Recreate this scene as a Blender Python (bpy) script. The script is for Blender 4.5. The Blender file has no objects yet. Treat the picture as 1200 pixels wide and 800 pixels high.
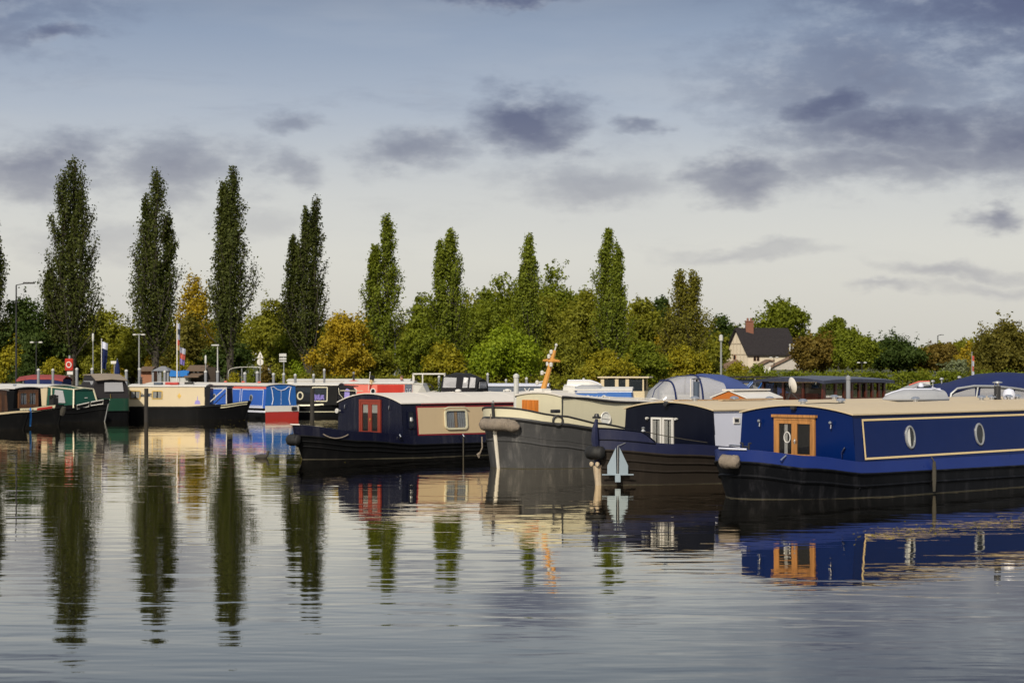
import bpy, bmesh, math, random
import numpy as np
from mathutils import Vector, Matrix
R = math.radians
SC = bpy.context.scene
COL = SC.collection
# ------------------------------------------------------------------ camera
F, HOR, CH = 2400.0, 425.0, 3.0           # focal length (px of a 1200 px wide picture), horizon row, eye height
cam_d = bpy.data.cameras.new('camera'); cam = bpy.data.objects.new('camera', cam_d); COL.objects.link(cam)
cam.location = (0, 0, CH); cam.rotation_euler = (R(90), 0, 0)
cam_d.sensor_width = 36; cam_d.lens = F / 1200 * 36
cam_d.shift_y = (HOR - 400) / 1200
cam_d.clip_start = 0.5; cam_d.clip_end = 20000
cam_d.dof.use_dof = True; cam_d.dof.focus_distance = 52; cam_d.dof.aperture_fstop = 2.8
SC.camera = cam
# ------------------------------------------------------------------ world
SUN_AZ, SUN_EL = R(198), R(36)            # compass bearing of the sun (0 = ahead of the camera, clockwise), elevation
world = bpy.data.worlds.new('World'); SC.world = world; world.use_nodes = True
class NT:
    """tiny node-graph helper"""
    def __init__(s, tree): s.t = tree; s.n = tree.nodes; s.l = tree.links
    def new(s, kind, **kw):
        n = s.n.new(kind)
        for k, v in kw.items(): setattr(n, k, v)
        return n
    def put(s, sock, v):
        if hasattr(v, 'links') or isinstance(v, bpy.types.NodeSocket): s.l.new(v, sock)
        else: sock.default_value = v
    def math(s, op, a, b=0.0, c=None, clamp=False):
        n = s.new('ShaderNodeMath', operation=op, use_clamp=clamp)
        s.put(n.inputs[0], a); s.put(n.inputs[1], b)
        if c is not None: s.put(n.inputs[2], c)
        return n.outputs[0]
    def sstep(s, v, lo, hi, a=0.0, b=1.0):
        n = s.new('ShaderNodeMapRange', interpolation_type='SMOOTHSTEP')
        s.put(n.inputs[0], v); s.put(n.inputs[1], lo); s.put(n.inputs[2], hi); s.put(n.inputs[3], a); s.put(n.inputs[4], b)
        return n.outputs[0]
    def noise(s, vec, scale, detail=4, rough=0.5, dist=0.0):
        n = s.new('ShaderNodeTexNoise'); s.put(n.inputs['Vector'], vec) if vec is not None else None
        n.inputs['Scale'].default_value = scale; n.inputs['Detail'].default_value = detail
        n.inputs['Roughness'].default_value = rough; n.inputs['Distortion'].default_value = dist
        return n
    def mix(s, fac, a, b, blend='MIX'):
        n = s.new('ShaderNodeMix', data_type='RGBA', blend_type=blend)
        s.put(n.inputs[0], fac); s.put(n.inputs[6], a); s.put(n.inputs[7], b)
        return n.outputs[2]
    def ramp(s, fac, stops):
        n = s.new('ShaderNodeValToRGB'); s.put(n.inputs[0], fac)
        e = n.color_ramp.elements
        while len(e) < len(stops): e.new(0.5)
        for el, (p, c) in zip(e, stops):
            el.position = p; el.color = (*c, 1) if len(c) == 3 else c
        return n.outputs[0]
    def mapping(s, vec, scale=(1, 1, 1), rot=(0, 0, 0), loc=(0, 0, 0)):
        n = s.new('ShaderNodeMapping'); s.put(n.inputs[0], vec)
        n.inputs['Scale'].default_value = scale; n.inputs['Rotation'].default_value = rot; n.inputs['Location'].default_value = loc
        return n.outputs[0]
def build_world():
    g = NT(world.node_tree); g.n.clear()
    out = g.new('ShaderNodeOutputWorld'); bg = g.new('ShaderNodeBackground')
    bg.inputs[1].default_value = 0.10
    g.l.new(bg.outputs[0], out.inputs[0])
    sky = g.new('ShaderNodeTexSky', sky_type='NISHITA'); sky.sun_disc = False
    sky.sun_elevation = SUN_EL; sky.sun_rotation = SUN_AZ; sky.dust_density = 2.0; sky.air_density = 1.0
    tc = g.new('ShaderNodeTexCoord'); sep = g.new('ShaderNodeSeparateXYZ'); g.l.new(tc.outputs['Generated'], sep.inputs[0])
    x, y, z = sep.outputs
    az = g.math('ARCTAN2', x, y); el = g.math('ARCSINE', z)
    u = g.math('MULTIPLY', az, 24.0)           # 1 unit = 1/24 rad (2.4 degrees)
    v = g.math('MULTIPLY', el, 24.0)
    comb = g.new('ShaderNodeCombineXYZ'); g.put(comb.inputs[0], u); g.put(comb.inputs[1], v)
    uv = comb.outputs[0]
    # thin high overcast: pale and warm near the horizon, slate blue higher, lighter again overhead
    base = g.ramp(g.math('DIVIDE', g.math('ABSOLUTE', el), 1.5708), [
        (0.0, (5.7, 5.5, 5.0)), (0.033, (6.2, 6.05, 5.6)), (0.052, (5.5, 5.5, 5.4)), (0.078, (3.6, 4.0, 4.75)), (0.102, (2.35, 2.85, 3.85)), (0.118, (1.5, 1.85, 2.7)), (0.15, (3.4, 3.6, 3.9)), (0.45, (3.8, 4.0, 4.4)), (1.0, (4.4, 4.6, 5.0))])
    # streaky veil
    veil = g.noise(g.mapping(uv, (0.16, 0.9, 1)), 1.0, 5, 0.55).outputs[0]
    base = g.mix(g.sstep(veil, 0.42, 0.72, 0.0, 0.22), base, (5.2, 5.2, 5.2, 1))
    # distort
    nd = g.noise(g.mapping(uv, (0.55, 1.1, 1), loc=(3.1, 7.7, 0)), 1.0, 5, 0.6)
    sc = g.new('ShaderNodeSeparateColor'); g.l.new(nd.outputs['Color'], sc.inputs[0])
    ud = g.math('ADD', u, g.math('MULTIPLY', g.math('SUBTRACT', sc.outputs[0], 0.5), 2.1))
    vd = g.math('ADD', v, g.math('MULTIPLY', g.math('SUBTRACT', sc.outputs[1], 0.5), 1.05))
    fine = g.noise(g.mapping(uv, (1.0, 2.2, 1), loc=(1.3, 2.2, 0)), 1.7, 7, 0.62).outputs[0]
    blobs = [  # centre (deg-like px offsets /100), radii, strength
        (625, 150, 82, 40, 1.05), (480, 180, 80, 30, .75), (325, 157, 45, 15, .6), (62, 50, 62, 15, .8), (50, 205, 95, 38, .85),
        (205, 205, 100, 42, .75), (345, 205, 32, 18, .6), (975, 126, 85, 32, 1.05), (1060, 158, 190, 44, .98), (1185, 165, 120, 62, 1.0), (1090, 190, 150, 26, .85),
        (870, 212, 75, 26, .9), (690, 215, 105, 32, .6), (770, 152, 34, 14, .7), (1010, 95, 200, 70, .7), (1172, 254, 42, 17, 1.0),
        (1100, 322, 80, 13, .65), (870, 303, 100, 12, .45), (1045, 350, 42, 9, .5), (590, -2, 85, 13, .9), (1150, 345, 90, 12, .4),
        (120, 290, 90, 26, .4), (300, 260, 70, 20, .3), (1180, -60, 240, 60, .8), (300, -90, 300, 50, .7), (1270, -40, 330, 165, 1.15), (-110, -50, 250, 140, .8), (1010, 205, 150, 30, .8), (-260, 120, 200, 60, .8), (1560, 120, 200, 60, .9)]  # large blobs at both upper corners added to darken the sky like lens vignetting
    m = None
    for cx, cy, rx, ry, st in blobs:
        a = g.math('DIVIDE', g.math('SUBTRACT', ud, (cx - 600) / 100), rx / 100)
        b = g.math('DIVIDE', g.math('SUBTRACT', vd, (425 - cy) / 100), ry / 100)
        d = g.math('SQRT', g.math('ADD', g.math('MULTIPLY', a, a), g.math('MULTIPLY', b, b)))
        s_ = g.sstep(g.math('ADD', d, g.math('MULTIPLY', g.math('SUBTRACT', fine, 0.5), 1.5)), 1.38, 0.12, 0.0, st)
        m = s_ if m is None else g.math('MAXIMUM', m, s_)
    # general broken cloud away from the part of the sky ahead
    gen = g.noise(g.mapping(uv, (0.25, 0.5, 1), loc=(9, 3, 0)), 1.0, 6, 0.6).outputs[0]
    far = g.sstep(g.math('ABSOLUTE', az), 0.3, 0.5)
    m = g.math('MAXIMUM', m, g.math('MULTIPLY', far, g.sstep(gen, 0.5, 0.65)))
    # wispy layer joining the lumps
    wis = g.noise(g.mapping(uv, (0.42, 1.5, 1), loc=(5.2, 1.1, 0)), 1.0, 8, 0.66, 0.6).outputs[0]
    band = g.math('MULTIPLY', g.sstep(el, 0.035, 0.075), g.sstep(el, 0.17, 0.12))
    m = g.math('MAXIMUM', m, g.math('MULTIPLY', g.math('MULTIPLY', g.sstep(wis, 0.50, 0.70), band), 0.16))
    rim = g.math('MULTIPLY', g.math('MULTIPLY', m, g.math('SUBTRACT', 1.0, m)), g.math('MULTIPLY', g.sstep(fine, 0.45, 0.7), 0.9))
    base = g.mix(rim, base, (6.6, 6.5, 6.3, 1))
    m = g.math('MULTIPLY', m, g.math('ADD', 0.50, g.math('MULTIPLY', fine, 0.95)), clamp=True)
    lowhi = g.sstep(el, 0.03, 0.14)
    ccol = g.mix(lowhi, (2.9, 2.85, 3.3, 1), (.66, .70, 1.45, 1))
    over = g.mix(m, base, ccol)
    col = g.mix(0.88, sky.outputs[0], over)
    g.l.new(col, bg.inputs[0])
build_world()
sun_d = bpy.data.lights.new('sun', 'SUN'); sun = bpy.data.objects.new('sun', sun_d); COL.objects.link(sun)
sun_d.energy = 3.7; sun_d.angle = R(1.5); sun_d.color = (1.0, 0.91, 0.76)
sdir = Vector((math.sin(SUN_AZ) * math.cos(SUN_EL), math.cos(SUN_AZ) * math.cos(SUN_EL), math.sin(SUN_EL)))   # towards the sun
sun.rotation_euler = sdir.to_track_quat('Z', 'Y').to_euler()
SC.render.engine = 'CYCLES'
vs = SC.view_settings; vs.view_transform = 'Standard'; vs.look = 'None'; vs.gamma = 1; vs.exposure = 0.22
SC.cycles.max_bounces = 6; SC.cycles.transparent_max_bounces = 8

# ------------------------------------------------------------------ helpers
def at(px, D, z=None, py=None):
    """world point seen in picture column px at distance D; height z or from row py"""
    if z is None: z = CH - (py - HOR) * D / F if py is not None else 0.0
    return Vector(((px - 600) * D / F, D, z))
def proj(p): return (600 + p[0] / p[1] * F, HOR + (CH - p[2]) / p[1] * F)
def tag(o, label=None, cat=None, group=None, kind=None):
    if label: o['label'] = label
    if cat: o['category'] = cat
    if group: o['group'] = group
    if kind: o['kind'] = kind
    return o
def empty(name, loc, rz=0, label=None, cat=None, group=None):
    o = bpy.data.objects.new(name, None); COL.objects.link(o); o.empty_display_size = 0.2
    o.location = loc; o.rotation_euler = (0, 0, rz)
    return tag(o, label, cat, group)
def copy_tree(o, parent=None):
    c = o.copy(); COL.objects.link(c); c.parent = parent
    for ch in list(o.children): copy_tree(ch, c)
    return c
class MB:
    def __init__(s): s.v = []; s.f = []; s.mi = []; s.sm = []
    def add(s, vs, fs, mi=0, M=None, smooth=True):
        b = len(s.v)
        for p in vs:
            p = Vector(p); s.v.append(tuple(M @ p) if M is not None else tuple(p))
        for f in fs: s.f.append([b + i for i in f]); s.mi.append(mi); s.sm.append(smooth)
    def box(s, c, size, M=None, mi=0, rz=0):
        hx, hy, hz = size[0] / 2, size[1] / 2, size[2] / 2
        vs = []
        for dz in (-hz, hz):
            for dx, dy in ((-hx, -hy), (hx, -hy), (hx, hy), (-hx, hy)):
                if rz: dx, dy = dx * math.cos(rz) - dy * math.sin(rz), dx * math.sin(rz) + dy * math.cos(rz)
                vs.append((c[0] + dx, c[1] + dy, c[2] + dz))
        s.add(vs, [(3, 2, 1, 0), (4, 5, 6, 7), (0, 1, 5, 4), (1, 2, 6, 5), (2, 3, 7, 6), (3, 0, 4, 7)], mi, M, False)
    def slab(s, pts, n, mi=0, M=None):
        """polygon pts extruded by vector n"""
        k = len(pts); n = Vector(n); P = [Vector(p) for p in pts]
        vs = P + [p + n for p in P]
        s.add(vs, [tuple(range(k))[::-1], tuple(range(k, 2 * k))] + [(i, (i + 1) % k, k + (i + 1) % k, k + i) for i in range(k)], mi, M, False)
    def tube(s, pts, r, n=8, M=None, mi=0, closed=False):
        P = [Vector(p) for p in pts]; k = len(P)
        rr = r if isinstance(r, (list, tuple)) else [r] * k
        vs = []; up = None
        for i in range(k):
            a = P[(i - 1) % k] if (closed or i > 0) else P[i]; b = P[(i + 1) % k] if (closed or i < k - 1) else P[i]
            t = (b - a).normalized()
            if up is None:
                up = Vector((0, 0, 1)) if abs(t.z) < 0.9 else Vector((1, 0, 0))
            e1 = t.cross(up)
            if e1.length < 1e-5: e1 = t.cross(Vector((0, 1, 0)))
            e1.normalize(); e2 = e1.cross(t).normalized(); up = e2
            for j in range(n):
                q = 2 * math.pi * j / n
                vs.append(P[i] + (e1 * math.cos(q) + e2 * math.sin(q)) * rr[i])
        fs = []
        for i in range(k if closed else k - 1):
            for j in range(n):
                a0 = i * n; b0 = ((i + 1) % k) * n
                fs.append((a0 + j, a0 + (j + 1) % n, b0 + (j + 1) % n, b0 + j))
        s.add(vs, fs, mi, M)
        if not closed: s.add(vs[:n], [tuple(range(n))[::-1]], mi, M, False); s.add(vs[-n:], [tuple(range(n))], mi, M, False)
    def lathe(s, prof, n=16, M=None, mi=0, sx=1, sy=1):
        vs = []; k = len(prof)
        for r, z in prof:
            for j in range(n):
                q = 2 * math.pi * j / n; vs.append((r * math.cos(q) * sx, r * math.sin(q) * sy, z))
        fs = [(i * n + j, i * n + (j + 1) % n, (i + 1) * n + (j + 1) % n, (i + 1) * n + j) for i in range(k - 1) for j in range(n)]
        if prof[0][0] > 1e-4: fs.append(tuple(range(n))[::-1])
        if prof[-1][0] > 1e-4: fs.append(tuple((k - 1) * n + j for j in range(n)))
        s.add(vs, fs, mi, M)
    def grid(s, rows, closed_u=False, closed_v=False, mi=0, M=None, smooth=True):
        nr = len(rows); nc = len(rows[0]); vs = [p for r in rows for p in r]; fs = []
        for i in range(nr if closed_v else nr - 1):
            for j in range(nc if closed_u else nc - 1):
                fs.append((i * nc + j, i * nc + (j + 1) % nc, ((i + 1) % nr) * nc + (j + 1) % nc, ((i + 1) % nr) * nc + j))
        s.add(vs, fs, mi, M, smooth)
    def ring(s, outer, inner, n, M=None, mi=0):
        """frame between two closed outlines (same count), extruded by vector n"""
        k = len(outer); n = Vector(n); O = [Vector(p) for p in outer]; I = [Vector(p) for p in inner]
        vs = O + I + [p + n for p in O] + [p + n for p in I]; fs = []
        for i in range(k):
            j = (i + 1) % k
            fs += [(i, k + i, k + j, j), (2 * k + i, 2 * k + j, 3 * k + j, 3 * k + i), (i, j, 2 * k + j, 2 * k + i), (k + i, 3 * k + i, 3 * k + j, k + j)]
        s.add(vs, fs, mi, M, False)
    def build(s, name, mats, parent=None, smooth=True, angle=35, bevel=0, solid=0):
        me = bpy.data.meshes.new(name); me.from_pydata(s.v, [], s.f)
        mats = mats if isinstance(mats, (list, tuple)) else [mats]
        for m in mats: me.materials.append(m)
        me.polygons.foreach_set('material_index', s.mi); me.polygons.foreach_set('use_smooth', [smooth and q for q in s.sm])
        bm = bmesh.new(); bm.from_mesh(me); bmesh.ops.remove_doubles(bm, verts=bm.verts, dist=1e-5); bmesh.ops.recalc_face_normals(bm, faces=bm.faces); bm.to_mesh(me); bm.free()
        if smooth:
            me.set_sharp_from_angle(angle=R(angle))
        me.update()
        o = bpy.data.objects.new(name, me); COL.objects.link(o); o.parent = parent
        if solid:
            md = o.modifiers.new('thickness', 'SOLIDIFY'); md.thickness = solid; md.offset = -1
            es = o.modifiers.new('crisp', 'EDGE_SPLIT'); es.split_angle = R(48)
        if bevel:
            md = o.modifiers.new('edge', 'BEVEL'); md.width = bevel; md.segments = 2; md.limit_method = 'ANGLE'
        return o
def rrect(w, h, r=0, n=4, cx=0, cy=0):
    if r <= 0: return [(cx - w / 2, cy - h / 2, 0), (cx + w / 2, cy - h / 2, 0), (cx + w / 2, cy + h / 2, 0), (cx - w / 2, cy + h / 2, 0)]
    P = []
    for qx, qy, a0 in ((1, -1, -90), (1, 1, 0), (-1, 1, 90), (-1, -1, 180)):
        for i in range(n + 1):
            a = R(a0 + 90 * i / n); P.append((cx + qx * (w / 2 - r) + r * math.cos(a), cy + qy * (h / 2 - r) + r * math.sin(a), 0))
    return P
def interp(x, pts):
    if x <= pts[0][0]: return pts[0][1]
    for (a, b), (c, d) in zip(pts, pts[1:]):
        if x <= c:
            t = (x - a) / (c - a); t = t * t * (3 - 2 * t) if len(pts) > 2 else t
            return b + (d - b) * t
    return pts[-1][1]
# ------------------------------------------------------------------ materials
def mat(name):
    m = bpy.data.materials.new(name); m.use_nodes = True
    g = NT(m.node_tree); b = m.node_tree.nodes['Principled BSDF']
    return m, g, b
def paint(name, c, rough=0.4, var=0.12, dirt=0.25, dirtcol=(0.09, 0.08, 0.06), metal=0.0, bump=0.0, scale=1.0, spec=0.5):
    """painted or plain surface with faint unevenness, streaks of grime running down and small marks"""
    m, g, b = mat(name)
    tc = g.new('ShaderNodeTexCoord'); ob = tc.outputs['Object']
    n1 = g.noise(ob, 1.3 * scale, 5, 0.6).outputs[0]
    dark = tuple(x * (1 - var) for x in c) + (1,); lite = tuple(min(1, x * (1 + var)) for x in c) + (1,)
    col = g.mix(n1, dark, lite)
    if dirt > 0:
        st = g.noise(g.mapping(ob, (5 * scale, 5 * scale, 0.7 * scale)), 1.0, 6, 0.65).outputs[0]
        sp = g.noise(ob, 9 * scale, 6, 0.7).outputs[0]
        f = g.math('MULTIPLY', g.sstep(st, 0.48, 0.8), dirt); f2 = g.math('MULTIPLY', g.sstep(sp, 0.6, 0.78), dirt * 0.8)
        col = g.mix(g.math('MAXIMUM', f, f2), col, (*dirtcol, 1))
    g.put(b.inputs['Base Color'], col)
    if bump == 0:      # plates are never quite flat
        bw = g.new('ShaderNodeBump'); bw.inputs['Strength'].default_value = 0.35; bw.inputs['Distance'].default_value = 0.03
        g.put(bw.inputs['Height'], g.noise(ob, 1.1, 2, 0.4).outputs[0]); g.put(b.inputs['Normal'], bw.outputs[0])
    g.put(b.inputs['Roughness'], g.math('ADD', rough - 0.07, g.math('MULTIPLY', g.noise(ob, 4 * scale, 4).outputs[0], 0.16)))
    b.inputs['Metallic'].default_value = metal; b.inputs['Specular IOR Level'].default_value = spec
    if bump > 0:
        bn = g.new('ShaderNodeBump'); bn.inputs['Strength'].default_value = bump; bn.inputs['Distance'].default_value = 0.02
        g.put(bn.inputs['Height'], g.noise(ob, 6 * scale, 6, 0.6).outputs[0]); g.put(b.inputs['Normal'], bn.outputs[0])
    return m
def glass(name, c=(0.02, 0.025, 0.03), see=0.0, rough=0.03):
    m, g, b = mat(name)
    b.inputs['Base Color'].default_value = (*c, 1); b.inputs['Roughness'].default_value = rough; b.inputs['IOR'].default_value = 1.5
    if see > 0:
        tr = g.new('ShaderNodeBsdfTransparent'); mx = g.new('ShaderNodeMixShader'); mx.inputs[0].default_value = see
        out = m.node_tree.nodes['Material Output']
        g.l.new(b.outputs[0], mx.inputs[1]); g.l.new(tr.outputs[0], mx.inputs[2]); g.l.new(mx.outputs[0], out.inputs[0])
    return m
def cloth(name, c, rough=0.85, var=0.15, weave=0.3):
    m, g, b = mat(name); tc = g.new('ShaderNodeTexCoord'); ob = tc.outputs['Object']
    n1 = g.noise(ob, 2.5, 5, 0.6).outputs[0]
    g.put(b.inputs['Base Color'], g.mix(n1, tuple(x * (1 - var) for x in c) + (1,), tuple(min(1, x * (1 + var)) for x in c) + (1,)))
    b.inputs['Roughness'].default_value = rough; b.inputs['Specular IOR Level'].default_value = 0.25
    bn = g.new('ShaderNodeBump'); bn.inputs['Strength'].default_value = weave; bn.inputs['Distance'].default_value = 0.05
    g.put(bn.inputs['Height'], g.noise(g.mapping(ob, (1, 1, 0.6)), 2.2, 4, 0.5, 0.6).outputs[0]); g.put(b.inputs['Normal'], bn.outputs[0])
    return m
def wood(name, c, rough=0.4, scale=1.0):
    m, g, b = mat(name); tc = g.new('ShaderNodeTexCoord'); ob = tc.outputs['Object']
    n = g.noise(g.mapping(ob, (14 * scale, 14 * scale, 1.2 * scale)), 1.0, 6, 0.6, 0.4).outputs[0]
    g.put(b.inputs['Base Color'], g.ramp(n, [(0.3, tuple(x * 0.6 for x in c)), (0.55, c), (0.75, tuple(min(1, x * 1.25) for x in c))]))
    b.inputs['Roughness'].default_value = rough
    return m
def leafmat(name, a, b_, trans=0.42):
    a = tuple(x * 1.6 for x in a); b_ = tuple(x * 1.6 for x in b_)
    """foliage: every leaf has its own tint between a and b"""
    m, g, b = mat(name)
    at_ = g.new('ShaderNodeAttribute'); at_.attribute_name = 'tint'
    tc = g.new('ShaderNodeTexCoord')
    n = g.noise(tc.outputs['Object'], 0.5, 3, 0.6).outputs[0]
    f = g.math('ADD', g.math('MULTIPLY', at_.outputs['Fac'], 0.6), g.math('MULTIPLY', g.math('SUBTRACT', n, 0.3), 1.0), clamp=True)
    col = g.mix(f, (*a, 1), (*b_, 1))
    d = g.new('ShaderNodeBsdfDiffuse'); t = g.new('ShaderNodeBsdfTranslucent'); gl = g.new('ShaderNodeBsdfGlossy'); gl.inputs['Roughness'].default_value = 0.6; gl.inputs[0].default_value = (.5, .55, .3, 1)
    g.put(d.inputs[0], col); g.put(t.inputs[0], g.mix(1.0, col, (1.25, 1.15, 0.5, 1), 'MULTIPLY'))
    m1 = g.new('ShaderNodeMixShader'); m1.inputs[0].default_value = trans; g.l.new(d.outputs[0], m1.inputs[1]); g.l.new(t.outputs[0], m1.inputs[2])
    m2 = g.new('ShaderNodeMixShader'); m2.inputs[0].default_value = 0.03; g.l.new(m1.outputs[0], m2.inputs[1]); g.l.new(gl.outputs[0], m2.inputs[2])
    g.l.new(m2.outputs[0], m.node_tree.nodes['Material Output'].inputs[0])
    return m
MT = {}
MT['bark'] = paint('bark', (0.050, 0.042, 0.032), 0.9, 0.3, 0.3, bump=0.6, scale=2)
MT['bark_pale'] = paint('bark_pale', (0.22, 0.20, 0.16), 0.9, 0.3, 0.4, bump=0.5, scale=2)
# ------------------------------------------------------------------ setting: ground and water
def smooth(a, b, x): t = max(0.0, min(1.0, (x - a) / (b - a))); return t * t * (3 - 2 * t)
def gz(x, y):
    shore = 131 + 2.0 * math.sin(x * 0.05)
    inland = max(smooth(shore, shore + 3.5, y), smooth(9, 5.5, y), smooth(-105, -110, x), smooth(120, 125, x))
    z = -1.6 + 2.5 * inland
    if y > shore: z += 1.1 * smooth(150, 300, y) + 6 * smooth(500, 2500, y) * (0.6 + 0.4 * math.sin(x * 0.004))
    return z
def build_ground():
    xs = sorted(set([-6000, -3000, -1500, -900, -600, -450, -350, -280, -230] + list(range(-200, -110, 10)) + [-110, -108.5, -107, -105.5, -104] + list(range(-100, 120, 4)) + [120, 121.5, 123, 125] + list(range(130, 300, 10)) + [350, 450, 600, 900, 1500, 3000, 6000]))
    ys = sorted(set([-6000, -2000, -600, -200, -100, -50, -20, -5, 2, 4, 5.5, 6.3, 7.2, 8, 9, 12] + list(range(20, 126, 8)) + [127 + 0.6 * i for i in range(20)] + list(range(140, 300, 6)) + [320, 350, 400, 450, 500, 600, 800, 1200, 2000, 4000, 9000]))
    rng = random.Random(5); mb = MB()
    rows = [[(x, y, gz(x, y) + (rng.uniform(-.05, .05) if y > 136 or y < 4 else 0)) for x in xs] for y in ys]
    mb.grid(rows)
    m, g, b = mat('grass_and_earth'); tc = g.new('ShaderNodeTexCoord'); ob = tc.outputs['Object']
    n1 = g.noise(ob, 0.12, 6, 0.6).outputs[0]; n2 = g.noise(ob, 3.0, 6, 0.7).outputs[0]
    c = g.mix(g.sstep(n1, 0.4, 0.65), (0.045, 0.060, 0.018, 1), (0.085, 0.080, 0.035, 1))
    c = g.mix(g.sstep(n2, 0.45, 0.7, 0, .6), c, (0.03, 0.04, 0.012, 1))
    g.put(b.inputs['Base Color'], c); b.inputs['Roughness'].default_value = 0.95
    bn = g.new('ShaderNodeBump'); bn.inputs['Distance'].default_value = 0.1; g.put(bn.inputs['Height'], n2); g.put(b.inputs['Normal'], bn.outputs[0])
    o = mb.build('ground', m); tag(o, kind='structure')
build_ground()
def build_water():
    m, g, b = mat('marina_water'); tc = g.new('ShaderNodeTexCoord'); ob = tc.outputs['Object']
    # long lazy ripples crossing the basin, finer cat's-paws on top, both stronger in some patches than in others
    w1 = g.noise(g.mapping(ob, (0.35, 1.05, 1), rot=(0, 0, R(6))), 1.0, 2, 0.5, 0.5).outputs[0]
    w2 = g.noise(g.mapping(ob, (0.9, 2.6, 1), rot=(0, 0, R(-9)), loc=(3, 1, 0)), 1.0, 2, 0.5, 0.3).outputs[0]
    w3 = g.noise(g.mapping(ob, (0.13, 0.30, 1), rot=(0, 0, R(14))), 1.0, 1, 0.5).outputs[0]
    patch = g.sstep(g.noise(g.mapping(ob, (0.03, 0.07, 1)), 1.0, 3, 0.6).outputs[0], 0.35, 0.65, 0.55, 1.15)
    h = g.math('ADD', g.math('MULTIPLY', w1, 0.0088), g.math('ADD', g.math('MULTIPLY', w2, 0.0032), g.math('MULTIPLY', w3, 0.008)))
    h = g.math('MULTIPLY', h, patch)
    bn = g.new('ShaderNodeBump'); bn.inputs['Strength'].default_value = 1.0; bn.inputs['Distance'].default_value = 1.0
    g.put(bn.inputs['Height'], h)
    fr = g.new('ShaderNodeFresnel'); fr.inputs['IOR'].default_value = 1.333; g.l.new(bn.outputs[0], fr.inputs['Normal'])
    gl = g.new('ShaderNodeBsdfGlossy'); gl.inputs[0].default_value = (1.0, 0.945, 0.83, 1); gl.inputs['Roughness'].default_value = 0.015; g.l.new(bn.outputs[0], gl.inputs['Normal'])
    df = g.new('ShaderNodeBsdfDiffuse'); df.inputs[0].default_value = (0.012, 0.011, 0.006, 1)
    mx = g.new('ShaderNodeMixShader'); g.put(mx.inputs[0], g.math('SUBTRACT', g.math('MULTIPLY', fr.outputs[0], 1.62), 0.10, clamp=True)); g.l.new(df.outputs[0], mx.inputs[1]); g.l.new(gl.outputs[0], mx.inputs[2])
    g.l.new(mx.outputs[0], m.node_tree.nodes['Material Output'].inputs[0]); m.node_tree.nodes.remove(b)
    mb = MB(); xs = [-112 + 6 * i for i in range(41)]; ys = [3 + 6 * i for i in range(23)]
    mb.grid([[(x, y, 0) for x in xs] for y in ys])
    o = mb.build('water', m); tag(o, kind='structure')
build_water()
# ------------------------------------------------------------------ trees
def leaf_mesh(name, P, size, rng, material, tint=None, up=0.3, aspect=0.62, out=None):
    n = len(P); P = np.asarray(P, float)
    nrm = rng.normal(size=(n, 3)); nrm[:, 2] += up
    if out is not None: nrm = nrm * .75 + out
    nrm /= np.linalg.norm(nrm, axis=1)[:, None]
    a = rng.normal(size=(n, 3)); a -= (a * nrm).sum(1)[:, None] * nrm; a /= np.linalg.norm(a, axis=1)[:, None]
    b = np.cross(nrm, a)
    L = size * rng.uniform(0.6, 1.35, n)[:, None]; W = L * aspect
    V = np.empty((n, 4, 3)); V[:, 0] = P - a * L * .5; V[:, 1] = P + b * W * .5 + a * L * .08; V[:, 2] = P + a * L * .5; V[:, 3] = P - b * W * .5 + a * L * .08
    V[:, 1] += nrm * L * .12; V[:, 3] += nrm * L * .12
    me = bpy.data.meshes.new(name)
    me.vertices.add(4 * n); me.vertices.foreach_set('co', V.ravel())
    me.loops.add(4 * n); me.loops.foreach_set('vertex_index', np.arange(4 * n, dtype=np.int32))
    me.polygons.add(n); me.polygons.foreach_set('loop_start', np.arange(0, 4 * n, 4, dtype=np.int32))
    me.update(calc_edges=True); me.validate()
    at_ = me.attributes.new('tint', 'FLOAT', 'FACE'); at_.data.foreach_set('value', rng.uniform(0, 1, n).astype(np.float32))
    me.materials.append(material)
    return me
LM = {
 'poplar': leafmat('poplar_leaf_dimmed', (0.017, 0.025, 0.006), (0.056, 0.064, 0.013)),  # darker copy: edge vignetting on the left-hand poplars put into the leaf colour
 'poplar_lit': leafmat('poplar_leaf_lit', (0.042, 0.064, 0.007), (0.145, 0.165, 0.016)),  # lighter copy: the lit look of the middle poplars put into the colour
 'poplar_brown': leafmat('poplar_leaf_brownish', (0.050, 0.056, 0.008), (0.160, 0.140, 0.018)),
 'dark': leafmat('dark_leaf', (0.014, 0.028, 0.007), (0.048, 0.072, 0.014)),
 'green': leafmat('green_leaf', (0.046, 0.064, 0.006), (0.145, 0.165, 0.013)),
 'bright': leafmat('bright_leaf', (0.070, 0.108, 0.006), (0.195, 0.235, 0.013)),
 'olive': leafmat('olive_leaf', (0.060, 0.068, 0.007), (0.185, 0.180, 0.017)),
 'yellow': leafmat('yellowing_leaf', (0.090, 0.095, 0.008), (0.270, 0.225, 0.014)),
 'orange': leafmat('orange_leaf', (0.125, 0.098, 0.008), (0.320, 0.230, 0.016)),
 'rust': leafmat('rust_leaf', (0.060, 0.042, 0.010), (0.150, 0.105, 0.020)),
 'brown': leafmat('brownish_leaf', (0.045, 0.044, 0.008), (0.130, 0.110, 0.018)),
 'grey': leafmat('grey_green_leaf', (0.070, 0.090, 0.050), (0.170, 0.190, 0.110)),
}
def trunk_mb(mb, base_r, pts):
    k = len(pts); mb.tube(pts, [base_r * (1 - 0.8 * i / (k - 1)) for i in range(k)], 7)
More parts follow.
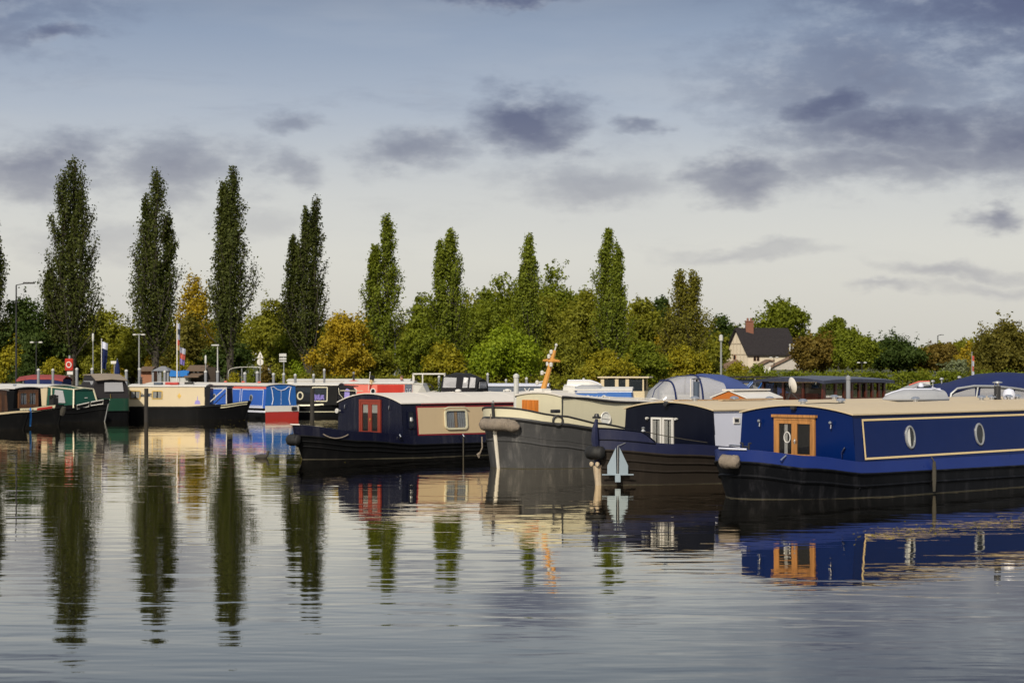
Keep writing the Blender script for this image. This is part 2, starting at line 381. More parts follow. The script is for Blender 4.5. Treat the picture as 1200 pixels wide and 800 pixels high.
def poplar(px, ytop, D, halfw_px, spires, leaf, label, seed, n=11000, lean=0):
    rng = np.random.default_rng(seed); rr = random.Random(seed)
    X = (px - 600) * D / F; g0 = gz(X, D); H = CH + (HOR - ytop) * D / F - g0; Rw = halfw_px * 1.1 * D / F
    o = empty('poplar_tree', (X, D, g0), 0, label, 'poplar', 'tall columnar poplars in a row behind the boats')
    wood_ = MB(); P = []
    z0 = 0.10 * H
    for si, (dx, top, wsh) in enumerate(spires):     # each spire: offset (share of Rw), top height share, width share
        sx = dx * Rw * .78; Ht = H * top; sy = rr.uniform(-.3, .3) * Rw
        axis = lambda z: Vector((sx * smooth(0.02, .42, z / H) + lean * z + .12 * math.sin(z * .5 + si), sy * smooth(.02, .4, z / H), z))
        trunk_mb(wood_, 0.30 * (H / 20) * (1 if si == 0 else .7), [axis(Ht * t) for t in np.linspace(0 if si == 0 else .06, .97, 9)])
        Rs = Rw * min(1, wsh * 1.25 + .05)
        prof = lambda t: (min(1, .45 + .55 * t / .34) if t < .34 else max(0.0, (1 - (t - .34) / .66)) ** .74) * .95 + .05
        nb = int(64 * wsh ** .5)
        for k in range(nb):
            t0 = 0.05 + .86 * (k + rr.random()) / nb * .95; ang = rr.uniform(0, 2 * math.pi)
            zs = z0 + (Ht - z0) * t0; ln = (Ht * .16 + rr.uniform(0, .12) * Ht) * (1 - .55 * t0); ze = min(zs + ln, Ht * (1.0 if rr.random() < .2 else .985))
            rad = Rs * prof((ze - z0) / max(.1, Ht - z0)) * rr.uniform(.30, 1.18)
            s_ = axis(zs); e_ = axis(ze) + Vector((math.cos(ang) * rad, math.sin(ang) * rad, 0))
            mid = s_.lerp(e_, .45) + Vector((math.cos(ang), math.sin(ang), 0)) * rad * .22
            wood_.tube([s_, mid, e_], [.07 * (1 - t0 * .6), .045 * (1 - t0 * .6), .012], 4)
            m = max(18, int(1.75 * n / (nb * len(spires)) * rr.uniform(.5, 1.4)))
            q = rng.uniform(0.12, 1.03, m)[:, None]
            pts = (1 - q) ** 2 * np.array(s_) + 2 * q * (1 - q) * np.array(mid) + q ** 2 * np.array(e_)
            sp = (Rs * .18) * (1.08 - .55 * q) * (0.55 + .6 * (1 - t0))
            pts = pts + rng.normal(size=(m, 3)) * sp * np.array([1, 1, 1.5])
            P.append(pts)
    P = np.concatenate(P); P = P[(P[:, 2] > .04 * H) & (P[:, 2] < H * 1.0)]
    out = P * np.array([1, 1, 0]) / (np.linalg.norm(P[:, :2], axis=1)[:, None] + .3) + np.array([0, 0, .35])
    wood_.build('trunk', MT['bark'], o)
    me = leaf_mesh('crown', P, 0.23 * max(.8, D / 200) , rng, LM[leaf], out=out); c = bpy.data.objects.new('crown', me); COL.objects.link(c); c.parent = o
    return o
def broadleaf(name, px, ytop, D, halfw_px, leaf, label, cat, seed, n=4500, base=0.08, ybase=None, group=None, spike=0.0, lobes=11, droop=0.0, size=0.34, trunk=True):
    rng = np.random.default_rng(seed); rr = random.Random(seed)
    X = (px - 600) * D / F; g0 = gz(X, D); H = CH + (HOR - ytop) * D / F - g0; Rw = halfw_px * 1.22 * D / F; n = int(n * 2.0); size *= .82
    o = empty(name, (X, D, g0), rr.uniform(0, 6.28), label, cat, group)
    z0 = base * H; lobes = int(lobes * 1.6); zc = (z0 + H) / 2; rz = (H - z0) / 2
    wd = MB(); P = []; O = []
    cen = []
    for k in range(lobes):
        for _ in range(30):
            d = rng.normal(size=3); d /= np.linalg.norm(d); q = rr.random() ** .45
            p = np.array([d[0] * Rw * .72 * q, d[1] * Rw * .72 * q, zc + d[2] * rz * .74 * q])
            t = (p[2] - z0) / (H - z0)
            if math.hypot(p[0], p[1]) > Rw * (.80 if t < .5 else .80 * (1.25 - t)): continue
            if all(np.linalg.norm((p - c[0]) / np.array([1, 1, rz / Rw])) > Rw * .26 for c in cen): break
        lr = Rw * rr.uniform(.28, .45) * (1 if t < .7 else .8); cen.append((p, lr))
    # one lobe carries the top
    cen[0] = (np.array([rr.uniform(-.15, .15) * Rw, 0, H - Rw * .26 * min(1.9, max(1.0, rz / Rw))]), Rw * .30)
    for e in range(3): cen.append((np.array([rr.uniform(-.35, .35) * Rw, rr.uniform(-.35, .35) * Rw, H - Rw * rr.uniform(.5, .95) * min(1.9, max(1.0, rz / Rw))]), Rw * .38))
    wtot = sum(c[1] ** 2 for c in cen)
    tp = Vector((0, 0, z0 + .35 * (H - z0)))
    if trunk: trunk_mb(wd, max(.06, .018 * H), [Vector((0, 0, -.1)), Vector((.06, .03, z0 * .6)), Vector((0, .05, z0)), tp])
    for p, lr in cen:
        m = int(n * lr ** 2 / wtot)
        if trunk: wd.tube([Vector((0, 0, z0 * .8)), Vector((0, 0, z0)).lerp(Vector(p), .5) + Vector((0, 0, .08 * H)), Vector(p)], [max(.03, .010 * H), max(.02, .006 * H), .012], 5)
        # leaf clumps: sub-lobes on the lobe's skin
        ns = 9; sub = rng.normal(size=(ns, 3)); sub /= np.linalg.norm(sub, axis=1)[:, None]; sub[:, 2] = np.abs(sub[:, 2]) * .9 - .25
        idx = rng.integers(0, ns, m); rad = lr * rng.uniform(.5, .95, ns)
        q = sub[idx] * rad[idx][:, None] + rng.normal(size=(m, 3)) * lr * .22
        q[:, 2] *= min(1.9, max(1.0, rz / Rw)) * (1 + spike)
        if droop: q[:, 2] -= droop * lr * np.abs(rng.normal(size=m)) * (np.linalg.norm(q[:, :2], axis=1) / lr)
        P.append(p + q); O.append(q / (np.linalg.norm(q, axis=1)[:, None] + 1e-6))
    ntw = 40   # twigs that break the outline
    for _ in range(ntw):
        p, lr = cen[rr.randrange(len(cen))]; d = rng.normal(size=3); d /= np.linalg.norm(d); d[2] = abs(d[2]); q = rng.uniform(.9, 1.5, 14)[:, None]
        P.append(p + d * lr * q + rng.normal(size=(14, 3)) * .12); O.append(np.repeat(d[None], 14, 0))
    P = np.concatenate(P); O = np.concatenate(O); kp = P[:, 2] > .03 * H; P = P[kp]; O = O[kp]
    if trunk: wd.build('trunk', MT['bark'], o)
    me = leaf_mesh('crown', P, size * max(.7, D / 190), rng, LM[leaf], out=O); c = bpy.data.objects.new('crown', me); COL.objects.link(c); c.parent = o
    return o
# the row of poplars
poplar(-9, 246, 144, 26, [(0, 1, .95)], 'poplar', 'poplar cut off by the left edge of the picture, with only a sliver showing', 1)
poplar(84, 181, 146, 36, [(0, 1, 1.0), (-.30, .95, .6), (.42, .86, .6), (-.9, .52, .5)], 'poplar', 'widest dark poplar with several tops, standing behind the red lifebuoy box', 2, 15000)
poplar(181, 194, 149, 32, [(.1, 1, .85), (-.4, .88, .6), (.45, .8, .5)], 'poplar', 'tall dark poplar leaning out wide at its base, behind the cream narrowboat', 3, 13000)
poplar(268, 195, 147, 30, [(.15, 1, .9), (-.30, .94, .7)], 'poplar', 'dark poplar with a split twin top rising above the white marquee', 4, 13000)
poplar(361, 226, 152, 29, [(.35, 1, .55), (-.15, .95, .5), (-.75, .79, .5)], 'poplar', 'poplar divided into three separate narrow spires', 5, 12000)
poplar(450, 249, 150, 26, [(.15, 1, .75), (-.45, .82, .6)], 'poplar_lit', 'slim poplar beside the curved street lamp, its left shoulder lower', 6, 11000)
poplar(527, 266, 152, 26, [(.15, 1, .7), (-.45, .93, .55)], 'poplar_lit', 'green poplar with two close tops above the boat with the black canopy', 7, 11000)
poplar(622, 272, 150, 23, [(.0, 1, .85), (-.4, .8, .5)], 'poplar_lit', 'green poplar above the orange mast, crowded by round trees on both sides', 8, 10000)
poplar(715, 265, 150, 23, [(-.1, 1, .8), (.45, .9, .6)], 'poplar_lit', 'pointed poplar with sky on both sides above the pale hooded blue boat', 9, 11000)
poplar(803, 315, 172, 29, [(-.2, 1, .85), (.42, .97, .7), (-.7, .6, .6)], 'poplar_brown', 'brownish shorter poplar with two tips, nearest the white house', 10, 11000)
T = broadleaf
T('broadleaf_tree', 28, 346, 146, 46, 'dark', 'spreading dark green tree at the left edge beside the tall lamp post', 'tree', 21, 8000, lobes=16)
T('broadleaf_tree', 125, 362, 188, 30, 'olive', 'olive tree between the first two tall poplars from the left', 'tree', 22)
T('birch_tree', 226, 322, 191, 26, 'orange', 'thin orange birch between the second and third tall poplars', 'tree', 23, 2600, spike=.4)
T('willow_tree', 222, 366, 178, 32, 'brown', 'dark drooping willow behind the brown shed', 'tree', 24, 6500, droop=.9)
T('broadleaf_tree', 318, 348, 194, 38, 'olive', 'round olive tree behind the warning sign, left of the three-spired poplar', 'tree', 25, 6000)
T('broadleaf_tree', 402, 366, 141, 36, 'orange', 'orange-yellow autumn tree right of the three-spired poplar', 'tree', 26, 6500, base=.08)
T('broadleaf_tree', 345, 385, 156, 26, 'green', 'green tree under the three-spired poplar', 'tree', 27)
T('broadleaf_tree', 488, 368, 146, 30, 'green', 'green tree just right of the curved street lamp', 'tree', 28, 5200)
T('broadleaf_tree', 498, 342, 222, 22, 'green', 'narrow tree top peeping out left of the twin-topped green poplar', 'tree', 29, 2500)
T('broadleaf_tree', 571, 336, 225, 34, 'green', 'rounded tree right of the twin-topped green poplar, standing far back', 'tree', 30, 4000)
T('broadleaf_tree', 594, 318, 219, 40, 'green', 'high green tree left of the poplar above the orange mast', 'tree', 31, 6500, lobes=14)
T('broadleaf_tree', 592, 382, 141, 44, 'bright', 'wide bright green tree in front, left of the orange mast', 'tree', 32, 8500, lobes=16)
T('broadleaf_tree', 655, 308, 222, 40, 'green', 'tall green tree right of the poplar above the orange mast', 'tree', 33, 6500, lobes=14)
T('broadleaf_tree', 683, 338, 212, 36, 'olive', 'olive tree filling the gap left of the pointed poplar', 'tree', 34, 5500)
T('broadleaf_tree', 630, 344, 166, 34, 'olive', 'tall olive tree filling in behind the orange mast', 'tree', 60, 6000)
T('broadleaf_tree', 548, 362, 164, 30, 'green', 'green tree between the twin-topped green poplar and the wide bright tree', 'tree', 61, 5000)
T('broadleaf_tree', 662, 392, 145, 34, 'olive', 'low olive tree right of the orange mast', 'tree', 35, 6000, base=.06)
T('broadleaf_tree', 752, 348, 209, 30, 'olive', 'olive tree right of the pointed poplar', 'tree', 36, 6500)
T('broadleaf_tree', 777, 346, 228, 17, 'dark', 'dark tree top close left of the brownish poplar', 'tree', 37, 3200)
T('broadleaf_tree', 781, 385, 200, 16, 'orange', 'small orange tree at the foot of the brownish poplar', 'tree', 38, 2400, base=.05)
T('broadleaf_tree', 846, 368, 320, 28, 'dark', 'dark tree behind the left gable of the white house', 'tree', 39, 4500)
T('broadleaf_tree', 828, 398, 240, 26, 'olive', 'olive tree partly covering the left gable of the white house', 'tree', 40, 4200, base=.05)
T('broadleaf_tree', 916, 349, 345, 35, 'green', 'big airy tree rising behind the roof of the white house', 'tree', 41, 6500, lobes=15)
T('broadleaf_tree', 982, 371, 300, 26, 'green', 'green tree right of the white house with a pointed top', 'tree', 42, 5000)
T('broadleaf_tree', 957, 397, 245, 30, 'rust', 'russet tree in front of the lean-to of the white house', 'tree', 43, 6500, base=.05)
T('broadleaf_tree', 1000, 388, 240, 30, 'green', 'low green tree behind the hedge, above the varnished wheelhouse', 'tree', 44, 5000, base=.05)
T('broadleaf_tree', 1046, 392, 250, 34, 'dark', 'dark round tree behind the hedge, above the grey covered dinghy', 'tree', 45, 6500, base=.05)
T('broadleaf_tree', 1102, 402, 250, 26, 'rust', 'low rusty autumn tree between two dark trees behind the hedge', 'tree', 46, 4500, base=.05)
T('broadleaf_tree', 1122, 424, 210, 16, 'grey', 'small grey-green tree at the foot of the right-hand willow', 'tree', 47, 2500, base=.03)
T('willow_tree', 1178, 374, 205, 40, 'brown', 'large tawny willow at the right edge above the blue canopy', 'tree', 48, 9500, droop=.7, lobes=16)
T('broadleaf_tree', 1140, 405, 215, 20, 'orange', 'orange tree against the left side of the right-hand willow', 'tree', 49, 3500, base=.04)
T('broadleaf_tree', 1225, 388, 215, 34, 'brown', 'brown tree cut off by the right edge of the picture', 'tree', 50, 4500)
T('broadleaf_tree', 712, 408, 143, 28, 'yellow', 'low yellow-green tree under the pointed poplar', 'tree', 51, 5000, base=.04)
T('broadleaf_tree', 757, 400, 146, 26, 'green', 'low green tree above the cream wheelhouse', 'tree', 52, 5000, base=.04)
T('broadleaf_tree', 805, 402, 150, 26, 'yellow', 'low yellowish tree above the blue canopy beside the clear hood', 'tree', 53, 5000, base=.04)
T('broadleaf_tree', 520, 400, 140, 26, 'yellow', 'low yellow-green tree above the black canopy boat', 'tree', 54, 4500, base=.06)
T('broadleaf_tree', 440, 400, 142, 22, 'olive', 'low olive tree left of the curved street lamp', 'tree', 55, 4000, base=.06)
T('broadleaf_tree', 265, 392, 172, 28, 'dark', 'dark low tree at the foot of the poplar above the marquee', 'tree', 56, 4500, base=.06)
T('broadleaf_tree', 155, 388, 157, 30, 'olive', 'low olive tree above the grey-roofed summerhouse', 'tree', 57, 4500, base=.06)
T('broadleaf_tree', 88, 392, 152, 26, 'olive', 'low olive tree above the red lifebuoy box', 'tree', 58, 4500, base=.06)
T('broadleaf_tree', 5, 395, 144, 30, 'yellow', 'low yellowing tree at the far left edge above the brown cabin', 'tree', 59, 4500, base=.06)
# far-off wood behind everything, and undergrowth along the bank
def far_wood():
    rng = np.random.default_rng(77); P = []
    for i in range(230):
        px = -60 + 1330 * i / 229 + rng.uniform(-4, 4); D = 300 + rng.uniform(0, 60)
        top = interp(px, [(-60, 380), (100, 385), (300, 372), (450, 378), (560, 344), (620, 336), (690, 342), (790, 372), (860, 385), (960, 392), (1080, 412), (1130, 400), (1260, 395)]) + rng.uniform(-6, 8)
        if 845 < px < 955: D += 70
        X = (px - 600) * D / F; g0 = gz(X, D); H = max(2.5, CH + (HOR - top) * D / F - g0)
        m = 260; q = rng.normal(size=(m, 3)); q /= np.linalg.norm(q, axis=1)[:, None]
        P.append(np.array([X, D, g0 + H * .5]) + q * np.array([2.2, 2.0, H * .5]) * rng.uniform(.7, 1.0, m)[:, None] + rng.normal(size=(m, 3)) * .3)
    me = leaf_mesh('far_wood', np.concatenate(P), .75, rng, LM['olive']); o = bpy.data.objects.new('distant_wood', me); COL.objects.link(o)
    tag(o, 'far-off wood reading as one green mass behind the single trees', 'wood', kind='stuff')
far_wood()
BUSH = {}
def bush(px, ytop, D, halfw, leaf, label, seed):
    """undergrowth: own shape each"""
    T('bush', px, ytop, D, halfw, leaf, label, 'bush', seed, 1700, base=.0, lobes=8, size=.24, trunk=False)
for i, a in enumerate([
    (30, 414, 142, 18, 'dark', 'dark bush behind the tall lamp post at the left'), (62, 418, 140, 15, 'yellow', 'yellow-green bush left of the red lifebuoy box'),
    (108, 414, 142, 16, 'olive', 'olive bush behind the blue flag'), (135, 428, 138, 9, 'orange', 'small orange bush beside the folded navy parasol'), (177, 416, 150, 9, 'orange', 'bright orange bush over the grey-roofed summerhouse'),
    (212, 412, 150, 14, 'yellow', 'yellow-brown bush behind the flag pole'), (236, 420, 155, 14, 'dark', 'dark bush behind the brown shed'), (275, 437, 136, 9, 'yellow', 'bright yellow low bush in front of the white marquee'),
    (294, 431, 135, 7, 'green', 'small upright green bush before the marquee'), (311, 429, 136, 6, 'rust', 'dark reddish bush at the right end of the marquee'), (326, 426, 145, 13, 'olive', 'brown-green bush behind the notice board'),
    (347, 424, 148, 12, 'bright', 'bright green bush right of the notice board'), (375, 428, 146, 14, 'brown', 'dry brown bush above the white cabin boat'), (402, 433, 142, 10, 'grey', 'grey-green rounded bush above the white cabin boat'),
    (424, 431, 144, 12, 'bright', 'fresh green bush left of the curved street lamp'), (445, 433, 143, 11, 'green', 'low green bush right of the thin black chimney'), (480, 425, 160, 14, 'yellow', 'yellowish bush behind the white metal frame'), (505, 432, 150, 12, 'olive', 'olive bush seen through the white metal frame'),
    (550, 428, 165, 15, 'bright', 'bright bush behind the black canopy'), (580, 432, 160, 13, 'green', 'green bush above the slate grey narrowboat'), (612, 436, 155, 11, 'yellow', 'yellow bush beside the white-capped mooring pile'), (645, 433, 160, 14, 'yellow', 'yellow bush just right of the orange mast'),
    (672, 428, 165, 15, 'olive', 'olive bush behind the white hooded boat'), (697, 436, 160, 11, 'orange', 'orange-tinged bush left of the cream wheelhouse'), (738, 427, 175, 17, 'bright', 'light green bush above the cream wheelhouse roof'), (770, 431, 165, 15, 'brown', 'brown-green bush right of the cream wheelhouse'), (800, 425, 170, 15, 'yellow', 'yellow bush above the middle of the blue canopy'),
    (835, 425, 180, 14, 'olive', 'olive bush beside the tall pole left of the house'), (862, 424, 190, 15, 'yellow', 'yellowish bush under the house gable'), (888, 429, 180, 13, 'green', 'green bush under the front wall of the house'),
    (1082, 433, 165, 10, 'olive', 'pale weedy bush growing out of the hedge top'), (1150, 428, 175, 18, 'brown', 'brown bush above the big blue canopy'), (520, 436, 150, 8, 'dark', 'small dark shrub beside the black canopy')]):
    bush(*a, 100 + i)
def hedge(px0, px1, D, ytop, label, leaf, seed, n):
    rng = np.random.default_rng(seed); x0, x1 = (px0 - 600) * D / F, (px1 - 600) * D / F; g0 = gz((x0 + x1) / 2, D); H = CH + (HOR - ytop) * D / F - g0
    P = rng.uniform([x0, -0.9, 0], [x1, 0.9, H], (n, 3)); P[:, 2] += .14 * np.sin(P[:, 0] * 2.1) * (P[:, 2] / H) + .10 * np.sin(P[:, 0] * 5.3 + 1) * (P[:, 2] / H)
    keep = (rng.uniform(size=n) < .25) | (np.abs(P[:, 1]) > .6) | (P[:, 2] > H * .75); P = P[keep]
    sp = rng.uniform([x0, -.7, H], [x1, .7, H + .35], (n // 14, 3)); sp[:, 2] = H + np.abs(rng.normal(size=len(sp))) * .16
    P = np.concatenate([P, sp])
    o = empty('hedge', (0, D, g0), 0, label, 'hedge')
    me = leaf_mesh('foliage', P, .22, rng, LM[leaf]); c = bpy.data.objects.new('foliage', me); COL.objects.link(c); c.parent = o
hedge(895, 1215, 158, 439, 'long clipped green hedge behind the varnished wheelhouse', 'green', 301, 16000)
hedge(690, 895, 172, 441, 'lower rough hedge running left from the clipped one', 'olive', 302, 9000)
hedge(330, 690, 140, 444, 'low scrubby hedge along the far bank behind the boats', 'olive', 303, 14000)
# ------------------------------------------------------------------ boat building kit (bow at x = 0, hull runs along +x, z = 0 is the waterline)
P = paint
MT.update({
 'black': P('black_hull_paint', (0.0035, 0.0038, 0.0045), 0.5, .3, .5, (0.016, .015, .015), spec=.10),
 'blackgrey': P('hull_blacking', (0.0042, 0.0048, 0.0065), 0.5, .3, .9, (0.026, .026, .031), spec=.10),
 'darkbrown': P('tarred_hull', (0.020, 0.016, 0.013), 0.55, .3, .5, (0.045, .036, .028), spec=.12),
 'navy': P('navy_paint', (0.005, 0.006, 0.018), 0.25, .2, .5, (0.05, .05, .06), spec=.22),
 'navy_dark': P('dark_navy_paint', (0.003, 0.004, 0.011), 0.3, .25, .25, (0.02, .025, .035), spec=.18),
 'navy_strip': P('navy_gunwale_paint', (0.013, 0.016, 0.045), 0.4, .2, .3, (0.05, .05, .075), spec=.22),
 'blue': P('blue_gloss_paint', (0.0015, 0.012, 0.080), 0.18, .12, .10, (0.01, .02, .07), spec=.14),
 'blue_strip': P('blue_gunwale_paint', (0.010, 0.026, 0.150), 0.3, .15, .2, (0.03, .045, .12), spec=.25),
 'bright_blue': P('bright_blue_paint', (0.010, 0.085, 0.42), 0.3, .1, .1),
 'mid_blue': P('mid_blue_paint', (0.012, 0.10, 0.36), 0.35, .1, .15),
 'slate': P('slate_grey_paint', (0.050, 0.070, 0.105), 0.4, .15, .3),
 'cream': P('cream_paint', (0.52, 0.43, 0.28), 0.4, .06, .15, (0.35, .28, .18)),
 'tan': P('tan_panel_paint', (0.52, 0.40, 0.245), 0.4, .05, .12, (0.34, .26, .16)),
 'ivory': P('ivory_paint', (0.56, 0.52, 0.37), 0.4, .05, .2, (0.35, .33, .22)),
 'beige_roof': P('beige_roof_paint', (0.52, 0.42, 0.27), 0.5, .06, .2, (0.40, .30, .18)),
 'pale_roof': P('pale_roof_paint', (0.62, 0.58, 0.52), 0.5, .06, .3, (0.38, .35, .3)),
 'white': P('white_paint', (0.62, 0.60, 0.56), 0.35, .05, .2, (0.42, .40, .36)),
 'lilac_white': P('cool_white_paint', (0.60, 0.62, 0.72), 0.35, .04, .12, (0.4, .4, .45)),
 'red': P('red_paint', (0.36, 0.025, 0.020), 0.4, .15, .2),
 'door_red': P('red_door_paint', (0.20, 0.028, 0.014), 0.4, .15, .2, (.15, .05, .03)),
 'coral': P('faded_red_paint', (0.62, 0.125, 0.085), 0.45, .12, .25, (.40, .12, .09)),
 'green': P('dark_green_paint', (0.006, 0.050, 0.026), 0.35, .2, .2),
 'crimson': P('crimson_line_paint', (0.22, 0.008, 0.014), 0.35, .1, .1),
 'gold': P('pale_gold_line_paint', (0.68, 0.52, 0.27), 0.4, .05, .05),
 'steel': P('grey_weathered_steel', (0.050, 0.050, 0.051), 0.55, .4, 1.0, (0.13, .125, .12), bump=.5, scale=.9, spec=.15),
 'stem_rust': P('scuffed_stem', (0.42, 0.34, 0.24), 0.6, .2, .7, (0.30, .16, .07), scale=3),
 'galv': P('galvanised_metal', (0.42, 0.43, 0.43), 0.4, .2, .3, metal=.6),
 'chrome': P('bright_metal', (0.65, 0.65, 0.66), 0.2, .05, .05, metal=1.0),
 'brass': P('brass', (0.62, 0.42, 0.12), 0.3, .1, .1, metal=1.0),
 'dark_metal': P('dark_metal', (0.02, 0.02, 0.022), 0.45, .2, .2),
 'anchor': P('pale_blue_grey_zinc', (0.235, 0.295, 0.345), 0.45, .08, .2, (.3, .3, .3)),
 'pile': P('weathered_grey_pile', (0.22, 0.23, 0.25), 0.7, .25, .5, (.12, .11, .1), bump=.3),
 'pile_dark': P('black_timber_pile', (0.022, 0.019, 0.016), 0.8, .3, .5, (.06, .05, .04), bump=.4),
 'cap': P('white_pile_cap', (0.48, 0.48, 0.46), 0.5, .08, .3),
 'orange': P('orange_varnish', (0.36, 0.105, 0.014), 0.35, .12, .15, (.3, .1, .02)),
 'mast_orange': P('ochre_orange_paint', (0.50, 0.235, 0.045), 0.4, .12, .15, (.3, .1, .02)),
 'rope': P('rope', (0.20, 0.165, 0.13), 0.95, .35, .7, (.10, .085, .07), bump=1.0, scale=5),
 'canvas_faded_red': cloth('faded_red_canvas', (0.22, 0.045, 0.045)),
 'rope_dark': P('old_dark_rope', (0.05, 0.045, 0.035), 0.95, .3, .4, bump=.8, scale=4),
 'grime_grey': P('tidemark_growth', (0.040, 0.036, 0.022), 0.8, .5, .8),
 'clutter_black': P('black_rubber', (0.007, 0.007, 0.007), 0.7, .2, .2),
 'varnish': wood('varnished_wood', (0.075, 0.016, 0.007), .3), 'oak': wood('oiled_oak', (0.40, 0.18, 0.05), .4),
 'hatch_wood': wood('orange_hatch_wood', (0.55, 0.17, 0.02), .3), 'brown_wood': wood('brown_door_wood', (0.16, 0.065, 0.025), .4),
 'plank': wood('weathered_plank', (0.40, 0.27, 0.15), .8), 'light_wood': wood('light_wood', (.62, .46, .25), .5),
 'glass': glass('dark_window_glass', (.006, .007, .008)), 'clear': glass('clear_window_glass', (.015, .016, .018), .75, .02), 'film': glass('clear_plastic_film', (.48, .48, .50), .42, .12),
 'smoke': glass('smoked_glass', (.02, .025, .03), .15),
 'curtain': cloth('pale_curtain', (0.62, 0.62, 0.58)), 'curtain_blue': cloth('blue_grey_curtain', (0.46, 0.50, 0.54)),
 'canvas_navy': cloth('navy_canvas', (0.010, 0.019, 0.080)), 'canvas_blue': cloth('blue_canvas', (0.045, 0.070, 0.20)), 'canvas_black': cloth('black_canvas', (0.010, 0.010, 0.013)),
 'canvas_brown': cloth('taupe_canvas', (0.22, 0.18, 0.14)), 'canvas_grey': cloth('grey_canvas', (0.30, 0.31, 0.33)), 'canvas_white': cloth('white_canvas', (0.50, 0.49, 0.46)),
 'canvas_red': cloth('red_canvas', (0.42, 0.035, 0.022)), 'canvas_charcoal': cloth('charcoal_canvas', (0.022, 0.020, 0.022)), 'canvas_green': cloth('green_canvas', (0.008, 0.060, 0.042)),
 'tarp_blue': cloth('blue_tarpaulin', (0.02, 0.14, 0.42)), 'wheel_roof': P('blue_black_roof', (0.025, 0.030, 0.055), .35, .15, .2, (.12, .13, .16)),
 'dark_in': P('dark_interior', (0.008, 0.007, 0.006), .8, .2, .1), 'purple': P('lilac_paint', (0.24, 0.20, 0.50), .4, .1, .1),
 'lamp': P('lamp_glass_white', (0.50, 0.49, 0.46), .25, .02, .02), 'brick': P('red_brick', (0.19, 0.075, 0.045), .8, .25, .5, (.2, .1, .07), scale=3),
})
V = Vector
class Hull:
    def __init__(s, L, B, bl, rake=.3, p=2.0, q=1.7, flare=.25, zt=None, stern=0.0, sl=3.0, kick=0.0):
        s.L, s.B, s.bl, s.rake, s.p, s.q, s.fl, s.zt, s.stern, s.sl = L, B, bl, rake, p, q, flare, zt or (lambda x: .7), stern, sl
        s.zb = s.zt(0)
        k = 12; s.st = [bl * (1 - math.cos(math.pi / 2 * i / k)) for i in range(k)] + [bl + (L - bl) * i / 12 for i in range(13)]
    def w(s, x):
        f = (1 - (1 - min(x / s.bl, 1)) ** s.p) ** (1 / s.q) if x < s.bl else 1.0
        if s.stern and x > s.L - s.sl: f *= 1 - s.stern * ((x - s.L + s.sl) / s.sl) ** 2
        return max(.035, s.B / 2 * f)
    def pt(s, x, z, side, out=0.0):
        bow = max(0, 1 - x / s.bl); t = max(-.3, min(1.2, z / s.zb))
        w = s.w(x) * (1 - s.fl * bow ** .7 * (1 - max(0, min(1, z / max(.1, s.zt(x)))))) if x > 1e-6 else .035
        # outward push follows the plan normal near the bow so thickness stays even
        h = 1e-2; dw = (s.w(min(s.L, x + h)) - s.w(x)) / h if x > 1e-6 else 3.0
        nn = math.hypot(1, dw)
        return V((x - s.rake * t * bow - out * dw / nn, side * (w + out / nn * (1 if x > 1e-6 else 1)), z))
    def ring(s, zf, out=0.0):
        L_ = [s.pt(x, zf(x), 1, out) for x in s.st]; R_ = [s.pt(x, zf(x), -1, out) for x in s.st]
        return L_[::-1] + R_
    def band(s, name, m, parent, zlo, zhi, out=0.0, rows=5, solid=0, out2=None):
        mb = MB(); o2 = out if out2 is None else out2
        rr = [s.ring(lambda x, t=i / (rows - 1): zlo(x) + (zhi(x) - zlo(x)) * t, out + (o2 - out) * i / (rows - 1)) for i in range(rows)]
        mb.grid(rr, closed_u=True)
        return mb.build(name, m, parent, angle=50, solid=solid)
    def deck(s, name, m, parent, zf, inset=.02):
        mb = MB(); rows = []
        for x in s.st:
            a = s.pt(x, zf(x), 1, -inset if x > .1 else 0); b = s.pt(x, zf(x), -1, -inset if x > .1 else 0)
            rows.append([a.lerp(b, t) for t in (0, .25, .5, .75, 1)])
        mb.grid(rows); return mb.build(name, m, parent)
    def rail(s, name, m, parent, zf, r, out=0.0, x0=0.0, x1=None, sides=(1, -1), n=6):
        mb = MB(); xs = [x for x in s.st if x >= x0 and (x1 is None or x <= x1)]
        if len(sides) == 2 and x0 == 0: pts = [s.pt(x, zf(x), 1, out) for x in xs[::-1]] + [s.pt(x, zf(x), -1, out) for x in xs]; mb.tube(pts, r, n)
        else:
            for sd in sides: mb.tube([s.pt(x, zf(x), sd, out) for x in xs], r, n)
        return mb.build(name, m, parent)
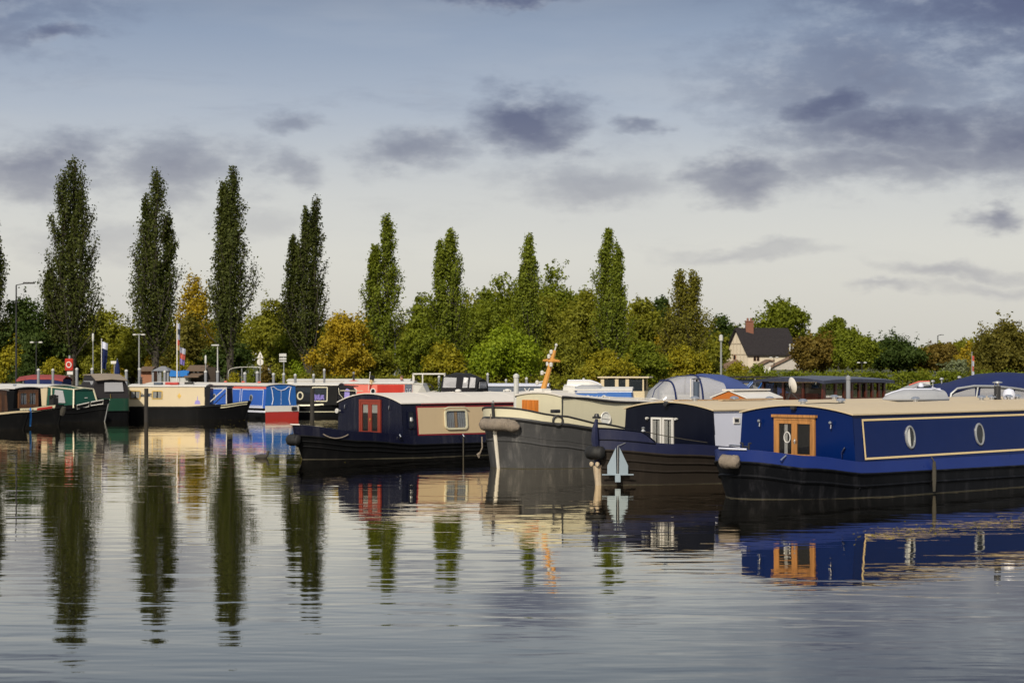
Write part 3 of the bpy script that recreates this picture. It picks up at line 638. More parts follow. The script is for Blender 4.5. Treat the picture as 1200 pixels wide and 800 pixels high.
class Cabin:
    """box of a boat: sides lean in by tum, roof has camber; all functions of x"""
    def __init__(s, x0, x1, w, zb, ze, camber=.18, tum=.10, rake0=0.0):
        f = lambda q: q if callable(q) else (lambda x, q=q: q)
        s.x0, s.x1, s.w, s.zb, s.ze, s.cam, s.tum, s.rake0 = x0, x1, f(w), f(zb), f(ze), camber, tum, rake0
        s.xs = [x0 + (x1 - x0) * i / 10 for i in range(11)]
    def S(s, x, v, side, out=0.0):
        z = s.zb(x) + (s.ze(x) - s.zb(x)) * v
        return V((x + (s.rake0 * v if x <= s.x0 + 1e-6 else 0), side * (s.w(x) / 2 - s.tum * v + out), z))
    def Rz(s, x, y):
        h = s.w(x) / 2 - s.tum; return s.ze(x) + s.cam * (1 - min(1, abs(y / h)) ** 2)
    def build(s, parent, side_m, front_m, roof_m, over=.05, thick=.04, side_name='cabin_side', front_name='front_bulkhead'):
        out = []
        for sd in (1, -1):
            mb = MB(); mb.grid([[s.S(x, 0, sd) for x in s.xs], [s.S(x, .5, sd) for x in s.xs], [s.S(x, 1, sd) for x in s.xs]])
            out.append(mb.build(side_name, side_m, parent))
        for x, m, nm in ((s.x0, front_m, front_name), (s.x1, side_m, 'rear_bulkhead')):
            mb = MB(); h = s.w(x) / 2 - s.tum; xr = s.rake0 if x == s.x0 else 0
            pts = [s.S(x, 0, 1), s.S(x, 0, -1)] + [V((x + xr, y, s.Rz(x, y))) for y in [-h + 2 * h * i / 12 for i in range(13)]]
            mb.slab(pts, (.02 if x == s.x0 else -.02, 0, 0)); out.append(mb.build(nm, m, parent, smooth=False))
        mb = MB(); top = []; bot = []
        xs = [s.x0 - over + s.rake0] + s.xs[1:-1] + [s.x1 + over]
        for x in xs:
            xx = min(max(x, s.x0), s.x1); h = s.w(xx) / 2 - s.tum + over
            ys = [-h + 2 * h * i / 14 for i in range(15)]
            z = lambda y: s.ze(xx) + s.cam * (1 - min(1, abs(y / h)) ** 2)
            top.append([V((x, y, z(y) + thick)) for y in ys] + [V((x, y, z(y) + .004)) for y in ys[::-1]])
        mb.grid(top, closed_u=True); mb.add(top[0], [tuple(range(30))], smooth=False); mb.add(top[-1], [tuple(range(30))], smooth=False)
        out.append(mb.build('roof', roof_m, parent, angle=40)); return out
    def M(s, x, v, side):
        """frame lying on the cabin side: X along the boat (to the right as seen from outside), Y up, Z out"""
        o = s.S(x, v, side); ex = (s.S(x + .1, v, side) - s.S(x - .1, v, side)).normalized()
        if side > 0: ex = -ex
        ey = (s.S(x, min(1, v + .1), side) - s.S(x, v - .1, side)); ey -= ex * ey.dot(ex); ey.normalize(); n = ex.cross(ey)
        return Matrix(((ex.x, ey.x, n.x, o.x), (ex.y, ey.y, n.y, o.y), (ex.z, ey.z, n.z, o.z), (0, 0, 0, 1)))
    def MF(s, y=0.0, z=0.0):
        """frame on the front bulkhead"""
        lean = math.atan2(s.rake0, s.ze(s.x0) - s.zb(s.x0)) if s.rake0 else 0
        x = s.x0 + s.rake0 * (z - s.zb(s.x0)) / (s.ze(s.x0) - s.zb(s.x0)) if s.rake0 else s.x0
        return Matrix.Translation((x, y, z)) @ Matrix(((0, 0, -1, 0), (-1, 0, 0, 0), (0, 1, 0, 0), (0, 0, 0, 1))) @ Matrix.Rotation(-lean, 4, 'X')
def window(parent, M, w, h, frame_m, pane_m, r=.08, fw=.05, d=.03, curtain=None, name='window', bars=0, split=False):
    mb = MB(); mb.ring(rrect(w, h, r), rrect(w - 2 * fw, h - 2 * fw, max(.0, r - fw) if r > fw else 0, 4) if r > fw else rrect(w - 2 * fw, h - 2 * fw, .001 if r > 0 else 0, 4), (0, 0, d), M)
    if split: mb.box((0, 0, d * .5), (fw * .7, h - fw, d * .8), M)
    for i in range(bars): mb.box((-w / 2 + w * (i + 1) / (bars + 1), 0, d * .5), (fw * .6, h - fw, d * .8), M)
    fr = mb.build(name, frame_m, parent, smooth=False)
    pb = MB(); pb.slab(rrect(w - fw * 1.5, h - fw * 1.5, max(0, r - fw * .7)), (0, 0, .006), M=M @ Matrix.Translation((0, 0, .014 if curtain else .008))); pb.build('pane', pane_m, fr, smooth=False)
    if curtain:
        drape(fr, M, w - fw * 1.8, h - fw * 1.8, curtain)
    return fr
def drape(parent, M, w, h, m, gap=.16):
    for sx in (-1, 1):
        cb = MB(); rows = []
        for j in range(5):
            v = -h / 2 + h * j / 4; row = []
            for i in range(13):
                t = i / 12; x = sx * (w / 2 - (w / 2 - w * gap / 2) * t); row.append((x, v, .006 + .005 * math.sin(t * 26 + j * .2)))
            rows.append(row)
        cb.grid(rows, M=M); cb.build('curtain', m, parent)
    db = MB(); db.slab(rrect(w, h), (0, 0, .002), M=M @ Matrix.Translation((0, 0, .0005))); db.build('shade_backing', MT['dark_in'], parent, smooth=False)  # near-black sheet on the solid wall, painting the shade inside the cabin
def porthole(parent, M, rx, ry, frame_m, pane_m, fw=.045, d=.035, bar=False, curtain=None):
    n = 28; c = lambda ax, ay, z: [(ax * math.cos(2 * math.pi * i / n), ay * math.sin(2 * math.pi * i / n), z) for i in range(n)]
    mb = MB(); mb.grid([c(rx, ry, 0), c(rx, ry, d * .7), c(rx - fw * .35, ry - fw * .35, d), c(rx - fw, ry - fw, d * .8), c(rx - fw, ry - fw, 0)], closed_u=True, M=M)
    if bar: mb.box((0, 0, d * .5), (2 * rx - fw, fw * .7, d * .6), M)
    fr = mb.build('porthole', frame_m, parent)
    pb = MB(); pb.slab(c(rx - fw * .8, ry - fw * .8, .012), (0, 0, .004), M=M); pb.build('pane', pane_m, fr, smooth=False)
    if curtain:
        cb = MB(); cb.slab([(x * .95, y * .95, .013) for x, y, z in c(rx - fw, ry - fw, 0) if x < rx * .1], (0, 0, .004), M=M); cb.build('curtain', curtain, fr, smooth=False)
    return fr
def glazed_doors(parent, M, w, h, wood_m, pane_m, lower=.0, curtain=None, fw=.07, handle_m=None, top=None):
    """pair of narrow doors in a frame, centred on M's origin at the sill"""
    mb = MB(); mb.ring(rrect(w, h, 0, cy=h / 2), rrect(w - fw * 1.2, h - fw * 1.2, 0, cy=h / 2), (0, 0, .05), M)
    if top: mb.box((0, h + .03, .04), (w + .1, .06, .09), M)
    mb.build('door_frame', wood_m, parent, smooth=False)
    lw = (w - fw * 1.2) / 2 - .006
    for sx in (-1, 1):
        cx = sx * (lw / 2 + .004); db = MB(); lo = lower * h; hh = h - fw * 1.2 - .01
        db.ring(rrect(lw, hh, 0, cx=cx, cy=h / 2), rrect(lw - fw * 1.5, hh - fw * 1.6 - lo, 0, cx=cx, cy=h / 2 + lo / 2), (0, 0, .04), M)
        d = db.build('door', wood_m, parent, smooth=False)
        pb = MB(); pb.slab(rrect(lw - fw * 1.4, hh - fw * 1.5 - lo, 0, cx=cx, cy=h / 2 + lo / 2), (0, 0, .006), M=M @ Matrix.Translation((0, 0, .02))); pb.build('pane', pane_m, d, smooth=False)
        if curtain: drape(d, M @ Matrix.Translation((cx, h / 2 + lo / 2, 0)), lw - fw * 1.5, hh - fw * 1.6 - lo, curtain)
        else:
            kb = MB(); kb.slab(rrect(lw - fw, hh - fw, 0, cx=cx, cy=h / 2), (0, 0, .003), M=M @ Matrix.Translation((0, 0, .001))); kb.build('shade_backing', MT['dark_in'], d, smooth=False)  # flat dark sheet behind the glass stands for the unlit interior
        if handle_m and sx > 0:
            hb = MB(); hb.tube([(.012, h * .45, .05), (.012, h * .45, .085), (.10, h * .45, .085)], .012, 6, M); hb.box((.02, h * .45, .045), (.03, .12, .012), M); hb.build('handle', handle_m, d)
def line_frame(parent, pts, m, wdt=.035, d=.006, name='coach_line', M=None, side=None, cab=None, proud=.004):
    """painted coach line: a thin raised outline on a cabin side through (x, v) points"""
    mb = MB(); k = len(pts)
    for i in range(k):
        (xa, va), (xb, vb) = pts[i], pts[(i + 1) % k]
        a = cab.S(xa, va, side, proud); b = cab.S(xb, vb, side, proud); n = cab.M((xa + xb) / 2, .5, side).to_3x3() @ V((0, 0, 1)); t = (b - a).normalized(); u = n.cross(t) * wdt / 2
        e = t * wdt / 2
        mb.slab([a - u - e, b - u + e, b + u + e, a + u - e] if i % 2 == 0 else [a - u + e * 1.02, b - u - e * 1.02, b + u - e * 1.02, a + u + e * 1.02], n * d)
    return mb.build(name, m, parent, smooth=False)
def side_panel(parent, cab, side, x0, x1, v0, v1, m, d=.008, name='side_panel', skew=0.0, proud=.002):
    mb = MB(); k = 6; n = cab.M((x0 + x1) / 2, .5, side).to_3x3() @ V((0, 0, 1))
    lo = [cab.S(x0 + (x1 - x0) * i / k, v0, side, proud) for i in range(k + 1)]; hi = [cab.S(x0 + skew + (x1 - x0 - skew) * i / k, v1, side, proud) for i in range(k + 1)]
    mb.slab(lo + hi[::-1], n * d); return mb.build(name, m, parent, smooth=False)
def mushroom(parent, x, y, z, m, r=.10, name='roof_vent'):
    mb = MB(); mb.lathe([(r * .55, -.03), (r * .55, .05), (r, .055), (r * .98, .085), (r * .6, .115), (.0, .125)], 14, Matrix.Translation((x, y, z))); return mb.build(name, m, parent)
def flue(parent, x, y, z, h, r, m, cap_m, name='chimney'):
    mb = MB(); mb.lathe([(r * 1.25, -.06), (r * 1.25, .03), (r, .04), (r, h)], 14, Matrix.Translation((x, y, z))); o = mb.build(name, m, parent)
    cb = MB(); cb.lathe([(r * .25, h), (r * .25, h + .07), (r * 1.5, h + .08), (r * 1.45, h + .10), (0, h + .13)], 14, Matrix.Translation((x, y, z)))
    for i in range(3):
        a = i * 2.1; cb.box((x + r * .8 * math.cos(a), y + r * .8 * math.sin(a), z + h + .04), (.015, .015, .09))
    cb.build('cap', cap_m, o); return o
def squiggle(parent, M, w, h, m, seed, n=9, th=.012, name='lettering'):
    """worn signwriting too small to read in the photo: a row of pen strokes"""
    rr = random.Random(seed); mb = MB()
    for i in range(n):
        x = -w / 2 + w * (i + .5) / n; pts = []
        a0 = rr.uniform(0, 6.28); sc = h / 2 * (1 if i in (0, n // 2) else .62)
        for k in range(8):
            a = a0 + k * rr.uniform(.5, .9); pts.append((x + math.cos(a) * w / n * .45, math.sin(a) * sc - (h * .12), .004))
        mb.tube(pts, th, 4, M)
    return mb.build(name, m, parent)
def fender_tube(name, pts, r, m, label, cat='fender', group=None):
    """rope fender: a plump tube with knotted turns; its own thing hanging at the bow"""
    P_ = [V(p) for p in pts]; L_ = sum((b - a).length for a, b in zip(P_, P_[1:])); fine = []; rr = []
    N = max(16, int(L_ / .035))
    for i in range(N + 1):
        t = i / N * (len(P_) - 1); k = min(int(t), len(P_) - 2); fine.append(P_[k].lerp(P_[k + 1], t - k))
    for i in range(N + 1):
        e = min(i, N - i) / N; rr.append(r * (min(1, (e * 7 + .12)) ** .5) * (1 + .09 * (i % 2)))
    mb = MB(); mb.tube(fine, rr, 14)
    rk = random.Random(len(pts)); mb.v = [tuple(c_ + rk.uniform(-.012, .012) for c_ in q) for q in mb.v]; o = mb.build(name, m, angle=70); return tag(o, label, cat, group)
def boat(name, label, cat, bow, direction_deg, group=None):
    """direction_deg: compass direction bow -> stern (0 = straight away from the camera, 90 = to the right)"""
    return empty(name, (bow[0], bow[1], 0), R(90 - direction_deg), label, cat, group)
def wpos(o, p): return Matrix.Translation(o.location) @ Matrix.Rotation(o.rotation_euler.z, 4, 'Z') @ V(p)
def pr(tagname, o, p): q = wpos(o, p); a = proj(q); print('PX', tagname, round(a[0]), round(a[1]))
# ------------------------------------------------------------------ the four big barges in the foreground
TH = 47
# ---- blue widebeam barge -------------------------------------------------------------------
zt = lambda x: interp(x, [(0, 1.10), (1.0, .96), (2.3, .80), (9, .80), (16, .88), (20, .95)])
zk = lambda x: interp(x, [(0, .82), (1.0, .67), (2.3, .53), (9, .51), (16, .58), (20, .65)])
B1 = boat('canal_barge', 'blue widebeam barge with oak doors and oval portholes, nearest of all, at the right', 'barge', (5.0, 45.25), TH)
H1 = Hull(19, 3.75, 2.9, .32, 2.1, 1.75, .22, zt)
H1.band('hull', MT['blackgrey'], B1, lambda x: -.45, zk, rows=7)
H1.band('gunwale_strip', MT['blue_strip'], B1, zk, zt, .012, rows=4, solid=.03, out2=-.05)
H1.rail('rubbing_strake', MT['blackgrey'], B1, lambda x: zk(x) - .30 + .05 * smooth(0, 4, x), .035, .01)
H1.rail('rubbing_strake', MT['blackgrey'], B1, lambda x: zk(x) + .0, .03, .015)
H1.rail('tidemark', MT['grime_grey'], B1, lambda x: .008, .009, .0)
H1.deck('deck', MT['blue_strip'], B1, lambda x: zt(x) - (.34 if x < 2.0 else .02), .06)
H1.rail('bow_rim', MT['lilac_white'], B1, lambda x: zt(x) + .012, .022, -.03, 0, .2)
C1 = Cabin(2.0, 18, 3.42, lambda x: zt(x) - .03 if x > 2.2 else zt(x) - .33, lambda x: 1.83 + .02 * smooth(4, 16, x), .19, .11)
C1.build(B1, MT['blue'], MT['blue'], MT['beige_roof'], .05, .035)
line_frame(B1, [(2.34, .09), (17.6, .06), (17.6, .90), (2.34, .90)], MT['gold'], .045, .006, side=-1, cab=C1)
for x in (4.05, 6.8, 9.6, 12.4): porthole(B1, C1.M(x, .50, -1), .185, .27, MT['galv'], MT['glass'], .05, .04, curtain=MT['curtain'] if x in (4.05,) else None)
glazed_doors(B1, C1.MF(0.02, .78), 1.18, .98, MT['oak'], MT['clear'], .0, None, .10, MT['chrome'], top=True)
def in_door(): # white ring and curtain seen through the left leaf
    mb = MB(); mb.tube([(.0 + .09 * math.cos(a), .12 * math.sin(a), 0) for a in np.linspace(0, 6.28, 16)[:-1]], .016, 6, C1.MF(.24, 1.30) @ Matrix.Translation((0, 0, .016)), closed=True); mb.build('lifering_inside', MT['white'], B1)
    mb = MB(); mb.grid([[(x, y, .008 + .004 * math.sin(x * 60)) for x in np.linspace(-.11, -.02, 6)] for y in (-.36, 0, .38)], M=C1.MF(.22, 1.28)); mb.build('curtain', MT['curtain'], B1)
in_door()
for y in (1.02, -1.05):   # horn-like bow lamps on the bulkhead
    mb = MB(); mb.tube([(0, 0, 0), (0, 0, .06), (0, -.09, .07)], .018, 6, C1.MF(y, 1.62)); mb.lathe([(.02, 0), (.045, .02), (.04, .05), (0, .06)], 10, C1.MF(y, 1.64) @ Matrix.Translation((0, .02, .05))); mb.build('bulkhead_lamp', MT['chrome'], B1)
mb = MB(); mb.tube([(0, 0, .01), (0, 0, .05), (.0, .05, .07)], .02, 6, C1.MF(.02, 1.93)); mb.box((0, .05, .07), (.12, .07, .08), C1.MF(.02, 1.93)); mb.build('tunnel_lamp', MT['dark_metal'], B1)
mb = MB(); mb.tube([(-.05, 0, .02), (-.03, .12, .06), (.05, .24, .05)], .018, 6, C1.MF(-1.38, .88)); mb.build('grab_handle', MT['chrome'], B1)
for x, y in ((2.5, .2), (3.9, .2), (6.7, .1), (9.35, .0), (9.95, .1), (10.55, .0), (11.1, .1)): mushroom(B1, x, y, C1.Rz(x, y) + .035, MT['chrome'], .11)
flue(B1, 10.2, .1, C1.Rz(10.2, .1) + .02, .36, .085, MT['dark_metal'], MT['galv'])
mb = MB(); mb.lathe([(.11, 0), (.13, .02), (.16, .10), (.16, .17), (.12, .27), (0, .32)], 20, Matrix.Translation((10.95, .25, C1.Rz(10.9, .25) + .0))); mb.build('radome', MT['lilac_white'], B1)
mb = MB(); pts = [(3.0, .6), (3.4, .2), (3.2, -.2), (3.9, .1), (4.2, .5)]; mb.tube([(x, y, C1.Rz(x, y) + .05) for x, y in pts], .012, 6); mb.build('roof_cable', MT['clutter_black'], B1)
mb = MB()
for sx in (-.09, .09): mb.tube([(.25, sx, zt(0) - .05), (.25, sx, zt(0) + .12), (.25, sx * 1.7, zt(0) + .12)], .022, 8)
mb.tube([(.25, -.09, zt(0) + .04), (.25, .09, zt(0) + .04)], .018, 8); mb.build('bow_bollard', MT['dark_metal'], B1)
mb = MB(); q = H1.pt(.5, .86, -1, .02); mb.tube([q, q + V((-.05, -.04, .02)), q + V((.10, -.07, .12))], .016, 6); mb.build('cleat', MT['chrome'], B1)
for x, z in ((2.2, .20), (4.6, .20), (6.7, .22)):
    mb = MB(); q = H1.pt(x, z, -1, .0); mb.tube([q + V((.09 * math.cos(a), -.012, .05 * math.sin(a))) for a in np.linspace(0, 3.14, 9)], .014, 6); mb.build('outlet_fairing', MT['blackgrey'], B1)
f = [wpos(B1, H1.pt(x, .83, sd, .10)) for x, sd in ((.03, 1), (.01, 1), (0, -1), (.01, -1), (.025, -1), (.045, -1))]
fender_tube('rope_fender', f, .14, MT['rope'], 'round knotted rope fender on the bow of the nearest blue barge')
q = [wpos(B1, H1.pt(4.6, z, -1, .06)) for z in (.74, .5, .3, .05)]
mb = MB(); mb.tube([wpos(B1, H1.pt(4.6, .84, -1, -.02)), q[0]], .014, 6); mb.tube([q[0], q[1], q[2], q[3]], [.035, .05, .05, .03], 8)
tag(mb.build('side_fender', MT['rope_dark']), 'dark rope fender hanging down the side of the nearest blue barge', 'fender')
# ---- navy barge with the anchor ------------------------------------------------------------
zt2 = lambda x: interp(x, [(0, 1.14), (1.6, 1.00), (4, .84), (9, .80), (18, .95)])
zk2 = lambda x: interp(x, [(0, .86), (1.6, .72), (4, .56), (9, .52), (18, .62)])
B2 = boat('canal_barge', 'navy barge with white window frames and an anchor, beside the nearest blue one', 'barge', (2.15, 50.3), TH)
H2 = Hull(17.5, 3.55, 3.4, .10, 1.7, 1.35, .25, zt2)
H2.band('hull', MT['darkbrown'], B2, lambda x: -.45, zk2, rows=7)
H2.band('gunwale_strip', MT['navy_strip'], B2, zk2, zt2, .012, rows=4, solid=.03, out2=-.04)
for dz in (.0, -.22, -.44): H2.rail('rubbing_strake', MT['darkbrown'], B2, lambda x, dz=dz: zk2(x) + dz * (1 - .25 * smooth(0, 4, x)), .032 if dz == 0 else .024, .012)
H2.rail('tidemark', MT['grime_grey'], B2, lambda x: .008, .009, .0)
H2.deck('deck', MT['navy_strip'], B2, lambda x: zt2(x) - (.34 if x < 2.5 else .02), .06)
C2 = Cabin(2.5, 17, 3.20, lambda x: zt2(x) - .03 if x > 2.7 else zt2(x) - .33, lambda x: 1.80 - .03 * smooth(2, 9, x), .19, .10)
C2.build(B2, MT['lilac_white'], MT['navy_dark'], MT['beige_roof'], .05, .035)
# raised bow panels
for sd in (1, -1):
    mb = MB(); xs = np.linspace(0, 1.02, 12); top = lambda x: zt2(x) + .25 - .03 * x - (0 if x < .78 else (x - .78) / .24 * .21)
    lo = [H2.pt(x, zt2(x) - .02, sd, -.03) for x in xs]; hi = [H2.pt(x, top(x), sd, -.05) for x in xs]
    mb.grid([lo, hi]); mb.build('bow_panel', MT['navy_strip'], B2, solid=.03)
    mb = MB(); mb.tube([p + V((0, 0, .008)) for p in hi] + [lo[-1]], .020, 6); mb.tube([p + V((0, -sd * -.01, .0)) for p in lo], .014, 6); mb.build('panel_rim', MT['navy_dark'], B2)
mb = MB(); q0 = H2.pt(0, .35, 1); q1 = H2.pt(0, 1.42, 1)
mb.tube([V((q0.x - .03, 0, .45)), V((q1.x - .04, 0, 1.15)), V((q1.x - .03, 0, 1.42)), V((q1.x + .02, 0, 1.62))], [.07, .10, .07, .035], 8); mb.build('stem_post', MT['navy_strip'], B2)
mb = MB(); mb.box((q1.x + .02, 0, 1.66), (.10, .20, .05)); mb.lathe([(.04, 0), (.07, .03), (.05, .09), (0, .10)], 10, Matrix.Translation((q1.x + .02, 0, 1.66))); mb.build('bow_fitting', MT['dark_metal'], B2)
mb = MB(); mb.tube([V((H2.pt(0, z, 1).x - .035, 0, z)) for z in (-.3, .1, .3, .48)], [.085, .085, .10, .11], 8); mb.build('stem_band', MT['stem_rust'], B2)
for y in (.10, -.10):
    mb = MB(); mb.lathe([(.055, 0), (.06, .04), (.0, .07)], 10, Matrix.Translation((H2.pt(0, .50, 1).x - .11, y, .52)) @ Matrix.Rotation(R(-90), 4, 'Y')); mb.build('stem_bolt', MT['stem_rust'], B2)
for y in (.40, .00):
    window(B2, C2.MF(y, 1.20), .36, .82, MT['white'], MT['clear'], 0, .05, .045, MT['curtain'], 'window')
for y in (.70, -.30):
    mb = MB(); mb.lathe([(.02, 0), (.02, .04), (.035, .04), (.035, .08), (.03, .10), (0, .105)], 12, C2.MF(y, 1.58)); mb.build('bulkhead_lamp', MT['lamp'], B2)
mb = MB(); mb.lathe([(.02, 0), (.06, .05), (.065, .14), (0, .16)], 12, C2.MF(0, 1.96)); mb.build('tunnel_lamp', MT['dark_metal'], B2)
window(B2, C2.M(3.35, .74, -1), .24, .16, MT['white'], MT['dark_metal'], 0, .035, .02, name='vent_grille')
mb = MB(); mb.box((0, 0, .02), (.10, .07, .03), C2.M(3.95, .45, -1)); mb.tube([(0, -.02, .03), (.0, -.16, .03)], .014, 6, C2.M(3.95, .45, -1)); mb.build('side_light', MT['dark_metal'], B2)
for x, y in ((3.6, .1), (5.5, .4), (7.2, .6), (9.5, .2)): mushroom(B2, x, y, C2.Rz(x, y) + .035, MT['chrome'], .12)
for y0, x0, x1, zz in ((.45, 3.3, 7.2, 0), (-.25, 4.2, 6.0, 0), (.75, 3.6, 6.4, .02)):
    mb = MB(); mb.box(((x0 + x1) / 2, y0, C2.Rz(x0, y0) + .055 + zz), (x1 - x0, .16, .03)); tag(mb.build('roof_plank', MT['plank'], B2, smooth=False), None)
mb = MB(); mb.tube([(x, .95 + .02 * math.sin(x * 3), C2.Rz(x, .95) + .06) for x in np.linspace(3.2, 8.6, 12)], .028, 6); mb.build('boat_pole', MT['varnish'], B2)
H2.rail('grab_rail', MT['chrome'], B2, lambda x: zt2(x) + .05, .02, -.12, 2.7, 5.5, (-1,))
# mooring rope from the panel end to the gunwale
a = wpos(B2, H2.pt(.78, zt2(.78) + .25, -1, -.05)); b = wpos(B2, H2.pt(4.0, zt2(4) + .03, -1, -.05))
mb = MB(); mb.tube([a.lerp(b, t) - V((0, 0, .25 * t * (1 - t))) for t in np.linspace(0, 1, 12)], .011, 6); tag(mb.build('mooring_rope', MT['rope_dark']), 'thin dark rope slung in front of the white window frames of the navy barge', 'rope')
mb = MB(); mb.lathe([(.03, 0), (.06, .03), (.03, .08), (.05, .12), (0, .14)], 10, Matrix.Translation(H2.pt(.78, zt2(.78) + .22, -1, -.05))); mb.build('cleat', MT['galv'], B2)
f = [wpos(B2, H2.pt(x, .80 - .04 * x, sd, .12)) for x, sd in ((.12, 1), (.04, 1), (0, -1), (.03, -1), (.10, -1))]
fender_tube('bow_fender', f, .16, MT['clutter_black'], 'fat black bow fender on the stem of the navy barge, above the anchor')
# anchor hung on the bow
def make_anchor():
    x = .30; o = wpos(B2, H2.pt(x, .25, -1, .14)); t = (wpos(B2, H2.pt(x + .15, .28, -1)) - wpos(B2, H2.pt(x - .15, .28, -1))); t.z = 0; t.normalize(); n = t.cross(V((0, 0, 1)))
    M = Matrix(((t.x, 0, n.x, o.x), (t.y, 0, n.y, o.y), (t.z, 1, n.z, o.z), (0, 0, 0, 1))) @ Matrix.Diagonal((.69, .80, .9, 1))
    r = empty('anchor', o, 0, 'pale blue-grey plate anchor hanging against the bow of the navy barge', 'anchor'); Mi = Matrix.Translation(-o) @ M
    for sx in (-1, 1):
        mb = MB(); mb.slab([(sx * .045, .04, 0), (sx * .37, .04, 0), (sx * .37, .30, 0), (sx * .06, .86, 0)], (0, 0, .022), M=Mi @ Matrix.Rotation(R(4 * sx), 4, 'Y')); mb.build('fluke', MT['anchor'], r, smooth=False, bevel=.006)
    mb = MB(); mb.tube([(-.56, .02, .02), (.56, .02, .02)], .022, 8, Mi); mb.build('stock', MT['anchor'], r)
    mb = MB(); mb.box((0, -.08, .02), (.20, .26, .07), Mi); mb.build('crown', MT['anchor'], r, smooth=False, bevel=.012)
    mb = MB(); mb.tube([(0, .05, .03), (0, .9, .03)], .018, 8, Mi); mb.tube([(0, .9, .03), (.10, .93, .0), (.28, .99, -.06)], .010, 6, Mi); mb.build('shank', MT['galv'], r)
    pr('anchor', B2, H2.pt(x, .28, -1, .05))
make_anchor()
# ---- grey steel dutch barge ---------------------------------------------------------------
zt3 = lambda x: interp(x, [(0, 1.72), (1.0, 1.50), (2.2, 1.26), (3.4, 1.08), (7, .92), (14, .80), (20, .95)])
zk3 = lambda x: interp(x, [(0, 1.42), (1.0, 1.26), (2.2, 1.10), (3.4, .98), (7, .80), (14, .68), (20, .82)])
B3 = boat('dutch_barge', 'weathered grey steel barge with ivory cabin and orange mast, third from the right', 'barge', (-.36, 58.4), TH)
H3 = Hull(19.5, 4.0, 3.2, .22, 2.3, 1.9, .20, zt3, stern=.35)
H3.band('hull', MT['steel'], B3, lambda x: -.5, zk3, rows=9)
H3.band('bulwark', MT['ivory'], B3, zk3, zt3, .004, rows=4, solid=.03, out2=-.03)
H3.rail('bulwark_rim', MT['dark_metal'], B3, lambda x: zt3(x) + .01, .028, -.03)
H3.rail('rubbing_strake', MT['dark_metal'], B3, lambda x: zk3(x), .055, .0, n=8)
H3.rail('rubbing_strake', MT['steel'], B3, lambda x: zk3(x) - .62, .03, .0)
H3.rail('plate_seam', MT['steel'], B3, lambda x: zk3(x) - .45, .012, .0)
H3.rail('tidemark', MT['grime_grey'], B3, lambda x: .01, .010, .0)
H3.deck('deck', MT['steel'], B3, lambda x: zt3(x) - (.45 if x < 4 else .12), .05)
C3 = Cabin(1.55, 12.4, lambda x: interp(x, [(1.55, 2.0), (3.5, 2.5), (6, 2.95), (12.4, 2.95)]), lambda x: zt3(x) - .5 if x < 4 else zt3(x) - .13, lambda x: interp(x, [(1.55, 2.02), (4, 1.84), (7, 1.66), (12.4, 1.64)]), .10, .06)
C3.build(B3, MT['ivory'], MT['ivory'], MT['pale_roof'], .04, .045)
for sd in (1, -1):
    mb = MB(); mb.tube([C3.S(x, 1, sd, .035) + V((0, 0, .0)) for x in np.linspace(1.55, 12.4, 24)], .04, 6); mb.build('roof_edge', MT['dark_metal'], B3)
    mb = MB(); mb.tube([C3.S(x, 1, sd, -.12) + V((0, 0, .13)) for x in np.linspace(3.2, 12, 20)], .018, 6)
    for x in np.arange(3.4, 12, 1.1): mb.tube([C3.S(x, 1, sd, -.12) + V((0, 0, .03)), C3.S(x, 1, sd, -.12) + V((0, 0, .13))], .012, 6)
    mb.build('hand_rail', MT['white'], B3)
mb = MB()
for sx in (-.17, .17): mb.box((sx, .0, .015), (.33, .52, .03), C3.MF(.34, 1.66))
for i in range(6): mb.box((-.29 + i * .116, 0, .034), (.012, .48, .008), C3.MF(.34, 1.66))
mb.build('front_hatch', MT['hatch_wood'], B3, smooth=False)
mb = MB(); mb.box((0, 0, .006), (.03, 1.0, .012), C3.MF(-.98, 1.55)); mb.build('corner_strip', MT['dark_metal'], B3, smooth=False)
for x in (3.1, 6.6, 8.6, 10.6): porthole(B3, C3.M(x, .60, -1), .19, .20, MT['white'], MT['curtain'], .035, .04, bar=True)
# mast in a tabernacle, with lamps
Mz = C3.Rz(2.1, 0) + .03
mast = empty('mast', wpos(B3, (2.1, .42, Mz)), B3.rotation_euler.z, 'raked orange mast with crosstree and white lamps on the grey steel barge', 'mast')
lean = lambda t: V((t * .20, -t * .22, t))
mb = MB(); mb.tube([lean(t) for t in (0, .45, .90, 1.24)], [.085, .078, .066, .05], 10); mb.build('spar', MT['mast_orange'], mast)
mb = MB(); c = lean(.92); mb.tube([c + V((.02, .36, .02)), c + V((0, 0, .03)), c + V((-.02, -.36, -.0))], [.035, .055, .035], 8); mb.lathe([(.05, -.03), (.13, -.02), (.13, .03), (.05, .04)], 12, Matrix.Translation(c)); mb.build('crosstree', MT['mast_orange'], mast)
for t, off in ((.58, (-.12, .13, 0)), (.34, (-.16, .20, -.05)), (1.06, (-.08, .09, 0)), (.84, (-.05, .08, 0)), (.82, (-.08, -.10, 0)), (1.15, (-.06, .05, .04))):
    p = lean(t) + V(off); mb = MB(); mb.lathe([(.02, -.07), (.05, -.05), (.055, .03), (.035, .06), (0, .075)], 12, Matrix.Translation(p)); mb.tube([lean(t), p], .02, 6); mb.build('mast_lamp', MT['lamp'], mast)
mb = MB(); mb.tube([lean(1.24), lean(1.36)], .02, 6); mb.lathe([(.02, -.03), (.045, 0), (.035, .05), (0, .07)], 10, Matrix.Translation(lean(1.38))); mb.build('mast_lamp', MT['lamp'], mast)
mb = MB(); mb.box((0, 0, .06), (.36, .34, .12)); mb.box((.28, 0, .03), (.7, .9, .06)); mb.build('tabernacle', MT['white'], mast, smooth=False)
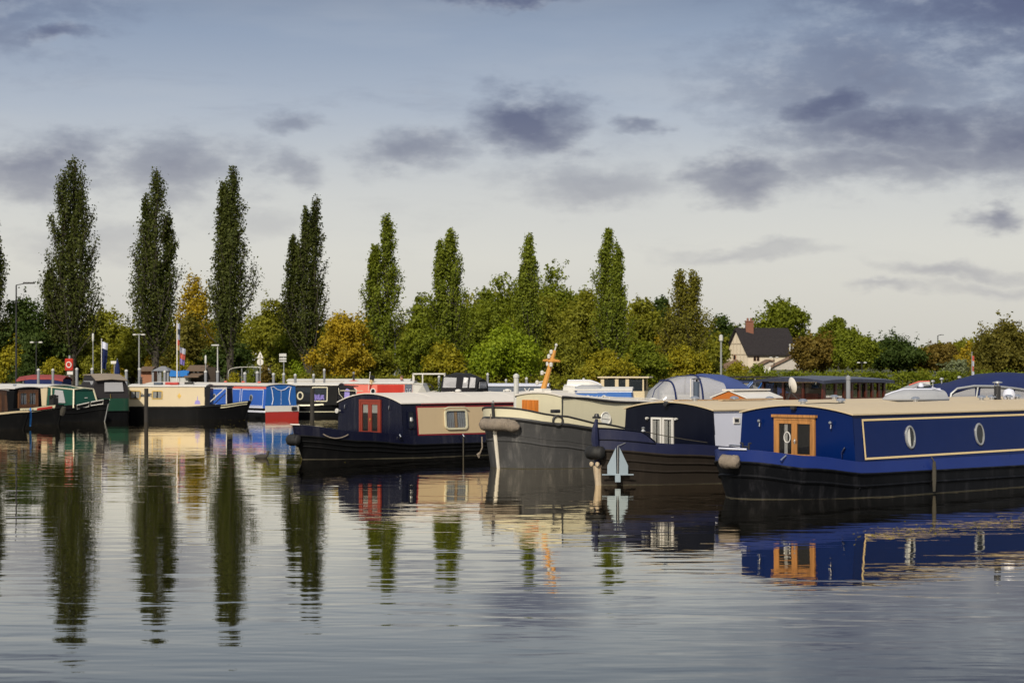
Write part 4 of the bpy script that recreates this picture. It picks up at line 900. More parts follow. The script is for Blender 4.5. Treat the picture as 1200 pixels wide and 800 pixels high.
# things on its roof
flue(B3, 9.0, .55, C3.Rz(9, .55), .66, .10, MT['slate'], MT['dark_metal'])
mb = MB(); mb.tube([V((8.92, .72, C3.Rz(9, .6))), V((8.92, .72, C3.Rz(9, .6) + .75))], .018, 6); mb.build('vent_pipe', MT['white'], B3)
mushroom(B3, 6.4, .0, C3.Rz(6.4, 0) + .03, MT['white'], .13)
mb = MB()
for i, y in enumerate((.5, .7, .9)): mb.box((7.6, y, C3.Rz(7.6, y) + .06 + .02 * i), (2.6, .17, .03))
mb.build('roof_plank', MT['plank'], B3, smooth=False)
# varnished skylight
SK = C3.Rz(11, 0) - .06
mb = MB(); mb.box((10.9, .1, SK + .06), (1.9, 1.5, .16)); mb.build('skylight_base', MT['ivory'], B3, smooth=False)
mb = MB(); x0, x1 = 10.05, 11.75
mb.slab([(x0, -.62, SK + .12), (x0, .82, SK + .12), (x0, .82, SK + .18), (x0, .10, SK + .40), (x0, -.62, SK + .18)], (x1 - x0, 0, 0)); sk = mb.build('skylight', MT['orange'], B3, smooth=False)
mb = MB(); mb.slab([(x0 - .04, -.68, SK + .185), (x0 - .04, .04, SK + .405), (x0 - .04, .04, SK + .435), (x0 - .04, -.68, SK + .215)], (x1 - x0 + .08, 0, 0)); mb.slab([(x0 - .04, .88, SK + .185), (x0 - .04, .16, SK + .405), (x0 - .04, .16, SK + .435), (x0 - .04, .88, SK + .215)], (x1 - x0 + .08, 0, 0)); mb.build('skylight_lid', MT['white'], sk, smooth=False)
mb = MB(); mb.box((10.9, .1, SK + .45), (1.8, .5, .05)); mb.build('skylight_cap', MT['pale_roof'], sk, smooth=False)
# wheelhouse
WZ0, WZ1 = 1.05, 2.40
WH = [(12.45, -1.30), (18.6, -1.30), (18.6, 1.30), (12.45, 1.30)]
mb = MB(); mb.box((14.75, 0, (WZ0 + 1.80) / 2), (3.25, 2.62, 1.80 - WZ0)); mb.build('wheelhouse_base', MT['varnish'], B3, smooth=False)
mb = MB()
xs = [13.15, 13.75, 14.2, 14.6, 15.0, 15.35, 15.7, 16.05, 16.35]
for i, x in enumerate(xs):
    for y in (-1.26, 1.26):
        if i == 0: mb.slab([(x - .10, y - .04, 1.80), (x + .02, y - .04, 1.80), (x + .06, y - .04, WZ1), (x - .04, y - .04, WZ1)][::1], (0, .08, 0))
        else: mb.box((x, y, (1.8 + WZ1) / 2), (.10, .08, WZ1 - 1.8))
for y in (-.42, .42):
    for x in (13.15, 16.35): mb.box((x, y, (1.8 + WZ1) / 2), (.08, .08, WZ1 - 1.8))
for y in (-1.26, 1.26): mb.box((14.75, y, WZ1 - .04), (3.2, .07, .07)); mb.box((14.75, y, 1.83), (3.2, .07, .06))
mb.build('wheelhouse_post', MT['varnish'], B3, smooth=False)
mb = MB()
for y in (-1.26, 1.26):
    for i in range(8):
        if y < 0 and i == 6: continue
        mb.slab([(xs[i] + .05, y, 1.86), (xs[i + 1] - .05, y, 1.86), (xs[i + 1] - .05, y, WZ1 - .07), (xs[i] + .05, y, WZ1 - .07)], (0, .008, 0))
for x in (13.15, 16.35):
    for y0, y1 in ((-1.22, -.46), (-.38, .38), (.46, 1.22)): mb.slab([(x, y0, 1.86), (x, y1, 1.86), (x, y1, WZ1 - .07), (x, y0, WZ1 - .07)], (.008, 0, 0))
mb.build('wheelhouse_glass', MT['clear'], B3, smooth=False)
mb = MB(); rows = []
for x, zz in ((12.85, 0), (13.4, .03), (14.5, .05), (16, .02), (16.65, -.01)):
    rows.append([(x, y, WZ1 + zz + .10 * (1 - (y / 1.5) ** 2) + .02) for y in np.linspace(-1.48, 1.48, 11)] + [(x, y, WZ1 + zz - .02 - (.06 if abs(y) > 1.4 else 0)) for y in np.linspace(1.48, -1.48, 11)])
mb.grid(rows, closed_u=True); mb.add(rows[0], [tuple(range(22))], smooth=False); mb.add(rows[-1], [tuple(range(22))], smooth=False); mb.build('wheelhouse_roof', MT['wheel_roof'], B3)
mb = MB(); mb.box((13.07, -.15, WZ1 - .01), (.05, 2.2, .07)); mb.build('roof_fascia', MT['light_wood'], B3, smooth=False)
mb = MB(); mb.box((14.1, .2, 1.98), (.7, .8, .34)); mb.box((13.85, .2, 2.20), (.14, .7, .4)); mb.build('helm_seat', MT['light_wood'], B3, smooth=False, bevel=.03)
mb = MB(); mb.box((14.8, .7, 2.05), (.5, .5, .42)); mb.build('locker', MT['tarp_blue'], B3, smooth=False, bevel=.03)
mb = MB(); mb.box((13.45, -.1, 1.90), (.3, 1.6, .20)); mb.build('console', MT['varnish'], B3, smooth=False)
# fairlead, ropes, stem band, fender
for x in (1.0,):
    q = H3.pt(x, zt3(x) - .13, -1, .02); t = (H3.pt(x + .1, zt3(x), -1) - H3.pt(x - .1, zt3(x), -1)).normalized()
    mb = MB(); mb.tube([q + t * (.14 * math.cos(a)) + V((0, 0, .14 * math.sin(a))) for a in np.linspace(0, 6.28, 17)[:-1]], .030, 8, closed=True); mb.build('fairlead_ring', MT['dark_metal'], B3)
    mb = MB(); mb.box(q + V((0, .10, .26)), (.26, .16, .10)); mb.build('bollard', MT['dark_metal'], B3, smooth=False, bevel=.02)
mb = MB(); mb.tube([V((H3.pt(0, z, 1).x - .035, 0, z)) for z in (-.3, .0, .4, .9, 1.2)], [.05, .05, .055, .06, .06], 8); mb.build('stem_band', P('whitewashed_stem', (.58, .54, .46), .7, .2, .6, (.3, .26, .2), scale=3), B3)
mb = MB(); mb.tube([V((H3.pt(0, z, 1).x - .03, 0, z)) for z in (1.35, 1.7, 1.86)], [.05, .045, .035], 8); mb.build('stem_post', MT['dark_metal'], B3)
mb = MB(); mb.tube([(H3.pt(0, 1.7, 1).x + .25, .3, 1.3), (H3.pt(0, 1.7, 1).x + .25, .3, 1.92)], .03, 8); mb.build('jackstaff', MT['galv'], B3)
f = [wpos(B3, H3.pt(x, z, sd, .13)) for x, z, sd in ((.12, 1.22, 1), (.04, 1.24, 1), (0, 1.24, -1), (.03, 1.25, -1), (.08, 1.25, -1), (.15, 1.22, -1), (.26, 1.17, -1))]
fender_tube('rope_fender', f, .165, MT['rope'], 'long pale woven rope fender wrapped round the bow of the grey steel barge')
a = wpos(B3, H3.pt(0, 1.35, 1, .05)) + V((-.05, -.08, 0)); mb = MB(); mb.tube([a + V((0, 0, .2)), a, a + V((-.05, 0, -.12))], .02, 6); mb.tube([a + V((-.25, 0, -.45)), a + V((-.24, 0, -.75)), a + V((-.30, 0, -.9))], .022, 6)
mb.tube([a + V((-.30, 0, -.9)), a + V((-.36, 0, -.95)), a + V((-.33, 0, -1.05))], [.03, .05, .02], 6); tag(mb.build('mooring_rope', MT['rope']), 'short white rope with a knot at the stem of the grey steel barge', 'rope')
# ---- cream and navy barge ----------------------------------------------------------------
zt4 = lambda x: interp(x, [(0, 1.08), (1.5, .86), (3.2, .70), (7, .68), (12, .76)])
zk4 = lambda x: interp(x, [(0, .74), (1.5, .56), (3.2, .41), (7, .40), (12, .45)])
B4 = boat('canal_barge', 'navy and cream barge with red glazed doors, left of the grey steel barge', 'barge', (-6.5, 63.7), 46)
H4 = Hull(11.6, 3.55, 3.5, .45, 1.8, 1.4, .25, zt4)
H4.band('hull', MT['black'], B4, lambda x: -.45, zk4, rows=7)
H4.band('gunwale_strip', MT['navy'], B4, zk4, zt4, .012, rows=4, solid=.03, out2=-.06)
for dz in (.0, -.17, -.33): H4.rail('rubbing_strake', MT['black'], B4, lambda x, dz=dz: zk4(x) + dz * (1 - .3 * smooth(0, 4, x)), .030 if dz == 0 else .024, .012)
H4.rail('tidemark', MT['grime_grey'], B4, lambda x: .008, .009, .0)
H4.deck('deck', MT['navy'], B4, lambda x: zt4(x) - (.34 if x < 2.6 else .02), .06)
H4.rail('bow_rim', MT['white'], B4, lambda x: zt4(x) + .012, .022, -.02, 0, .12)
C4 = Cabin(2.7, 11.2, 3.30, lambda x: zt4(x) - .03 if x > 2.9 else zt4(x) - .33, lambda x: 1.70 - .02 * smooth(4, 11, x), .30, .10)
C4.build(B4, MT['navy'], MT['navy'], MT['pale_roof'], .05, .035)
side_panel(B4, C4, -1, 3.30, 10.9, .02, .93, MT['crimson'], .006, 'red_border', .0, .002)
side_panel(B4, C4, -1, 3.35, 10.85, .07, .88, MT['tan'], .006, 'cream_panel', .0, .009)
mb = MB(); mb.tube([C4.S(x, 1.0, -1, .045) + V((0, 0, -.01)) for x in np.linspace(3.5, 11.2, 12)], .018, 6); mb.build('roof_line', MT['crimson'], B4)
Mw = C4.M(4.95, .50, -1) @ Matrix.Translation((0, 0, .016)); w4 = window(B4, Mw, .98, .66, MT['ivory'], MT['clear'], .14, .06, .05, MT['curtain_blue'], 'window')
mb = MB(); mb.box((0, 0, .012), (.11, .52, .008), Mw); mb.build('window_post', MT['plank'], w4, smooth=False)
mb = MB(); mb.tube([(-.52, .33, .06), (-.36, .385, .07), (.36, .385, .07), (.52, .33, .06)], .022, 6, Mw); mb.build('drip_rail', MT['ivory'], w4)
window(B4, C4.M(8.3, .50, -1) @ Matrix.Translation((0, 0, .016)), .98, .66, MT['ivory'], MT['clear'], .14, .06, .05, MT['curtain_blue'], 'window')
window(B4, C4.M(3.06, .52, -1), .30, .56, MT['navy'], MT['glass'], .03, .04, .03, None, 'side_hatch')
glazed_doors(B4, C4.MF(-.05, .66), 1.06, 1.17, MT['door_red'], MT['clear'], .0, None, .11, MT['brass'])
mb = MB()
for y in (.17, -.27): mb.slab(rrect(.26, .30, 0, cx=-y, cy=0), (0, 0, .004), M=C4.MF(0, 1.55) @ Matrix.Translation((0, 0, .012)))
mb.build('door_curtain', MT['curtain'], B4, smooth=False)
for y in (1.2, -1.0):
    mb = MB(); mb.tube([(0, -.08, .0), (0, -.05, .05), (0, .05, .05), (0, .08, 0)], .014, 6, C4.MF(y, 1.58)); mb.build('grab_handle', MT['chrome'], B4)
mb = MB(); mb.tube([(0, 0, -.02), (0, 0, .08)], .03, 8, C4.MF(1.50, 1.44)); mb.lathe([(.04, .05), (.075, .08), (.085, .12), (.075, .135), (0, .14)], 16, C4.MF(1.52, 1.44)); mb.build('headlamp', MT['lamp'], B4)
mb = MB(); mb.lathe([(.05, 0), (.07, .03), (.06, .14), (0, .15)], 12, C4.M(3.06, .45, -1) @ Matrix.Rotation(R(-90), 4, 'X')); mb.build('side_light', MT['galv'], B4)
for x in (4.4, 6.2, 8.0, 9.8):
    mb = MB(); mb.tube([(x, y, C4.Rz(x, y) + .035) for y in np.linspace(-1.5, 1.5, 11)], .014, 6); mb.build('roof_seam', MT['pale_roof'], B4)
mushroom(B4, 7.0, .5, C4.Rz(7, .5) + .03, MT['white'], .11); mushroom(B4, 9.3, .5, C4.Rz(9.3, .5) + .03, MT['white'], .11)
for x in (2.6, 5.1): 
    mb = MB(); q = H4.pt(x, zt4(x) - .08, -1, .02); mb.tube([q + V((0, 0, .09)), q + V((0, -.06, .02)), q + V((0, 0, -.05))], .022, 6); mb.build('fender_eye', MT['chrome'], B4)
q = H4.pt(5.1, .3, -1, .05); mb = MB(); mb.tube([wpos(B4, H4.pt(5.1, z, -1, .045)) for z in (.62, .35, .0, -.1)], .022, 6); tag(mb.build('fender_rope', MT['rope_dark']), 'dark rope hanging straight into the water from the side of the navy and cream barge', 'rope')
f = [wpos(B4, H4.pt(x, .62 - .25 * x, sd, .14)) for x, sd in ((.08, 1), (.03, 1), (0, -1), (.02, -1), (.08, -1))]
fender_tube('bow_fender', f, .17, MT['clutter_black'], 'black bow fender at the left-hand stem of the navy and cream barge')
a = wpos(B4, H4.pt(.55, .80, -1, .03)); b = wpos(B4, H4.pt(1.15, .78, -1, .03)); mb = MB(); mb.tube([a.lerp(b, t) - V((0, 0, .5 * t * (1 - t))) for t in np.linspace(0, 1, 9)], .018, 6); tag(mb.build('bow_rope', MT['rope']), 'pale loop of rope on the bow of the navy and cream barge', 'rope')
for nm, o, pts in (('B1', B1, [H1.pt(0, 0, 1), H1.pt(0, 1.1, 1), C1.S(2.0, 1, -1), C1.S(2.0, 1, 1)]), ('B2', B2, [H2.pt(0, 0, 1), H2.pt(0, 1.1, 1), C2.S(2.5, 1, -1), C2.S(2.5, 1, 1)]), ('B3', B3, [H3.pt(0, 0, 1), H3.pt(0, 1.72, 1), C3.S(1.55, 1, -1), C3.S(1.55, 1, 1), V((12.85, -1.3, 2.40)), V((16.65, -1.3, 2.40))]), ('B4', B4, [H4.pt(0, 0, 1), H4.pt(0, 1.08, 1), C4.S(2.7, 1, -1), C4.S(2.7, 1, 1), C4.S(11, 1, -1)])):
    for p in pts: pr(nm, o, p)
# ------------------------------------------------------------------ narrowboats on the left
def simple_boat(name, label, cat, bow_px, D, deg, L, B, hull_m, strip_m, deck_m, zt, zk, bl=2.6, rake=.35, p=1.7, q=1.4, stern=.0, group=None, strakes=1, hull_solid=0):
    o = boat(name, label, cat, at(bow_px, D, 0), deg, group)
    h = Hull(L, B, bl, rake, p, q, .3, zt, stern)
    h.band('hull', hull_m, o, lambda x: -.4, zk, rows=5)
    h.band('gunwale_strip', strip_m, o, zk, zt, .010, rows=3, out2=-.03)
    for k in range(strakes): h.rail('rubbing_strake', hull_m, o, lambda x, k=k: zk(x) - .22 * k, .03, .012)
    h.deck('deck', deck_m, o, lambda x: zt(x) - .03, .03)
    return o, h
nz = lambda x: interp(x, [(0, .98), (1.4, .78), (3, .68), (30, .66)]); nk = lambda x: interp(x, [(0, .86), (1.4, .68), (3, .60), (30, .58)])
# cream narrowboat, bow to the right
o, h = simple_boat('narrowboat', 'cream narrowboat with black hull, bow to the right, beside the bright blue boat', 'narrowboat', 287, 109.6, -84, 6.3, 2.15, MT['black'], MT['black'], MT['black'], nz, nk)
c = Cabin(1.95, 6.1, 1.9, .65, 1.72, .10, .10); c.build(o, MT['cream'], MT['navy'], MT['white'], .05, .05)
for x in (4.55, 5.75): window(o, c.M(x, .60, 1), .58, .46, MT['brass'], MT['clear'], .06, .05, .03, MT['curtain'])
squiggle(o, c.M(5.15, .62, 1), .62, .30, MT['slate'], 3, 11, .016)
mb = MB(); mb.slab([(0, -.16, 0), (.11, 0, 0), (0, .16, 0), (-.11, 0, 0)], (0, 0, .01), M=c.M(3.35, .55, 1)); mb.build('diamond', MT['brass'], o, smooth=False)
mb = MB(); mb.slab([(-.16, -.22, 0), (.16, -.22, 0), (.12, -.05, 0), (.02, .0, 0), (.01, .22, 0), (-.01, .22, 0), (-.02, .0, 0), (-.12, -.05, 0)], (0, 0, .01), M=c.M(2.35, .35, 1)); mb.build('painted_bell', MT['purple'], o, smooth=False)
mb = MB()
for y in (.8, -.8): mb.tube([(1.95, y, 1.68), (.85, y * .8, 1.68), (.85, y * .8, .75)], .035, 6); mb.tube([(1.9, y, .75), (.9, y * .8, 1.66)], .025, 6)
mb.tube([(.85, .64, 1.68), (.85, -.64, 1.68)], .035, 6); mb.build('cratch_frame', MT['white'], o)
mb = MB(); mb.slab([(1.95, .85, 1.70), (.75, .65, 1.70), (.75, -.65, 1.70), (1.95, -.85, 1.70)], (0, 0, .05)); mb.slab([(1.72, .86, .72), (1.98, .88, .72), (1.98, .88, 1.70), (1.66, .86, 1.70)], (0, .02, 0)); mb.slab([(.80, .6, .8), (.80, -.6, .8), (.86, -.62, 1.68), (.86, .62, 1.68)], (.02, 0, 0)); mb.build('cratch_cover', MT['canvas_black'], o, smooth=False)
mb = MB(); xs = np.linspace(.12, 1.25, 8); mb.grid([[h.pt(x, nz(x) - .20, 1, .02) for x in xs], [h.pt(x, nz(x) - .03, 1, .01) for x in xs]]); nb = mb.build('name_board', MT['ivory'], o, solid=.01)
flue(o, 5.6, .3, 1.8, .32, .07, MT['dark_metal'], MT['dark_metal'])
for x, y, m in ((4.6, .5, 'slate'), (4.0, .4, 'red'), (3.7, .5, 'red'), (3.0, .2, 'clutter_black')):
    mb = MB(); mb.box((x, y, 1.90), (.45, .3, .14)); mb.build('roof_box', MT[m], o, smooth=False, bevel=.03)
mb = MB(); mb.tube([(2.9, .9, .8), (2.6, .6, 1.95), (2.4, .5, 2.0)], .012, 5); mb.build('aerial_wire', MT['dark_metal'], o)
# green boat seen from its stern, dark canopy
o = boat('narrowboat', 'dark green boat seen stern-on under a black canopy with a taupe top', 'narrowboat', at(131, 106.8, 0), -28)
h = Hull(4.2, 2.0, .35, .02, 4, 4, .05, lambda x: .62)
h.band('hull', MT['black'], o, lambda x: -.4, lambda x: .45, rows=3); h.band('counter', MT['green'], o, lambda x: .45, lambda x: 1.15, .0, rows=3); h.rail('rubbing_strake', MT['black'], o, lambda x: .47, .035, .01); h.deck('deck', MT['black'], o, lambda x: 1.1, .02)
mb = MB(); sec = lambda x, k: [(x + (.10 if z > 1.6 else 0) * k, y, z) for y, z in ((-.98, 1.12), (-.92, 1.75), (-.74, 2.12 + .2 * min(1, max(0, x - .12))), (0, 2.16 + .2 * min(1, max(0, x - .12))), (.74, 2.12 + .2 * min(1, max(0, x - .12))), (.92, 1.75), (.98, 1.12))]
mb.grid([sec(.12, 1), sec(1.1, 0), sec(2.6, -1)]); mb.add(sec(.12, 1), [tuple(range(7))], smooth=False); mb.add(sec(2.6, -1), [tuple(range(7))], smooth=False); cn = mb.build('canopy', MT['canvas_charcoal'], o, smooth=False)
mb = MB(); mb.grid([[(.04, -.86, 2.08), (.04, 0, 2.15), (.04, .86, 2.08)], [(.10, -.84, 2.13), (.10, 0, 2.20), (.10, .84, 2.13)], [(1.15, -.78, 2.40), (1.15, 0, 2.45), (1.15, .78, 2.40)], [(2.65, -.78, 2.38), (2.65, 0, 2.43), (2.65, .78, 2.38)]], smooth=False); mb.build('canopy_top', MT['canvas_brown'], o, smooth=False, solid=.05)
mb = MB(); mb.slab([(.125, -.66, 1.50), (.125, .36, 1.50), (.20, .34, 1.98), (.20, -.62, 1.98)], (-.04, 0, 0)); mb.build('canopy_window', MT['film'], cn, smooth=False)
mb = MB(); mb.slab([(.5, .935, 1.35), (2.3, .935, 1.35), (2.3, .80, 2.05), (.6, .80, 2.05)], (0, .03, 0)); mb.build('canopy_window', MT['film'], cn, smooth=False)
mb = MB(); mb.tube([(.02, .05, .2), (.02, .05, 1.1), (.10, .05, 1.36)], .022, 6); mb.build('tiller', MT['brass'], o)
c = Cabin(2.7, 4.1, 1.8, .62, 1.70, .08, .1); c.build(o, MT['green'], MT['green'], MT['canvas_charcoal'])
# green and cream narrowboat, bow to the right
o, h = simple_boat('narrowboat', 'narrowboat with dark green bow cover in cream frames and white-edged bow panels', 'narrowboat', 122, 104.4, -54, 11, 2.15, MT['black'], MT['black'], MT['black'], lambda x: interp(x, [(0, 1.16), (1.4, .86), (3, .70), (30, .66)]), lambda x: interp(x, [(0, .86), (1.4, .66), (3, .58), (30, .56)]), strakes=2)
c = Cabin(3.3, 10.8, 1.9, .66, 1.74, .10, .1); c.build(o, MT['cream'], MT['cream'], MT['white'], .05, .05)
window(o, c.M(4.4, .55, 1), .8, .5, MT['ivory'], MT['glass'], .05, .04, .03); window(o, c.M(6.0, .55, 1), .8, .5, MT['ivory'], MT['glass'], .05, .04, .03)
mb = MB(); A = [(1.35, -.86, .74), (1.35, .86, .74), (1.55, .66, 1.62), (1.55, -.66, 1.62)]; Bk = [(3.3, -.92, .70), (3.3, .92, .70), (3.3, .80, 1.78), (3.3, -.80, 1.78)]
mb.slab(A, (.03, 0, 0)); mb.add(A + Bk, [(1, 5, 6, 2), (0, 3, 7, 4), (2, 6, 7, 3)], smooth=False); cv = mb.build('cratch_cover', MT['canvas_green'], o, smooth=False)
mb = MB()
for y in (.86, -.86): mb.tube([(1.33, y, .70), (1.53, y * .77, 1.64)], .045, 6); mb.tube([(1.53, y * .77, 1.64), (3.3, y * .93, 1.76)], .035, 6)
mb.tube([(1.53, .67, 1.64), (1.50, 0, 1.70), (1.53, -.67, 1.64)], .045, 6); mb.tube([(2.9, .93, .72), (3.0, .84, 1.72)], .04, 6); mb.build('cratch_frame', MT['ivory'], o)
mb = MB(); mb.slab([(1.9, .885, .95), (2.75, .92, .95), (2.75, .82, 1.62), (2.2, .785, 1.58)], (0, .02, 0)); mb.build('cover_window', MT['film'], cv, smooth=False)
mb = MB(); mb.box((1.44, -.1, 1.2), (.03, .18, .04)); mb.build('cover_badge', MT['white'], cv)
for x0, x1 in ((.15, .62), (.70, 1.25)):
    mb = MB(); zz = lambda x: interp(x, [(0, 1.16), (1.4, .86), (3, .70)])
    for sd in (1, -1):
        P4 = [h.pt(x0, zz(x0) - .24, sd, .02), h.pt(x1, zz(x1) - .22, sd, .02), h.pt(x1, zz(x1) - .03, sd, .012), h.pt(x0, zz(x0) - .03, sd, .012)]
        mb.tube(P4, .026, 4, closed=True)
    mb.build('bow_panel_edge', MT['white'], o)
mb = MB(); mb.tube([h.pt(0, z, 1) + V((-.04, -.03, 0)) for z in (.9, .5, .1, -.1)], .03, 6); mb.build('stem_band', MT['galv'], o)
# brown doors
o, h = simple_boat('narrowboat', 'black narrowboat with brown glazed bow doors and a red panel on its bow', 'narrowboat', 69, 100, -58, 9, 2.15, MT['black'], MT['black'], MT['black'], lambda x: interp(x, [(0, .98), (1.5, .80), (3, .70), (30, .66)]), lambda x: interp(x, [(0, .80), (1.4, .64), (3, .56), (30, .56)]))
c = Cabin(2.1, 8.8, 1.95, .62, 1.72, .08, .1); c.build(o, MT['black'], MT['black'], MT['white'], .10, .04)
glazed_doors(o, c.MF(0, .66), 1.35, 1.02, MT['brown_wood'], MT['clear'], .12, MT['curtain_blue'], .12, MT['brass'])
for sd in (1, -1):
    mb = MB(); xs = np.linspace(.25, 1.75, 8); f = lambda x: interp(x, [(0, .98), (1.5, .80), (3, .70)])
    mb.grid([[h.pt(x, f(x) - .22, sd, .02) for x in xs], [h.pt(x, f(x) - .02, sd, .012) for x in xs]]); bp = mb.build('bow_panel', MT['ivory'], o, solid=.01)
    mb = MB(); xs = np.linspace(.35, .95, 5); mb.grid([[h.pt(x, f(x) - .18, sd, .032) for x in xs], [h.pt(x, f(x) - .06, sd, .026) for x in xs]]); mb.build('red_panel', MT['red'], bp, solid=.005)
    mb = MB(); 
    for i in range(5): x = 1.08 + .11 * i; mb.tube([h.pt(x, f(x) - .17, sd, .034), h.pt(x + .05, f(x) - .08, sd, .034), h.pt(x + .09, f(x) - .16, sd, .034)], .012, 4)
    mb.build('lettering', MT['slate'], bp)
mb = MB(); mb.tube([(.35, 0, .85), (.35, 0, 1.45)], .10, 8); mb.tube([(.35, -.28, 1.36), (.35, .28, 1.36)], .06, 6); mb.box((.35, 0, 1.05), (.3, .34, .5)); mb.build('bow_stud', MT['clutter_black'], o)
mb = MB(); mb.tube([h.pt(.02, z, 1) + V((-.10, 0, 0)) for z in (.85, .65, .45)], [.10, .14, .10], 8); tag(mb.build('bow_fender', MT['rope_dark'], o), None)
mushroom(o, 3, 0, 1.82, MT['chrome'], .1)
# far-left bow with brown cabin
o, h = simple_boat('narrowboat', 'black narrowboat bow with a beige edge and a blue rope, at the far left', 'narrowboat', 28, 93, -60, 8, 2.2, MT['black'], MT['black'], MT['black'], lambda x: interp(x, [(0, .86), (1.5, .74), (3, .66), (30, .64)]), lambda x: interp(x, [(0, .74), (1.4, .60), (3, .54), (30, .54)]))
c = Cabin(1.9, 7.8, 1.95, .6, 1.70, .08, .1); c.build(o, MT['brown_wood'], MT['brown_wood'], MT['white'], .08, .04)
glazed_doors(o, c.MF(0, .64), 1.0, .98, MT['brown_wood'], MT['clear'], .12, None, .10)
h.band('bow_edge', MT['cream'], o, lambda x: interp(x, [(0, .73), (1.5, .62), (3, .55), (30, .55)]), lambda x: interp(x, [(0, .84), (1.5, .71), (3, .62), (30, .60)]), .022, rows=2)
mb = MB(); a = wpos(o, h.pt(.30, .86, -1, .05)); mb.tube([a + V((0, .05, .08)), a, a + V((.02, -.05, -.35)), a + V((0, -.05, -.75))], [.03, .05, .06, .04], 6); tag(mb.build('mooring_rope', MT['tarp_blue']), 'bright blue rope hanging over the bow at the far left', 'rope')
# red canopy boat behind
o, h = simple_boat('canal_boat', 'low boat under a faded red canopy, behind the brown-doored narrowboat', 'boat', 86, 124, -86, 7, 2.2, MT['black'], MT['black'], MT['black'], nz, nk)
c = Cabin(2.5, 6.8, 1.95, .65, 1.6, .1, .1); c.build(o, MT['dark_in'], MT['dark_in'], MT['white'])
mb = MB(); sec = lambda x, dz: [(x, y, z + dz) for y, z in ((-1.02, 2.0), (-.98, 2.12), (-.4, 2.28), (.4, 2.28), (.98, 2.12), (1.02, 2.0))]
mb.grid([sec(.35, -.12), sec(1.0, 0), sec(2.4, 0), sec(3.2, -.12)]); mb.build('canopy', MT['canvas_faded_red'], o, solid=.04)
mb = MB(); mb.slab([(.4, .96, 1.10), (2.7, .99, 1.10), (2.7, .99, 2.02), (.4, .96, 1.96)], (0, .02, 0)); mb.slab([(.35, -.9, .9), (.35, .9, .9), (.4, .9, 2.0), (.4, -.9, 2.0)], (.02, 0, 0)); mb.build('side_screen', MT['canvas_navy'], o, smooth=False)
mb = MB()
for x in (.5, 1.6, 2.8):
    for y in (.95, -.95): mb.tube([(x, y, .6), (x, y, 1.9)], .025, 6)
mb.build('canopy_frame', MT['galv'], o)
# bright blue narrowboat seen end on
o = boat('narrowboat', 'bright blue narrowboat with white scroll outlines and a red stern, end on', 'narrowboat', at(330, 111.0, 0), -38)
h = Hull(14, 2.1, .30, .05, 4, 4, .03, lambda x: .62)
h.band('hull', MT['black'], o, lambda x: -.4, lambda x: .32, rows=3); h.band('gunwale_strip', MT['lilac_white'], o, lambda x: .32, lambda x: .42, .005, rows=2); h.band('upper_strip', MT['black'], o, lambda x: .42, lambda x: .55, .0, rows=2); h.deck('deck', MT['black'], o, lambda x: .53)
mb = MB(); mb.slab([(-.06, -1.0, -.3), (-.06, 1.0, -.3), (-.08, 1.04, .36), (-.08, -1.04, .36)], (.05, 0, 0)); mb.build('stern_plate', MT['red'], o, smooth=False)
mb = MB(); mb.slab([(-.09, -1.05, .36), (-.09, 1.05, .36), (-.09, 1.05, .68), (-.09, -1.05, .68)], (.06, 0, 0)); mb.build('white_band', MT['white'], o, smooth=False)
mb = MB(); mb.box((-.14, -.72, .52), (.06, .34, .20)); mb.build('fender_pad', MT['clutter_black'], o, smooth=False, bevel=.04)
c = Cabin(.06, 13.7, 1.98, .55, 1.74, .10, .09); c.build(o, MT['bright_blue'], MT['mid_blue'], MT['pale_roof'], .05, .05)
side_panel(o, c, 1, .3, 4.6, .0, .06, MT['lilac_white'], .01, 'side_line'); line_frame(o, [(.35, .10), (2.6, .10), (2.6, .84), (.35, .84)], MT['lilac_white'], .04, .008, side=1, cab=c); line_frame(o, [(2.8, .10), (6.6, .10), (6.6, .84), (2.8, .84)], MT['lilac_white'], .04, .008, side=1, cab=c)
side_panel(o, c, 1, .1, 9, .87, .97, MT['coral'], .006, 'top_line')
for x in (1.6, 3.9, 5.6): porthole(o, c.M(x, .45, 1), .17, .19, MT['galv'], MT['glass'], .05, .03)
mb = MB(); pts = [(-.58, -.50, .0), (-.50, -.2, 0), (-.56, .25, 0), (-.64, .46, 0), (-.46, .48, 0), (-.25, .34, 0), (0, .28, 0), (.25, .34, 0), (.46, .48, 0), (.64, .46, 0), (.56, .25, 0), (.50, -.2, 0), (.58, -.50, 0)]
mb.tube(pts, .025, 5, c.MF(0, 1.22) @ Matrix.Translation((0, 0, .01))); mb.tube([(0, -.5, .01), (0, .28, .01)], .008, 4, c.MF(0, 1.22)); mb.build('scroll_outline', MT['lilac_white'], o)
side_panel(o, c, -1, .1, .9, .1, .95, MT['coral'], .01, 'side_corner')
squiggle(o, c.M(.55, .5, -1), .5, .8, MT['white'], 8, 3, .03, 'painted_scroll')
for x, y in ((2, .2), (4.4, -.2), (6, 0)): mushroom(o, x, y, 1.86, MT['coral'], .1)
